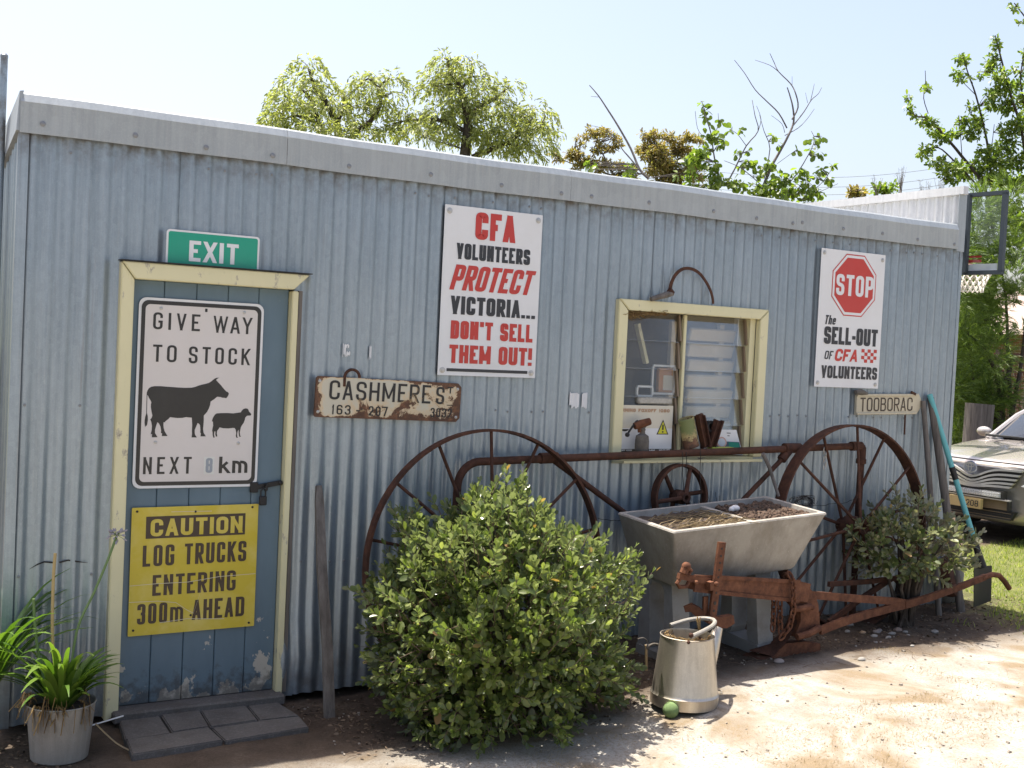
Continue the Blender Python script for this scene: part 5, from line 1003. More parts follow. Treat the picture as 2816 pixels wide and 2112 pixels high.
# ---------------------------------------------------------------- doorstep paving and pebbles
e = .48940
zp = -.09; gp = lambda x, y: on((x*e)/KP, (1300+y*e)/KP, zp)
zp = -.104
SP = dict(A=(655,1345), B=(885,1338), C=(1110,1313), D=(1375,1290), E=(1545,1270), F=(700,1500), G=(965,1462), H=(1180,1430), I=(1455,1388), J=(1690,1362), K=(735,1590), L=(1262,1506), M=(1745,1425))
for P, nm in (('ABGF', 'left back one'), ('BCHG', 'middle back one'), ('FGHLK', 'wide front left one'), ('CDIH', 'one right of the middle at the back'), ('DEJI', 'right back one'), ('HIJML', 'wide front right one')):
    Q = [gp(*SP[k]) for k in P]; c = sum(Q, Vector())/len(Q); Q = [q+(c-q).normalized()*.007 for q in Q]; dzp = random.uniform(-.004, .004)
    o = MB().prism([(q.x, q.y) for q in Q], lambda x, y, t: (x, y, t+dzp), zp-.05, zp).build('paving_slab', M['slab']); bm = bmesh.new(); bm.from_mesh(o.data); bmesh.ops.bevel(bm, geom=[q for q in bm.edges], offset=.005, segments=2, affect='EDGES'); bm.to_mesh(o.data); bm.free()
    tag(o, 'grey paving slab before the door, the %s' % nm, 'paving slab', 'paving slabs before the door')
peb = [(332, 1280, .034, 1.5, 'w'), (312, 1362, .024, 1.2, 'w'), (475, 1365, .026, 1.3, 't'), (598, 1405, .028, 1.3, 'w'), (625, 1355, .034, 1.3, 'g'), (655, 1335, .026, 1.2, 'g'), (755, 1420, .022, 1.3, 'w'), (790, 1378, .026, 1.8, 'w'), (852, 1338, .040, 1.0, 'b'), (935, 1352, .024, 1.3, 'w'), (968, 1388, .014, 1.2, 'w'), (1252, 1353, .032, 1.2, 'w'), (620, 1465, .014, 1.3, 'w'), (672, 1462, .012, 1.2, 'g'), (1010, 1498, .017, 1.5, 'w'), (402, 1518, .01, 1.2, 'w')]
pm = {'w': plain('white_pebble', (.24, .23, .21), .8, 0, .3), 't': plain('tan_pebble', (.34, .24, .15), .8), 'g': plain('grey_pebble', (.24, .21, .19), .8), 'b': plain('brown_pebble', (.22, .17, .14), .8)}
pn = {'w': 'white', 't': 'tan', 'g': 'grey', 'b': 'brown'}
plab = ['largest white pebble, nearest the plough handles', 'round white pebble below the plough stay', 'tan pebble among the white ones near the plough', 'white pebble in the middle of the pebble patch', 'flat grey pebble in the pebble patch', 'small grey pebble behind the flat grey one', 'white pebble in front of the pebble patch', 'long flat white pebble in the pebble patch', 'largest brown pebble on the soil by the wall', 'white pebble right of the largest brown pebble', 'tiny white pebble right of the pebble patch', 'lone white pebble at the right, with a dry stalk', 'tiny white pebble in front of the middle white one', 'tiny grey pebble at the front of the pebble patch', 'lone flat white pebble near the shadow edge', 'tiniest white pebble near the plough share']
for (x, y, r, st, k), lab in zip(peb, plab):
    q = on((2250+x*.25588)/KP, (1400+y*.25588)/KP, 0.0); o = MB().ball((q.x, q.y, gh(q.x, q.y)+r*.2), r*.66, 6, (st, .9, .62)).build('pebble', pm[k], None, True)
    for v in o.data.vertices: v.co += Vector((random.uniform(-1, 1), random.uniform(-1, 1), random.uniform(-1, 1)))*r*.09
    tag(o, lab, 'pebble', 'pebbles on the soil by the plough')
for x, y, r, lab in ((1325, 252, .02, 'white pebble on the ground in front of the plough share'), (875, 262, .026, 'grey stone on the ground just in front of the share point')):
    q = on((1700+x*.5045)/KP, (1700+y*.5043)/KP, -.005); o = MB().ball((q.x, q.y, gh(q.x, q.y)+r*.3), r, 6, (1.3, .9, .6)).build('pebble', pm['w' if r == .02 else 'g'], None, True); tag(o, lab, 'pebble', 'pebbles on the soil by the plough')
# ---------------------------------------------------------------- foliage helpers (numpy)
def nrm(a): return a/np.maximum(np.linalg.norm(a, axis=-1, keepdims=True), 1e-9)
OV = np.array([[0,0,0],[.17,.30,.05],[.26,.64,.07],[.16,.90,.05],[0,1,.0],[-.16,.90,.05],[-.26,.64,.07],[-.17,.30,.05],[0,.32,0],[0,.66,-.01]])
OVF = np.array([[0,1,8,8],[0,8,7,7],[8,1,2,9],[8,9,6,7],[9,2,3,4],[9,4,5,6]])
LN = np.array([[0,0,0],[.10,.3,.01],[.11,.6,.0],[0,1,-.06],[-.11,.6,0],[-.10,.3,.01]]); LNF = np.array([[0,1,2,5],[5,2,4,4],[2,3,4,4]])
LNF = np.array([[0,1,5,5],[1,2,4,5],[2,3,4,4]])
QD = np.array([[0,0,0],[.5,.45,.05],[0,1,0],[-.5,.45,.05]]); QDF = np.array([[0,1,2,3]])
def leaves(name, P, D, L, tmpl, F, mt, par, width=1.0, up=None, curl=0.0):
    """leaf template instances: base P, direction D, length L, blade normal leaning to `up`"""
    n = len(P); D = nrm(np.asarray(D, float)); U = np.tile(np.array([0, 0, 1.0]), (n, 1)) if up is None else np.asarray(up, float)
    U = U+RNG.normal(0, .45, (n, 3)); X = nrm(np.cross(D, U)); Z = np.cross(X, D); L = np.asarray(L)[:, None, None]
    T = tmpl.copy(); V = P[:, None, :]+L*(X[:, None, :]*(T[None, :, 0:1]*width)+D[:, None, :]*T[None, :, 1:2]+Z[:, None, :]*(T[None, :, 2:3]-curl*T[None, :, 1:2]**2))
    FF = (F[None]+(np.arange(n)*len(T))[:, None, None]).reshape(-1, 4)
    me = bpy.data.meshes.new(name); V = V.reshape(-1, 3).astype(np.float32)
    # drop the repeated corner of triangles
    tri = FF[:, 2] == FF[:, 3]; sizes = np.where(tri, 3, 4).astype(np.int32); loops = FF.ravel()[np.repeat(np.stack([np.ones_like(tri), np.ones_like(tri), np.ones_like(tri), ~tri], 1).ravel(), 1)]
    me.vertices.add(len(V)); me.vertices.foreach_set('co', V.ravel()); me.loops.add(len(loops)); me.loops.foreach_set('vertex_index', loops.astype(np.int32))
    me.polygons.add(len(sizes)); me.polygons.foreach_set('loop_start', np.concatenate([[0], np.cumsum(sizes)[:-1]]).astype(np.int32)); me.polygons.foreach_set('loop_total', sizes); me.update(calc_edges=True)
    return link(name, me, mt, par, 'all')
def sphere_pts(n): return nrm(RNG.normal(0, 1, (n, 3)))
def bush(name, label, cat, c, rad, nsh, mt, leaf=(.034, .052), group=None, zlo=-.35, lean=None, twr=.0022, shape=None):
    root = thing(name, label, cat, (c[0], c[1], gh(c[0], c[1]))); P, D, L, U = [], [], [], []; tw = MB(); R = np.array(rad); c = np.array(c)
    k = 0
    while k < nsh:
        d = sphere_pts(1)[0]
        if d[2] < zlo: continue
        rr = 1.0-(RNG.random()**2.2)*.42 if RNG.random() < .86 else RNG.uniform(.3, .7)
        lump = 1+.10*math.sin(d[0]*5+1)*math.cos(d[1]*6)+.07*math.sin(d[2]*9+d[0]*7)
        if shape: lump *= shape(d)
        p = c+d*R*rr*lump
        if p[2] < gh(p[0], p[1])+.02 or p[1] > -.03: k += .2; continue
        ax = nrm(d*np.array([1, 1, .55])+np.array([0, 0, .75 if d[2] > -.1 else .15])+RNG.normal(0, .33, 3)); ln = RNG.uniform(.05, .115)*(1.7 if RNG.random() < .03 else 1); tip = p+ax*ln
        tw.tube([tuple(p-ax*.05), tuple(p+ax*ln*.5+RNG.normal(0, .004, 3)), tuple(tip)], [twr, twr*.8, twr*.5], 4, cap=False)
        m_ = RNG.integers(4, 7); ph = RNG.uniform(0, 6.28); a0 = nrm(np.cross(ax, RNG.normal(0, 1, 3))); b0 = np.cross(ax, a0)
        for j in range(m_):
            t = j/(m_-1); q = p+ax*ln*t
            for s in (0, 1):
                an = ph+j*1.57+s*math.pi; side = a0*math.cos(an)+b0*math.sin(an); P.append(q); D.append(side*(1.0-.55*t)+ax*(.55+.75*t)+np.array([0, 0, .12])); L.append(RNG.uniform(*leaf)*(1-.35*t)); U.append(ax)
        k += 1
    o = leaves('foliage', np.array(P), np.array(D), np.array(L), OV, OVF, mt, None, 1.0, np.array(U), .12); adopt(root, o)
    dl = RNG.choice(len(P), max(8, len(P)//140), replace=False); o = leaves('dead_leaves', np.array(P)[dl]*1.0+nrm(np.array(P)[dl]-c)*.02, np.array(D)[dl]+np.array([0, -.4, -.5]), np.array(L)[dl]*1.05, OV, OVF, M['deadleaf'], None); adopt(root, o)
    o = tw.build('twigs', M['twig']); adopt(root, o)
    st = MB(); base = Vector((c[0], c[1], gh(c[0], c[1])-.02))
    for k in range(16):
        d = sphere_pts(1)[0]; d[2] = abs(d[2])+.2; e = Vector(c)+Vector(nrm(d)*R*.75); st.tube([base+Vector(RNG.normal(0, .04, 3)*np.array([1, 1, 0])), (base+e)*.5+Vector(RNG.normal(0, .04, 3)), e], [.016, .010, .004], 6)
    o = st.build('stems', M['bark'], None, True); adopt(root, o); return root
bush('round_bush', 'big round glossy green bush between the door and the concrete trough', 'bush', (2.035, -.70, .335), (.56, .53, .575), 1800, M['bush'], (.044, .066), zlo=-1.1, shape=lambda d: 1+.05*(1-abs(d[2]))*max(0, d[2])*3+.02*math.sin(d[0]*11))
bush('low_shrub', 'low straggly silver green shrub before the broad rusty wheel', 'bush', (5.22, -.40, .53), (.38, .28, .235), 190, M['shrub'], (.045, .072), zlo=-.8, shape=lambda d: 1+.12*math.sin(d[0]*7+2))
# ---------------------------------------------------------------- agapanthus and pots
def strap_plant(root, c, n, lmin, lmax, mt, spread=(.5, 1.3), seed=1, away=None):
    r = random.Random(seed); V, F = [], []
    for k in range(n):
        az = r.uniform(0, 2*math.pi); l = r.uniform(lmin, lmax); up = r.uniform(*spread); w0 = r.uniform(.015, .024); m_ = 9; base = Vector((c[0]+.04*math.cos(az), c[1]+.04*math.sin(az), c[2])); d = Vector((math.cos(az), math.sin(az), 0)); sd = Vector((-math.sin(az), math.cos(az), 0))
        if away and (d.y > .3 or d.x > .2): l *= .6
        p = base; el = math.atan(up*1.9); o = len(V); tw = r.uniform(-.5, .5)
        for i in range(m_+1):
            t = i/m_; w_ = w0*(.55+1.1*t-1.62*t*t) if t < .98 else .001; w_ = max(w_, .001); s2 = sd*math.cos(tw*t)+Vector((0, 0, math.sin(tw*t)))
            V += [tuple(p-s2*w_), tuple(p+Vector((0, 0, -.25*w_))), tuple(p+s2*w_)]
            step = l/m_; el -= r.uniform(.10, .24)*(0.4+t); p = p+d*(step*math.cos(el))+Vector((0, 0, step*math.sin(el)))
        for i in range(m_):
            for j in (0, 1): F.append((o+i*3+j, o+i*3+j+1, o+i*3+3+j+1, o+i*3+3+j))
    o = np_mesh('leaves', np.array(V), np.array(F), mt); adopt(root, o); return o
fp = lambda x, y, d: at((x*.42918)/KP, (1400+y*.42918)/KP, d)
PB = -.37; zg = gh(.12, PB); b0, b1 = fp(190, 1600, PB), fp(565, 1600, PB); t0, t1 = fp(150, 1240, PB), fp(605, 1215, PB)
pcx = (b0.x+b1.x)/2; rb, rt, hp = (b1-b0).length/2*.97, (t1-t0).length/2*.97, fp(380, 1235, PB).z-zg
bk = thing('bucket', 'grey zinc bucket used as a plant pot left of the door', 'bucket', (pcx, PB, zg))
MB().lathe([(rb*.97, 0), (rb, .004), (rb+(rt-rb)*.5, hp*.5), (rt, hp-.004), (rt*1.025, hp), (rt*1.0, hp+.004), (rt*.97, hp), (rb*.95, .05), (0, .05)], (0, 0, 0), 40).build('body', M['bucket'], bk, 30)
sm = MB().lathe([(0, hp-.02), (rt*.6, hp-.025), (rt*.955, hp-.035)], (0, 0, 0), 28); sm.f = [q for q in sm.f if len(q) == 4]
for i, v in enumerate(sm.v): sm.v[i] = (v[0], v[1], v[2]+random.uniform(-.008, .008))
sm.build('soil', M['soil'], bk, True)
ag = thing('agapanthus', 'agapanthus with strap leaves growing in the zinc bucket', 'plant', (pcx, PB, zg+hp))
strap_plant(ag, (pcx, PB, zg+hp-.02), 96, .30, .52, M['strap'], (.6, 3.6), 4, True)
def stem(root, pts, r, mt, nm='stem'): o = MB().tube(smooth(pts), r, 7).build(nm, mt, None, True); adopt(root, o)
M['straw'] = plain('straw_stem', (.36, .27, .12), .7); M['greenstem'] = plain('green_stem', (.12, .19, .06), .6)
stem(ag, [(pcx, PB, zg+hp), fp(340, 900, PB), fp(340, 500, PB+.01), fp(354, 283, PB+.01)], .0065, M['straw']); stem(ag, [(pcx+.03, PB+.02, zg+hp), fp(490, 790, PB+.05), fp(600, 540, PB+.08), fp(685, 340, PB+.10), fp(745, 180, PB+.12)], .0055, M['greenstem']); stem(ag, [(pcx-.05, PB, zg+hp), fp(235, 850, PB+.05), fp(215, 575, PB+.06)], .006, M['greenstem'])
q = fp(748, 165, PB+.12); mb, fl_ = MB(), MB(); r = random.Random(9)
for k in range(30):
    d = Vector((r.uniform(-1, 1), r.uniform(-1, 1), r.uniform(-.5, 1))).normalized(); l = r.uniform(.018, .034); e = q+d*l; mb.tube([q, e], .0011, 4); fl_.tube([e, e+d*.008, e+d*.018], [.002, .005, .0015], 5)
o = mb.build('flower_stalks', M['greenstem']); adopt(ag, o); o = fl_.build('flower_head', plain('faded_mauve', (.30, .29, .33), .7), None, True); adopt(ag, o)
mb = MB()
for k in range(60):
    a = r.uniform(2.4, 5.6); q = Vector((pcx+rt*.85*math.cos(a), PB+rt*.85*math.sin(a), zg+hp+r.uniform(-.01, .05))); d = Vector((math.cos(a)*r.uniform(.2, 1), math.sin(a)*r.uniform(.2, .6), 0)); mb.strip([q, q+d*.04+Vector((0, 0, r.uniform(-.02, .03))), q+d*.07+Vector((r.uniform(-.02, .02), 0, r.uniform(-.09, -.01)))], r.uniform(.004, .012), .001, (0, 1, .3))
o = mb.build('dead_leaves', M['deadleaf']); adopt(ag, o)
a2 = thing('agapanthus', 'second agapanthus at the left edge, behind the bucket plant', 'plant', (-.16, -.12, gh(-.16, -.12)))
strap_plant(a2, (-.14, -.14, .10), 80, .38, .62, M['strap'], (.8, 4.0), 11); o = MB().tube([(-.14, -.14, gh(-.1, -.1)), (-.14, -.14, .14)], [.045, .035], 8).build('stem', M['strap'], None, True); adopt(a2, o)
o = MB().tube(smooth([(pcx+rt, PB-.02, zg+hp*.55), (pcx+rt+.08, PB-.06, zg+hp*.2), (pcx+rt+.15, PB-.12, zg+.012)]), .0035, 5).build('dry_stalk', M['drygrass'], None, True); tag(o, 'dry stalk hanging from the bucket to the paving', 'stalk')
o = MB().tube([fp(590, 1385, -.25), fp(690, 1355, -.23), fp(790, 1325, -.2)], .0035, 5).build('dry_stalk', M['white'], None, True); tag(o, 'pale dry stalk lying between the bucket and the door frame', 'stalk')
# ---------------------------------------------------------------- ground cover
def blades(name, XY, hmin, hmax, w_, mt, lean=.6, flatness=0.0):
    n = len(XY); z = np.array([gh(x, y) for x, y in XY]); P = np.column_stack([XY, z-.003]); a = RNG.uniform(0, 2*np.pi, n); D = np.column_stack([np.cos(a), np.sin(a), np.full(n, 0.0)])*RNG.uniform(.1, lean, (n, 1)); D[:, 2] = 1-flatness*RNG.random(n); D = nrm(D); L = RNG.uniform(hmin, hmax, n)
    T = np.array([[-.5, 0, 0], [.5, 0, 0], [.35, .55, .02], [0, 1, .12], [-.35, .55, .02]]); T[:, 0] *= w_
    X = nrm(np.cross(D, RNG.normal(0, 1, (n, 3)))); Z = np.cross(X, D); V = P[:, None]+X[:, None]*T[None, :, 0:1]+L[:, None, None]*(D[:, None]*T[None, :, 1:2]+Z[:, None]*T[None, :, 2:3]*RNG.uniform(0, 4, (n, 1, 1)))
    F = np.array([[0, 1, 2, 4]]); F2 = np.array([[4, 2, 3]]); o = (np.arange(n)*5)[:, None]
    me = bpy.data.meshes.new(name); V = V.reshape(-1, 3).astype(np.float32); q = (F+o); t = (F2+o); me.vertices.add(len(V)); me.vertices.foreach_set('co', V.ravel()); loops = np.concatenate([q.ravel(), t.ravel()]).astype(np.int32); me.loops.add(len(loops)); me.loops.foreach_set('vertex_index', loops); sz = np.concatenate([np.full(n, 4), np.full(n, 3)]).astype(np.int32)
    me.polygons.add(2*n); me.polygons.foreach_set('loop_start', np.concatenate([[0], np.cumsum(sz)[:-1]]).astype(np.int32)); me.polygons.foreach_set('loop_total', sz); me.update(calc_edges=True); return stuff(link(name, me, mt))
def scatter(n, x0, x1, y0, y1, keep):
    out = []
    while len(out) < n:
        x, y = RNG.uniform(x0, x1), RNG.uniform(y0, y1)
        if keep(x, y): out.append((x, y))
    return np.array(out)
pn_ = lambda x, y, s, k: float(vnoise(np.array([x]), np.array([y]), s, k)[0])
def lawn_ok(x, y): return x-6.0-.35*(y+.3)+1.6*pn_(x, y, 2.2, 5) > .1+.2*RNG.random() and y < 1.62+.12*(x-8.3)+.1*pn_(x, y, 9, 6) and y > -.8+.5*pn_(x, y, 3, 8)
o = blades('lawn_grass', scatter(15000, 5.6, 11.5, -1.3, 2.1, lawn_ok), .018, .05, .006, M['grass'], 1.0); tag(o, 'short green lawn grass at the right corner of the shed', 'grass')
o = blades('lawn_grass', scatter(5000, 12, 24, 7.6, 13, lambda x, y: True), .05, .14, .02, M['grass'], .8); tag(o, 'green grass beyond the car under the trees', 'grass')
o = blades('dry_grass', scatter(34000, 1.0, 8.5, -3.1, -.55, lambda x, y: pn_(x, y, 1.6, 12)+.4*pn_(x, y, 5, 13) > .07+.15*RNG.random() and y < -.98+.2*x*.2 and (y < -1.15 or x > 4.2)), .008, .026, .0022, M['drygrass'], 2.6, .95); tag(o, 'patches of dry straw grass on the sunny ground', 'grass')
XY = scatter(5200, -.4, 7.0, -1.1, -.02, lambda x, y: (x > 1.25 or x < .25) and y > -.98+.25*pn_(x, y, 2, 3) and y > -.75+.2*pn_(x, y, 3, 3)-(.3 if x < 3 else 0))
n = len(XY); P = np.column_stack([XY, [gh(x, y)+.004 for x, y in XY]]); a = RNG.uniform(0, 6.28, n); D = np.column_stack([np.cos(a), np.sin(a), RNG.uniform(-.05, .25, n)])
o = stuff(leaves('leaf_litter', P, D, RNG.uniform(.010, .028, n), LN, LNF, M['litter'], None, 2.2)); tag(o, 'brown leaf litter on the soil along the foot of the wall', 'leaf litter')
mb = MB()
for k in range(260):
    x, y = RNG.uniform(1.2, 6.6), RNG.uniform(-1.0, -.05); l = RNG.uniform(.03, .12); a = RNG.uniform(0, 6.28); z = gh(x, y)+.005; mb.tube([(x, y, z), (x+l*.5*math.cos(a), y+l*.5*math.sin(a), z+.006), (x+l*math.cos(a+.2), y+l*math.sin(a+.2), z)], .0013, 4, cap=False)
o = stuff(mb.build('fallen_twigs', M['twig'])); tag(o, 'thin fallen twigs and stalks strewn along the foot of the wall', 'twigs')
XY = scatter(1000, 1.2, 9, -3.2, .3, lambda x, y: True); mb = MB()
for x, y in XY: r = RNG.uniform(.002, .0065); mb.box((x, y, gh(x, y)+r*.4), (r*2.2, r*1.7, r*1.3), rz=RNG.uniform(0, 3), rx=RNG.uniform(0, 1))
o = stuff(mb.build('gravel', plain('small_gravel', (.26, .23, .19), .9, 0, .5, 3))); tag(o, 'fine gravel grains scattered over the dry ground', 'gravel')
# ---------------------------------------------------------------- trees beyond the shed
def deep(pts, r, jit=0.0): return [far(u, v, r+random.uniform(-jit, jit)) for u, v in pts]
def tree(name, label, cat, limbs, trunk, clumps, r, fol, bark, group=None):
    """limbs: list of (points, r0, r1); trunk: point list down to the ground; clumps already placed"""
    base = trunk[0]; t = thing(name, label, cat, (base[0], base[1], gz(base[0], base[1])), group)
    o = MB().tube(smooth([q for q in trunk], 3), np.linspace(r[0], r[1], len(smooth(trunk, 3))).tolist(), 8).build('trunk', bark, None, True); adopt(t, o)
    mb = MB()
    for P, a, b in limbs:
        Q = smooth(P, 3); mb.tube(Q, np.linspace(a, b, len(Q)).tolist(), 6, cap=False)
    o = mb.build('limbs', bark, None, True); adopt(t, o)
    for o in fol: adopt(t, o)
    return t
def place(clumps, d, seed, depth=.8):
    rg = np.random.default_rng(seed+100); px = d/2553.0; return [(np.array(far(u, v, d+rg.normal(0, rr*px*depth))), rr*px, rr) for u, v, rr in clumps]
def extra(cl, seed, k=2, f=.62):
    rg = np.random.default_rng(seed); return cl+[(u+rg.normal(0, .8)*rr, v+rg.normal(.15, .6)*rr, rr*f*rg.uniform(.7, 1.2)) for u, v, rr in cl for _ in range(k)]
def wire_up(limbs, cl, r0, seed):
    """twigs from the nearest limb out to every leaf clump, so that no clump floats"""
    pts = [np.array(q) for P, a, b in limbs for q in smooth(P, 3)]; rg = np.random.default_rng(seed); out = []
    for c, R, rr in cl:
        q = min(pts, key=lambda p: np.linalg.norm(p-c)+max(0, p[2]-c[2])*1.5)
        for k in range(3): e = c+nrm(rg.normal(0, 1, 3))*R*.7*(k > 0); m_ = (q+e)/2+rg.normal(0, .08, 3)*R+np.array([0, 0, .1*R]); out.append(([Vector(q), Vector(m_), Vector(e)], r0, r0*.35))
    return limbs+out
def droop(clumps, d, per, leafl, mt, seed):
    """hanging strands: from points in the upper part of each clump, curving out and down, hung with narrow leaflets"""
    P, D, L, U = [], [], [], []; px = d/2553.0; rg = np.random.default_rng(seed); right = np.array(CR)
    for c, R, rr in clumps:
        for s in range(int(per*(rr/35)**1.5)):
            e = nrm(rg.normal(0, 1, 3)); e[2] = abs(e[2])*.9-.25; p = c+e*R*rg.uniform(.45, 1.08); dd = nrm(np.array([e[0], e[1], .25])); n = rg.integers(4, 9); st = leafl*.45
            for k in range(n):
                t = k/n; dd = nrm(dd*(1-.20)+np.array([0, 0, -1])*(.20+.1*t)); p = p+dd*st
                sd = nrm(np.cross(dd, rg.normal(0, 1, 3))); P.append(p); D.append(nrm(sd*.55+dd*.9+np.array([0, 0, -.2]))); L.append(leafl*rg.uniform(.7, 1.25)); U.append(rg.normal(0, 1, 3))
    return leaves('foliage', np.array(P), np.array(D), np.array(L), LN, LNF, mt, None, 1.25, np.array(U), .05)
def clumpy(clumps, d, per, ll, mt, seed, tm=(OV, OVF), hang=.5, flat_=.7, width=.9, depth=.9):
    P, D, L, U = [], [], [], []; px = d/2553.0; rg = np.random.default_rng(seed)
    for c, R, rr in clumps:
        for s in range(max(3, int(per*(rr/20)**2))):
            e = nrm(rg.normal(0, 1, 3)); p = c+e*R*np.array([1, 1, flat_])*rg.random()**.45*rg.uniform(.8, 1.12)
            P.append(p); D.append(nrm(rg.normal(0, 1, 3)+e*.5-np.array([0, 0, hang]))); L.append(ll*rg.uniform(.65, 1.3)); U.append(rg.normal(0, .6, 3)+np.array([0, 0, 1]))
    return leaves('foliage', np.array(P), np.array(D), np.array(L), *tm, mt, None, width, np.array(U), .1)
def ground_at(u, d): q = far(u, 760, d); return Vector((q.x, q.y, gz(q.x, q.y)-.05))
# pepper trees
Dp = 26.0; px = Dp/2553
cl1 = [(665,140,30),(645,178,36),(688,180,32),(622,225,36),(660,228,40),(702,232,38),(640,262,38),(598,262,26),(690,275,38),(752,262,34),(735,290,40),(785,285,30),(586,250,14),(720,205,18),(650,300,40),(600,290,30),(757,195,22),(785,178,22),(812,162,20),(842,172,22),(846,200,18),(798,205,26),(822,225,22),(845,238,18),(780,235,24),(560,270,10)]
qcl1 = place(extra(cl1, 1, 1, .55), Dp, 3); lb1 = [(deep([(735,330),(728,270),(700,215),(680,190),(668,150)], Dp), .10, .03), (deep([(720,320),(690,268),(672,215),(648,190)], Dp), .07, .02), (deep([(745,320),(770,285),(800,262),(822,225),(818,190),(842,168)], Dp), .08, .02), (deep([(690,268),(640,250),(605,262)], Dp), .045, .015), (deep([(818,190),(795,170),(770,192)], Dp), .03, .012), (deep([(728,270),(745,220),(733,205)], Dp), .045, .015), (deep([(700,215),(672,196),(655,200)], Dp), .03, .012)]
g0 = ground_at(740, Dp)
def mk(name, label, cat, limbs, gd, top, r, fol, bark, group=None): return tree(name, label, cat, limbs, [gd, gd+(top-gd)*.5+Vector((.1, .05, 0)), top], None, r, fol, bark, group)
mk('pepper_tree', 'drooping green pepper tree behind the shed roof, the left one of two', 'tree', wire_up(lb1, qcl1[::2], .012, 1), g0, far(735, 330, Dp), (.3, .13), [droop(qcl1, Dp, 58, .11, M['pepper'], 3)], M['bark'], 'pepper trees behind the shed')
cl2 = [(960,128,20),(985,138,20),(1012,132,20),(945,165,30),(985,170,34),(1025,165,26),(950,205,36),(995,215,40),(1040,205,34),(1075,185,20),(1098,182,18),(1085,215,24),(925,180,14),(960,245,38),(1010,255,42),(1060,245,36),(1100,250,30),(1148,235,24),(1170,248,22),(1178,280,24),(1140,275,32),(1105,290,38),(1160,315,32),(1060,295,40),(1005,300,40),(960,290,36),(910,265,30),(870,268,26),(905,290,32),(850,285,24),(820,275,18),(945,250,20),(1130,330,34),(1080,325,34),(880,240,14)]
qcl2 = place(extra(cl2, 2, 1, .55), Dp, 4); lb2 = [(deep([(1000,370),(1008,300),(1010,250),(995,195),(975,160),(968,130)], Dp), .13, .03), (deep([(1010,255),(1045,225),(1075,210),(1098,188)], Dp), .07, .02), (deep([(1008,285),(960,262),(915,258),(870,262)], Dp), .06, .02), (deep([(1020,340),(1090,310),(1130,285),(1150,255)], Dp), .07, .02), (deep([(995,195),(1015,165),(1020,135)], Dp), .04, .015), (deep([(1130,285),(1165,275),(1178,250)], Dp), .04, .015)]
g0 = ground_at(1010, Dp); mk('pepper_tree', 'drooping green pepper tree behind the shed roof, the broader right one of two', 'tree', wire_up(lb2, qcl2[::2], .012, 2), g0, far(1000, 370, Dp), (.35, .16), [droop(qcl2, Dp, 58, .11, M['pepper'], 4)], M['bark'], 'pepper trees behind the shed')
# gum tree with coppery tips
z3 = lambda x, y: (1139+x*.3196, 78.6+y*.3196)
Dg = 31.0; cg = [(*z3(x, y), r*.3196) for x, y, r in ((455,655,45),(520,650,50),(400,680,40),(330,790,50),(290,800,40),(420,850,55),(370,850,50),(560,750,50),(500,740,40),(540,870,60),(600,700,40),(640,870,40),(190,800,28),(215,830,25),(860,660,50),(820,690,40),(960,680,45),(1080,680,55),(1130,690,40),(830,800,80),(900,760,70),(930,850,90),(1000,780,70),(770,760,40),(850,900,70),(960,940,80),(1060,760,60),(700,900,40),(700,960,60),(1050,900,70),(1150,950,60),(1000,980,70),(620,930,40),(480,900,50),(900,1000,80),(1120,860,50))]
lg = [(P_, a*.6, b*.7) for P_, a, b in [(deep([z3(900,1150), z3(880,1000), z3(860,850), z3(860,690)], Dg), .10, .03), (deep([z3(880,1000), z3(960,850), z3(1060,700)], Dg), .06, .02), (deep([z3(800,1100), z3(600,950), z3(540,860), z3(460,670)], Dg), .07, .02), (deep([z3(600,950), z3(420,880), z3(320,800)], Dg), .05, .02), (deep([z3(420,880), z3(300,860), z3(200,810)], Dg), .03, .012)]]
qg = place(extra(cg, 5, 2), Dg, 5, .9); g0 = ground_at(1400, Dg); mk('gum_tree', 'gum tree with coppery brown leaf tips behind the middle of the shed', 'tree', wire_up(lg, qg, .012, 5), g0, far(*z3(880, 1130), Dg), (.25, .12), [clumpy(qg, Dg, 190, .12, M['gum'], 5, hang=.4, flat_=.5, width=.6)], M['barkg'])
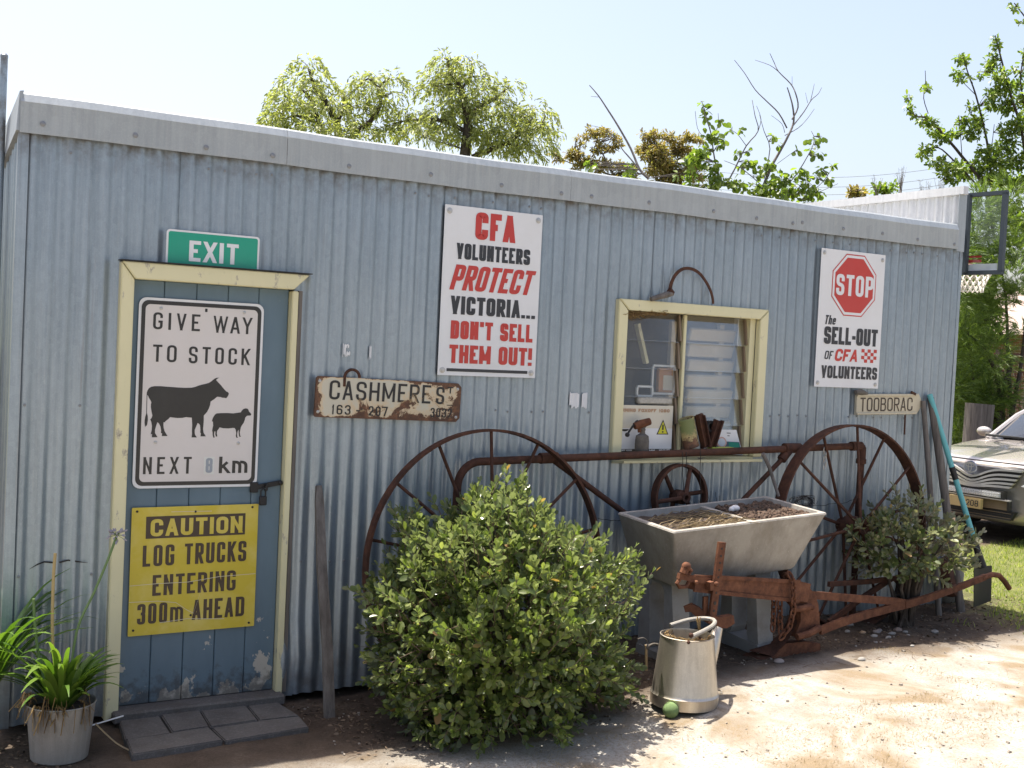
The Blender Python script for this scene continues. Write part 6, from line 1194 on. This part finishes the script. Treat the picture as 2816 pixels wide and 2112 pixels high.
# half bare fruit tree close behind the shed
Df = 12.5; br = [([(820,960),(760,900),(700,760),(610,600),(540,490),(480,400),(420,330)],.030,.006), ([(780,930),(700,830),(640,760),(580,660)],.022,.006), ([(480,410),(430,405)],.006,.003), ([(600,690),(540,640),(470,610),(400,602)],.006,.003), ([(1570,1090),(1640,900),(1700,790),(1760,680),(1800,580),(1795,480),(1775,400),(1757,345)],.035,.007), ([(1790,560),(1830,480),(1815,390),(1780,320),(1700,240),(1670,180),(1640,115)],.018,.004), ([(1700,240),(1640,195),(1540,160)],.008,.003), ([(1755,620),(1700,520),(1620,440),(1540,360),(1470,250),(1400,160)],.016,.004), ([(1800,600),(1870,510),(1920,430),(1965,390),(1990,345)],.013,.003), ([(1915,435),(1930,370),(1940,320)],.007,.003), ([(1740,670),(1830,620),(1890,560),(1940,490)],.010,.003), ([(1740,650),(1720,590),(1650,535)],.008,.003), ([(1895,450),(1880,380)],.005,.002), ([(1790,330),(1790,270)],.005,.002), ([(1320,1010),(1270,850),(1240,650),(1210,560),(1180,440)],.020,.005), ([(1250,700),(1290,600),(1290,520)],.010,.003), ([(1190,680),(1150,620),(1135,505)],.006,.003), ([(1340,1010),(1400,900),(1480,740),(1560,640),(1540,540),(1520,430)],.018,.004), ([(1560,640),(1580,560),(1550,470)],.008,.003), ([(1480,740),(1420,660),(1370,630)],.008,.003), ([(1600,960),(1640,760),(1600,640),(1570,530)],.013,.003), ([(1620,1060),(1780,980),(1900,800),(1940,700),(1920,640)],.014,.004), ([(1700,1080),(1900,1050),(2000,980),(2080,860)],.012,.003), ([(1640,1060),(1460,900),(1330,840)],.012,.003), ([(1690,860),(1800,780),(1830,760)],.006,.003), ([(1850,1100),(2000,1040),(2100,995)],.008,.003)]
lf = [(deep([z3(*q) for q in P], Df, .05), a*.5, b*.75) for P, a, b in br]
cf = [(*z3(x, y), r*.3196) for x, y, r in ((1180,440,18),(1200,490,28),(1195,540,32),(1230,680,50),(1330,720,45),(1290,660,40),(1180,780,60),(1130,830,70),(1240,880,80),(1180,760,50),(1350,980,50),(1260,960,60),(1310,570,25),(1500,860,40),(1460,870,35),(1560,870,40),(1620,900,60),(1700,960,80),(1640,1000,70),(1850,920,60),(1960,800,35),(1930,760,30),(1940,690,25),(1660,680,22),(1680,700,18),(1440,640,25),(1380,620,18),(1420,780,22),(1510,770,20),(1780,1050,90),(1880,960,40),(1700,740,18),(700,890,40),(680,920,35),(420,850,35),(450,870,30),(2040,970,35),(1980,920,30),(1900,1050,60),(1990,680,14),(1820,780,16),(2060,870,10),(1100,920,50),(1420,1000,60),(1540,1030,70),(1950,1060,60),(1120,1000,60),(1250,1030,70),(1700,1060,80),(1990,900,30))]
qf = place(extra(cf, 6, 1), Df, 6, .8); g0 = ground_at(1600, Df); mk('fruit_tree', 'half bare fruit tree with leafless top branches behind the shed', 'tree', wire_up(lf, qf, .004, 6), g0, far(*z3(1600, 1090), Df), (.09, .05), [clumpy(qf, Df, 30, .066, M['fruit'], 6, hang=.9, width=1.35, depth=.8)], M['barkg'])
# leafy plum tree beyond the car
z4 = lambda x, y: (1846+x*.3316, y*.3316)
Dl = 20.0; bp = [([(900,1500),(850,1230),(700,1020),(600,900),(530,820),(460,765),(390,750),(345,640)],.06,.010), ([(480,740),(450,640),(462,540),(460,460)],.014,.005), ([(900,1300),(880,1050),(850,860),(790,620),(740,480),(700,345)],.05,.008), ([(790,620),(740,570),(690,520)],.012,.005), ([(1150,1300),(1090,860),(1010,600),(960,400),(915,230)],.06,.010), ([(830,1240),(640,1040),(540,960),(440,980)],.03,.008), ([(1010,600),(900,480),(800,470)],.02,.006), ([(1150,900),(1090,600),(1080,480)],.03,.008), ([(1250,300),(1110,110),(1040,20)],.03,.008), ([(640,1040),(600,1130),(560,1180)],.014,.005), ([(850,860),(760,740),(740,690)],.014,.005), ([(700,1020),(690,880),(680,750)],.014,.005), ([(880,1050),(900,900),(910,810)],.014,.005)]
lp = [(deep([z4(*q) for q in P], Dl, .1), a*.55, b) for P, a, b in bp]
cp = [(*z4(x, y), r*.3316) for x, y, r in ((345,640,26),(350,700,34),(370,745,30),(460,565,30),(475,580,26),(440,780,38),(500,800,45),(520,850,55),(570,900,55),(470,970,50),(450,1000,40),(540,1060,65),(600,1120,60),(660,1090,60),(690,380,40),(720,400,34),(665,470,40),(690,520,34),(750,510,20),(760,700,38),(770,860,75),(720,790,40),(690,800,40),(660,870,45),(800,780,55),(920,250,30),(930,290,36),(900,380,48),(890,430,55),(940,500,60),(960,580,75),(890,620,50),(900,680,50),(1000,690,75),(820,490,30),(1030,450,30),(1050,560,60),(1090,640,60),(1080,800,70),(1000,850,70),(1080,480,30),(980,950,85),(1060,1050,90),(930,1060,80),(860,1000,70),(800,1080,65),(720,1130,65),(640,1170,50),(860,1150,80),(960,1170,90),(1070,1200,90),(1000,1350,100),(1080,1450,90),(920,1300,60),(1050,1560,80),(1040,50,32),(1095,150,25),(1110,340,30),(1140,700,70),(1150,400,60),(1200,900,120),(1250,600,120),(1200,1200,130),(1300,1000,150))]
ql = place(cp, Dl, 7, 1.0); g0 = ground_at(2230, Dl); mk('plum_tree', 'tall leafy plum tree with upright branches at the right edge', 'tree', wire_up(lp, ql, .008, 7), g0, far(2250, 520, Dl), (.16, .09), [clumpy(ql, Dl, 125, .085, M['plum'], 7, hang=.25, depth=1.1, width=.9)], M['bark'])
# feathery tamarisk below and around the hoop
Dt = 18.6
def feathery(clumps, d, per, ll, seed, mt):
    P, D, L, U = [], [], [], []; px = d/2553.0; rg = np.random.default_rng(seed)
    for (u, v, rr) in clumps:
        R = rr*px; c = np.array(far(u, v, d+rg.normal(0, R*.9)))
        for s in range(int(per*(rr/40)**2)):
            e = nrm(rg.normal(0, 1, 3)); p = c+e*R*rg.uniform(.2, .9); dd = nrm(e*np.array([1, 1, .5])+np.array([0, 0, .7])+rg.normal(0, .3, 3)); m_ = 8; st = R*.12
            for k in range(m_):
                dd = nrm(dd+np.array([0, 0, -.10])); p = p+dd*st
                for q in range(3): sd = rg.normal(0, 1, 3); P.append(p); D.append(nrm(dd*1.0+nrm(sd)*.55)); L.append(ll*rg.uniform(.6, 1.2)); U.append(sd)
    return leaves('foliage', np.array(P), np.array(D), np.array(L), QD, QDF, mt, None, .085, np.array(U), .1)
ct = [(2095,610,36),(2075,660,44),(2120,680,40),(2150,640,30),(2085,730,50),(2130,770,50),(2070,800,44),(2110,830,44),(2145,820,34),(2080,880,44),(2125,880,40),(2165,860,30),(2070,940,36),(2110,935,34),(2110,470,44),(2140,500,40),(2100,530,40),(2150,560,34),(2170,480,34),(2180,540,36),(2190,600,34),(2175,650,26),(2200,640,26),(2130,430,30),(2060,560,40),(2050,720,50),(2040,620,50),(2045,850,50),(2210,720,20),(2180,420,30),(2040,500,50),(2170,930,24),(2200,560,30)]
lt_ = [(deep([(2150,960),(2160,840),(2130,760),(2100,730),(2075,700)], Dt, .1), .05, .015), (deep([(2160,840),(2185,780),(2150,700),(2120,690)], Dt, .1), .045, .015), (deep([(2185,900),(2178,780),(2172,640),(2150,520)], Dt, .1), .04, .012), (deep([(2110,900),(2100,800),(2092,740)], Dt, .1), .025, .01), (deep([(2185,900),(2205,790),(2215,700)], Dt, .1), .04, .02)]
g0 = ground_at(2165, Dt); mk('tamarisk', 'feathery bright green tamarisk behind the car and hoop', 'tree', lt_, g0, far(2160, 850, Dt), (.12, .07), [feathery(ct, Dt, 75, .12, 8, M['feather'])], M['bark'])
q = far(2110, 940, 17.6); z = gz(q.x, q.y); o = MB().tube([(q.x, q.y, z-.05), (q.x, q.y, z+.5), (q.x+.03, q.y, far(2110, 872, 17.6).z)], [.24, .20, .21], 12).build('tree_stump', M['grain'], None, True); tag(o, 'grey tree stump standing under the feathery tamarisk', 'stump')
# far low trees and bare saplings over the parapet
for u, v, w_, h_, s, lab in ((1852, 412, 22, 12, 1, 'far small rounded yellow green tree, the smaller left one over the roof'), (1912, 404, 32, 14, 2, 'far rounded yellow green tree, the larger right one over the roof')):
    Dr = 48; cs = [(u+random.uniform(-1, 1)*w_*.7, v+random.uniform(-1, 1)*h_*.5+3, 9) for _ in range(22)]; g0 = ground_at(u, Dr)
    mk('far_tree', lab, 'tree', [(deep([(u, v+25), (u, v+8), (u+4, v)], Dr), .1, .04)], g0, far(u, v+25, Dr), (.2, .12), [clumpy(place(cs, Dr, 20+s), Dr, 60, .2, M['gum'] if s == 1 else M['plum'], 20+s, hang=0)], M['bark'], 'far trees over the parapet')
for i, (u, v) in enumerate(((1894, 372), (1945, 358), (1998, 385), (2030, 378))):
    Dr = 44; g0 = ground_at(u, Dr); lm_ = []
    for k in range(14): uu = u+random.uniform(-14, 14); vt = v+random.uniform(0, 34); lm_.append((deep([(u+random.uniform(-2, 2), v+60), (uu*.35+u*.65, v+40), (uu, vt)], Dr, .3), .013, .003)); lm_.append((deep([(uu*.6+u*.4, v*.35+vt*.65+6), (uu+random.uniform(-9, 9), vt+random.uniform(-4, 10))], Dr, .2), .006, .002))
    mk('bare_sapling', 'far leafless grey sapling over the parapet, %s from the left' % ('first', 'second', 'third', 'fourth')[i], 'tree', lm_, g0, far(u, v+60, Dr), (.05, .03), [], M['barkg'], 'bare saplings over the parapet')
# power lines
for i, (v0, v1) in enumerate(((337, 318), (358, 339), (374, 356))):
    a, b = far(1500, v0+30, 62), far(2330, v1-18, 55); P = [a+(b-a)*t-Vector((0, 0, 1.0*math.sin(math.pi*t))) for t in [k/16 for k in range(17)]]
    o = MB().tube(P, .009, 5).build('power_line', M['barkg'], None, True); tag(o, 'thin power line across the sky at the right, the %s of three' % ('top', 'middle', 'bottom')[i], 'power line', 'power lines')
# ---------------------------------------------------------------- basketball hoop
Dh = 11.8; hp_ = thing('basketball_hoop', 'basketball hoop with clear backboard beyond the right corner', 'basketball hoop', far(2060, 790, Dh))
hp_.location.z = 0
A0 = far(2162, 588, Dh); A1 = far(2160, 416, Dh); dirb = (Vector((-.106, .994, 0))).normalized(); Wb = 1.1; up = Vector((0, 0, 1)); Hb = (A1.z-A0.z); nb_ = dirb.cross(up)
O_ = Vector((A0.x, A0.y, A0.z))
def bp_(s, h, n=0): return O_+dirb*s+up*h+nb_*n
M['navyframe'] = plain('dark_blue_steel', (.050, .064, .078), .5, .3); M['clear'] = None
gm = NG('clear_backboard'); t_ = gm.N.new('ShaderNodeBsdfTransparent'); t_.inputs[0].default_value = (.92, .95, .95, 1); gg = gm.N.new('ShaderNodeBsdfGlossy'); gg.inputs['Roughness'].default_value = .02; fz = gm.N.new('ShaderNodeFresnel'); fz.inputs[0].default_value = 1.5; mx_ = gm.N.new('ShaderNodeMixShader'); gm.L.new(fz.outputs[0], mx_.inputs[0]); gm.L.new(t_.outputs[0], mx_.inputs[1]); gm.L.new(gg.outputs[0], mx_.inputs[2]); gm.L.new(mx_.outputs[0], gm.o.inputs[0]); M['clear'] = gm.m
mb = MB()
for (s0, h0, s1, h1, w_) in ((0, 0, 0, Hb, .045), (Wb, 0, Wb, Hb, .045), (-.0225, 0, Wb+.0225, 0, .04), (-.0225, Hb, Wb+.0225, Hb, .04)): mb.bar(bp_(s0, h0), bp_(s1, h1), w_, .05, dirb if s0 == s1 else up)
adopt(hp_, mb.build('frame', M['navyframe']))
adopt(hp_, MB().add([bp_(.03, .03), bp_(Wb-.03, .03), bp_(Wb-.03, Hb-.03), bp_(.03, Hb-.03)], [(0, 1, 2, 3)]).build('glass', M['clear']))
mb = MB()
pass
sg = -1 if (bp_(0, 0, -1)-CAM).length < (bp_(0, 0, 1)-CAM).length else 1
mb = MB()
for s in (.38, Wb-.38): mb.bar(bp_(s, 0, sg*.04), bp_(s, Hb, sg*.04), .055, .05, dirb)
mb.bar(bp_(.42, Hb*.55, sg*.06), bp_(Wb*.5, Hb*.2, sg*.7), .06, .05, up).bar(bp_(Wb-.42, Hb*.55, sg*.06), bp_(Wb*.5, Hb*.2, sg*.7), .06, .05, up)
adopt(hp_, mb.build('support', M['navyframe']))
pb = bp_(Wb*.5, 0, sg*.75); adopt(hp_, MB().tube([(pb.x, pb.y, 0), (pb.x, pb.y, pb.z+.4)], .07, 12).bar((pb.x, pb.y, pb.z+.25), bp_(Wb*.5, .3, sg*.05), .08, .06).build('pole', M['navyframe'], None, True))
adopt(hp_, MB().bar(bp_(.05, .055, -sg*.01), bp_(Wb-.05, .055, -sg*.01), .07, .01, up).build('white_strip', M['white']), MB().bar(bp_(Wb*.5-.32, .12, -sg*.012), bp_(Wb*.5+.32, .12, -sg*.012), .03, .008, up).bar(bp_(Wb*.5-.32, .165, -sg*.012), bp_(Wb*.5+.32, .165, -sg*.012), .02, .008, up).build('target_lines', M['red']))
rc_ = bp_(Wb*.5, .10, -sg*.38); rr = .225
adopt(hp_, MB().tube([rc_+dirb*(rr*math.cos(t))+nb_*(rr*math.sin(t)) for t in [2*math.pi*k/28 for k in range(28)]], .009, 8, True).bar(bp_(Wb*.5, .10, -sg*.02), bp_(Wb*.5, .10, -sg*.16), .05, .1, up).build('rim', plain('red_rim', (.55, .05, .03), .45), None, True))
mb = MB(); n = 14; lev = [(rr, 0), (rr*.88, -.06), (rr*.74, -.115), (rr*.62, -.17), (rr*.54, -.22), (rr*.52, -.27)]
for k in range(n):
    for sgn in (1, -1):
        P = [rc_+dirb*(r*math.cos(2*math.pi*(k+sgn*i*.5)/n))+nb_*(r*math.sin(2*math.pi*(k+sgn*i*.5)/n))+up*z for i, (r, z) in enumerate(lev)]; mb.tube(P, .007, 5, cap=False)
adopt(hp_, mb.build('net', plain('white_cord', (.72, .70, .64), .8), None, True))
# ---------------------------------------------------------------- house and lattice fence behind the trees
hq = far(2215, 760, 25.0); hs = thing('house', 'brick house with pale tiled roof half hidden by the trees', 'house', (hq.x+4.2, hq.y+1.2, .0))
g = NG('red_brick'); bt = g.N.new('ShaderNodeTexBrick'); bt.inputs['Scale'].default_value = 4.0; bt.inputs['Color1'].default_value = (.25, .11, .07, 1); bt.inputs['Color2'].default_value = (.32, .17, .11, 1); bt.inputs['Mortar'].default_value = (.40, .37, .33, 1); g.L.new(g.co((1, 1, 1), 'Generated', (0, 0, 0)), bt.inputs[0]); bt.inputs['Mortar Size'].default_value = .02
wv = g.N.new('ShaderNodeCombineXYZ'); xx = g.xyz(); g.L.new(g.math('ADD', xx[0], xx[1]), wv.inputs[0]); g.L.new(xx[2], wv.inputs[1]); g.L.new(wv.outputs[0], bt.inputs[0]); M['brick'] = g.set(bt.outputs[0], .9)
MB().box((0, 0, 1.25), (7.2, 7.2, 2.5), rz=.3).build('wall', M['brick'], hs)
rm = MB(); e = 4.2; R_ = Matrix.Rotation(.3, 3, 'Z'); vs = [R_ @ Vector(q) for q in ((-e, -e, 2.45), (e, -e, 2.45), (e, e, 2.45), (-e, e, 2.45), (-.4, 0, 4.1), (.4, 0, 4.1))]; rm.add(vs, [(0, 1, 5, 4), (1, 2, 5), (2, 3, 4, 5), (3, 0, 4), (3, 2, 1, 0)]); M['tile'] = plain('pale_pink_tile', (.34, .265, .235), .8, 0, .2, 20); rm.build('roof', M['tile'], hs)
for k, ang in ((0, .3), (1, .3)):
    wq = R_ @ Vector((-3.62 if k == 0 else -1.5, -1.0 if k == 0 else -3.62, 1.4)); f_ = MB().box(wq, (.06, 1.3, 1.2) if k == 0 else (1.3, .06, 1.2), rz=.3).build('window', M['cream'], hs); MB().box(wq+R_ @ (Vector((-.03, 0, 0)) if k == 0 else Vector((0, -.03, 0))), (.03, 1.15, 1.05) if k == 0 else (1.15, .03, 1.05), rz=.3).build('pane', M['black_iron'], f_)
fa, fb = far(2150, 900, 21.0), far(2300, 905, 22.0); lf_ = thing('lattice_fence', 'dark red brown lattice fence behind the tamarisk at the right edge', 'fence', ((fa.x+fb.x)/2, (fa.y+fb.y)/2, 0)); d = Vector((fb.x-fa.x, fb.y-fa.y, 0)); L_ = d.length; d.normalize(); mb = MB()
fa0 = Vector((fa.x, fa.y, 0.02)); hF = far(2190, 765, 21.2).z
k = 0
while k*.16 < L_: mb.bar(fa0+d*(k*.16), fa0+d*(k*.16)+up*hF, .03, .015, d); k += 1
k = 0
while k*.16 < hF: mb.bar(fa0+up*(k*.16+.02)-nb_*.016, fa0+d*L_+up*(k*.16+.02)-nb_*.016, .03, .015, up); k += 1
adopt(lf_, mb.build('lattice', plain('red_brown_stain', (.11, .045, .03), .8)))
mb = MB()
for s in (0, .5, 1): mb.box(fa0+d*(L_*s)+up*(hF/2), (.09, .09, hF+.1))
adopt(lf_, mb.build('post', M['bark']))
hd = thing('hedge', 'dark green hedge closing the view behind the tamarisk', 'hedge', (far(2110, 800, 30).x, far(2110, 800, 30).y, 0)); cs = [(random.uniform(2030, 2140), random.uniform(560, 960), 45) for _ in range(60)]
adopt(hd, clumpy(place(cs, 27.0, 31, .6), 27.0, 70, .14, M['fruit'], 31, hang=.1, depth=.6))
hd.location = (far(2085, 800, 27).x, far(2085, 800, 27).y, 0)
# ---------------------------------------------------------------- car
car = thing('parked_car', 'beige gold sedan parked facing left beyond the shed corner', 'car', (9.03, 1.975, 0.03)); car.scale = (1, 1, .95); FW = Vector((-.9995, -.02, 0)).normalized(); car.rotation_euler = (0, 0, math.atan2(FW.y, FW.x))
g = NG('gold_car_paint'); M['carpaint'] = g.set((.43, .40, .378), .2, .4); g.b.inputs['Coat Weight'].default_value = .7; g.b.inputs['Coat Roughness'].default_value = .05
M['chrome'] = plain('chrome', (.72, .72, .71), .25, .6, .02); M['blackpl'] = plain('black_plastic', (.02, .02, .02), .5); M['tyre'] = plain('tyre_rubber', (.03, .03, .03), .85)
gm = NG('car_glass'); gm.set((.02, .025, .03), .02); gm.b.inputs['Specular IOR Level'].default_value = .8; M['carglass'] = gm.m
gm = NG('lamp_glass'); gm.set((.62, .64, .65), .08, .3); M['lampglass'] = gm.m
st = [(.03, .50, .25, .32, .55, .70, .735), (.0, .62, .22, .30, .60, .735, .775), (-.12, .76, .17, .32, .64, .765, .815), (-.35, .865, .16, .34, .70, .82, .865), (-.75, .895, .16, .36, .76, .885, .935), (-1.15, .905, .16, .38, .80, .935, .985), (-2.0, .91, .16, .40, .82, .945, .96), (-3.0, .91, .16, .40, .83, .955, .965), (-3.9, .90, .17, .42, .85, 1.0, 1.04), (-4.4, .86, .2, .42, .85, .99, 1.04), (-4.72, .76, .26, .42, .80, .93, .97), (-4.78, .60, .34, .45, .75, .86, .90)]
mb = MB()
for x, w_, zb, z1, z2, zs, zt in st:
    P = [(w_*.80, zb), (w_*.97, zb+.06), (w_, z1+.05), (w_*1.005, (z1+z2)/2), (w_*.985, z2), (w_*.93, zs), (w_*.80, zs+(zt-zs)*.55), (w_*.45, zs+(zt-zs)*.92), (0, zt)]
    row = [(x+.10*(1-(y/w_)**2)*(1 if x > -.3 else 0)*(1+x*2 if x < 0 else 1), y, z) for y, z in P]; mb.v += row+[(p[0], -p[1], p[2]) for p in row[-2::-1]]
k = 17
for i in range(len(st)-1):
    for j in range(k-1): mb.f.append((i*k+j, i*k+j+1, (i+1)*k+j+1, (i+1)*k+j))
    mb.f.append((i*k+k-1, i*k, (i+1)*k, (i+1)*k+k-1))
mb.f += [tuple(range(k)), tuple((len(st)-1)*k+j for j in range(k-1, -1, -1))]
bo = mb.build('body', M['carpaint'], car, 45)
def fx(y): return .03+.10*(1-min(1, (y/.62))**2) if abs(y) < .62 else .0-.16*(abs(y)-.62)/.14   # front face plan curve
def front(poly, off, nm, mt, th=.012, sm=False):       # outline on the front face (y, z); y<0 shows right in the photo
    m2 = MB(); n = len(poly)
    m2.v = [(fx(y)+off, y, z) for y, z in poly]+[(fx(y)+off-th-.03, y, z) for y, z in poly]; m2.f = [tuple(range(n)), tuple(range(2*n-1, n-1, -1))]+[(i, n+i, n+(i+1) % n, (i+1) % n) for i in range(n)]; return m2.build(nm, M[mt], car, sm)
def wave(y, z, dip): return z-dip*math.exp(-(y/.17)**2)
def band(z0, z1, w0, w1, dip0, dip1, off, nm, mt):
    ys = [(-1+2*i/20) for i in range(21)]; m2 = MB()
    for q in ys:
        a, b = q*w0, q*w1; m2.v += [(fx(a)+off, a, wave(a, z0, dip0)), (fx(b)+off, b, wave(b, z1, dip1)), (fx(b)+off-.03, b, wave(b, z1, dip1)), (fx(a)+off-.03, a, wave(a, z0, dip0))]
    for i in range(20):
        for j in range(4): m2.f.append((i*4+j, i*4+(j+1) % 4, i*4+4+(j+1) % 4, i*4+4+j))
    m2.f += [(3, 2, 1, 0), (80, 81, 82, 83)]; return m2.build(nm, M[mt], car, True)
gr_ = band(.555, .735, .39, .50, 0, .10, .022, 'grille', 'blackpl')
for z, w0, dip in ((.742, .51, .10), (.694, .485, .092), (.650, .46, .076), (.608, .435, .055), (.572, .41, .025)):
    o = band(z-.022, z, w0-.02, w0, dip, dip, .046, 'slat', 'chrome'); o.parent = gr_
o = band(.79, .80, .66, .66, 0, 0, .02, 'bonnet_gap', 'blackpl')
ell = lambda cy, cz, a, b, n=24: [(cy+a*math.cos(2*math.pi*k/n), cz+b*math.sin(2*math.pi*k/n)) for k in range(n)]
def ering(cy, cz, a, b, t, nm, mt, off, par):
    A_, B_ = ell(cy, cz, a, b), ell(cy, cz, a-t, b-t); n = 24; m2 = MB(); m2.v = [(fx(0)+off, y, z) for y, z in A_+B_]; m2.f = [(i, (i+1) % n, n+(i+1) % n, n+i) for i in range(n)]; o = m2.build(nm, M[mt], par); return o
bd_ = MB().lathe([(0, 0), (.068, 0), (.066, .01), (0, .012)], (fx(0)+.052, 0, .72), 24, ax=(1, 0, 0)).build('emblem', plain('blue_chrome', (.35, .40, .52), .25, .6), car, True)
for a, b, t, cz in ((.078, .054, .008, .72), (.022, .047, .007, .722), (.05, .02, .007, .742)): ering(0, cz, a, b, t, 'ring', 'chrome', .068+.002*b, bd_)
for s in (1, -1): front([(s*.50, .585), (s*.60, .575), (s*.76, .66), (s*.84, .745), (s*.79, .775), (s*.62, .70)], .05, 'headlight', 'lampglass', .1)
front([(-.36, .44), (.36, .44), (.36, .515), (-.36, .515)], .075, 'light_bar', 'blackpl', .03); lb_ = front([(-.335, .45), (.335, .45), (.335, .505), (-.335, .505)], .080, 'light_bar_lens', 'lampglass')
mb = MB()
for k in range(26):
    for j in (0, 1): y = -.32+k*.0256; z = .465+.026*j; mb.ball((fx(y)+.083, y, z), .007, 4)
mb.build('reflector', M['chrome'], lb_, True)
front([(-.42, .425), (.42, .425), (.42, .437), (-.42, .437)], .085, 'bull_bar', 'chrome'); front([(-.42, .33), (-.40, .33), (-.40, .424), (-.42, .424)], .075, 'bar_bracket', 'blackpl'); front([(.42, .33), (.40, .33), (.40, .424), (.42, .424)], .075, 'bar_bracket', 'blackpl')
front([(-.40, .33), (.40, .33), (.40, .424), (-.40, .424)], .045, 'bar_panel', 'jamb')
M['plate'] = plain('yellow_number_plate', (.60, .46, .22), .5); pq = front([(-.21, .315), (.15, .315), (.15, .415), (-.21, .415)], .09, 'number_plate', 'plate')
mb = MB(); letter(mb, 'E*208', -.065, .135, .335, .062, .010, rho=.9, gap=.008); mb.v = [(fx(0)+.094-y*.3, x, z) for x, y, z in mb.v]; mb.build('lettering', M['navy'], pq)
front([(-.42, .235), (.42, .235), (.46, .322), (-.46, .322)], .04, 'air_intake', 'blackpl')
for k in range(3): front([(-.42, 0.252+k*.024), (.42, 0.252+k*.024), (.42, 0.257+k*.024), (-.42, 0.257+k*.024)], .044, 'intake_bar', 'blackpl' if k % 2 else 'jamb')
# cabin: glass, roof, pillars
c0, c1, c2, c3 = (-1.12, .72, .955), (-1.95, .60, 1.41), (-3.1, .60, 1.44), (-4.05, .72, 1.03)
cab = MB()
def row(c, bulge, n=8): return [(c[0]+bulge*(1-(2*i/n-1)**2), c[1]*(2*i/n-1), c[2]+(.025 if c[2] > 1.2 else .025)*(1-(2*i/n-1)**2)) for i in range(n+1)]
def sheet(rows, nm, mt, par): m2 = MB(); n = len(rows[0]); [m2.v.extend(r) for r in rows]; m2.f = [(i*n+j, i*n+j+1, (i+1)*n+j+1, (i+1)*n+j) for i in range(len(rows)-1) for j in range(n-1)]; return m2.build(nm, M[mt], par, True)
mid_ = (-1.5, .685, 1.215)
sheet([row(c0, .14), row(mid_, .11), row(c1, .08)], 'windscreen', 'carglass', car); sheet([row(c1, .08), row((-2.5, .61, 1.455), 0), row(c2, -.05)], 'roof', 'carpaint', car); sheet([row(c2, -.05), row(c3, -.12)], 'rear_window', 'carglass', car)
for s in (1, -1):
    MB().add([(c0[0], s*c0[1], c0[2]), (c1[0], s*c1[1], c1[2]), (-2.5, s*.61, 1.445), (c2[0], s*c2[1], c2[2]), (c3[0], s*c3[1], c3[2]), (-3.9, s*.84, .98), (-2.5, s*.86, .94), (-1.3, s*.84, .93)], [(0, 1, 2, 6, 7), (2, 3, 4, 5, 6)]).build('side_window', M['carglass'], car)
    MB().tube([(c0[0]+.04, s*(c0[1]+.02), c0[2]-.02), (-1.5, s*.70, 1.20), (c1[0], s*(c1[1]+.01), c1[2]), (-2.5, s*.63, 1.45), (c2[0], s*(c2[1]+.01), c2[2]), (c3[0], s*(c3[1]+.04), c3[2]-.02)], .035, 8).build('roof_pillar', M['carpaint'], car, True)
    mr = MB().ball((-1.36, s*1.0, 1.0), .085, 10, (.6, 1.05, .68)).bar((-1.34, s*.84, .95), (-1.33, s*.95, .97), .05, .05).build('mirror', M['carpaint'], car, True)
    for x in (-.92, -3.72):
        wl = MB().lathe([(.20, -.10), (.30, -.10), (.325, -.07), (.325, .07), (.30, .10), (.20, .10)], (x, s*.80, .325), 28, ax=(0, 1, 0)).build('wheel', M['tyre'], car, True); MB().lathe([(.0, .085*s), (.06, .08*s), (.08, .05*s), (.205, .07*s), (.205, .0)], (x, s*.80, .325), 20, ax=(0, 1, 0)).build('rim', M['chrome'], wl, True)
MB().bar((-1.02, -.70, .985), (-1.06, .70, .985), .02, .10, (0, 0, 1)).build('wiper_cowl', M['blackpl'], car)
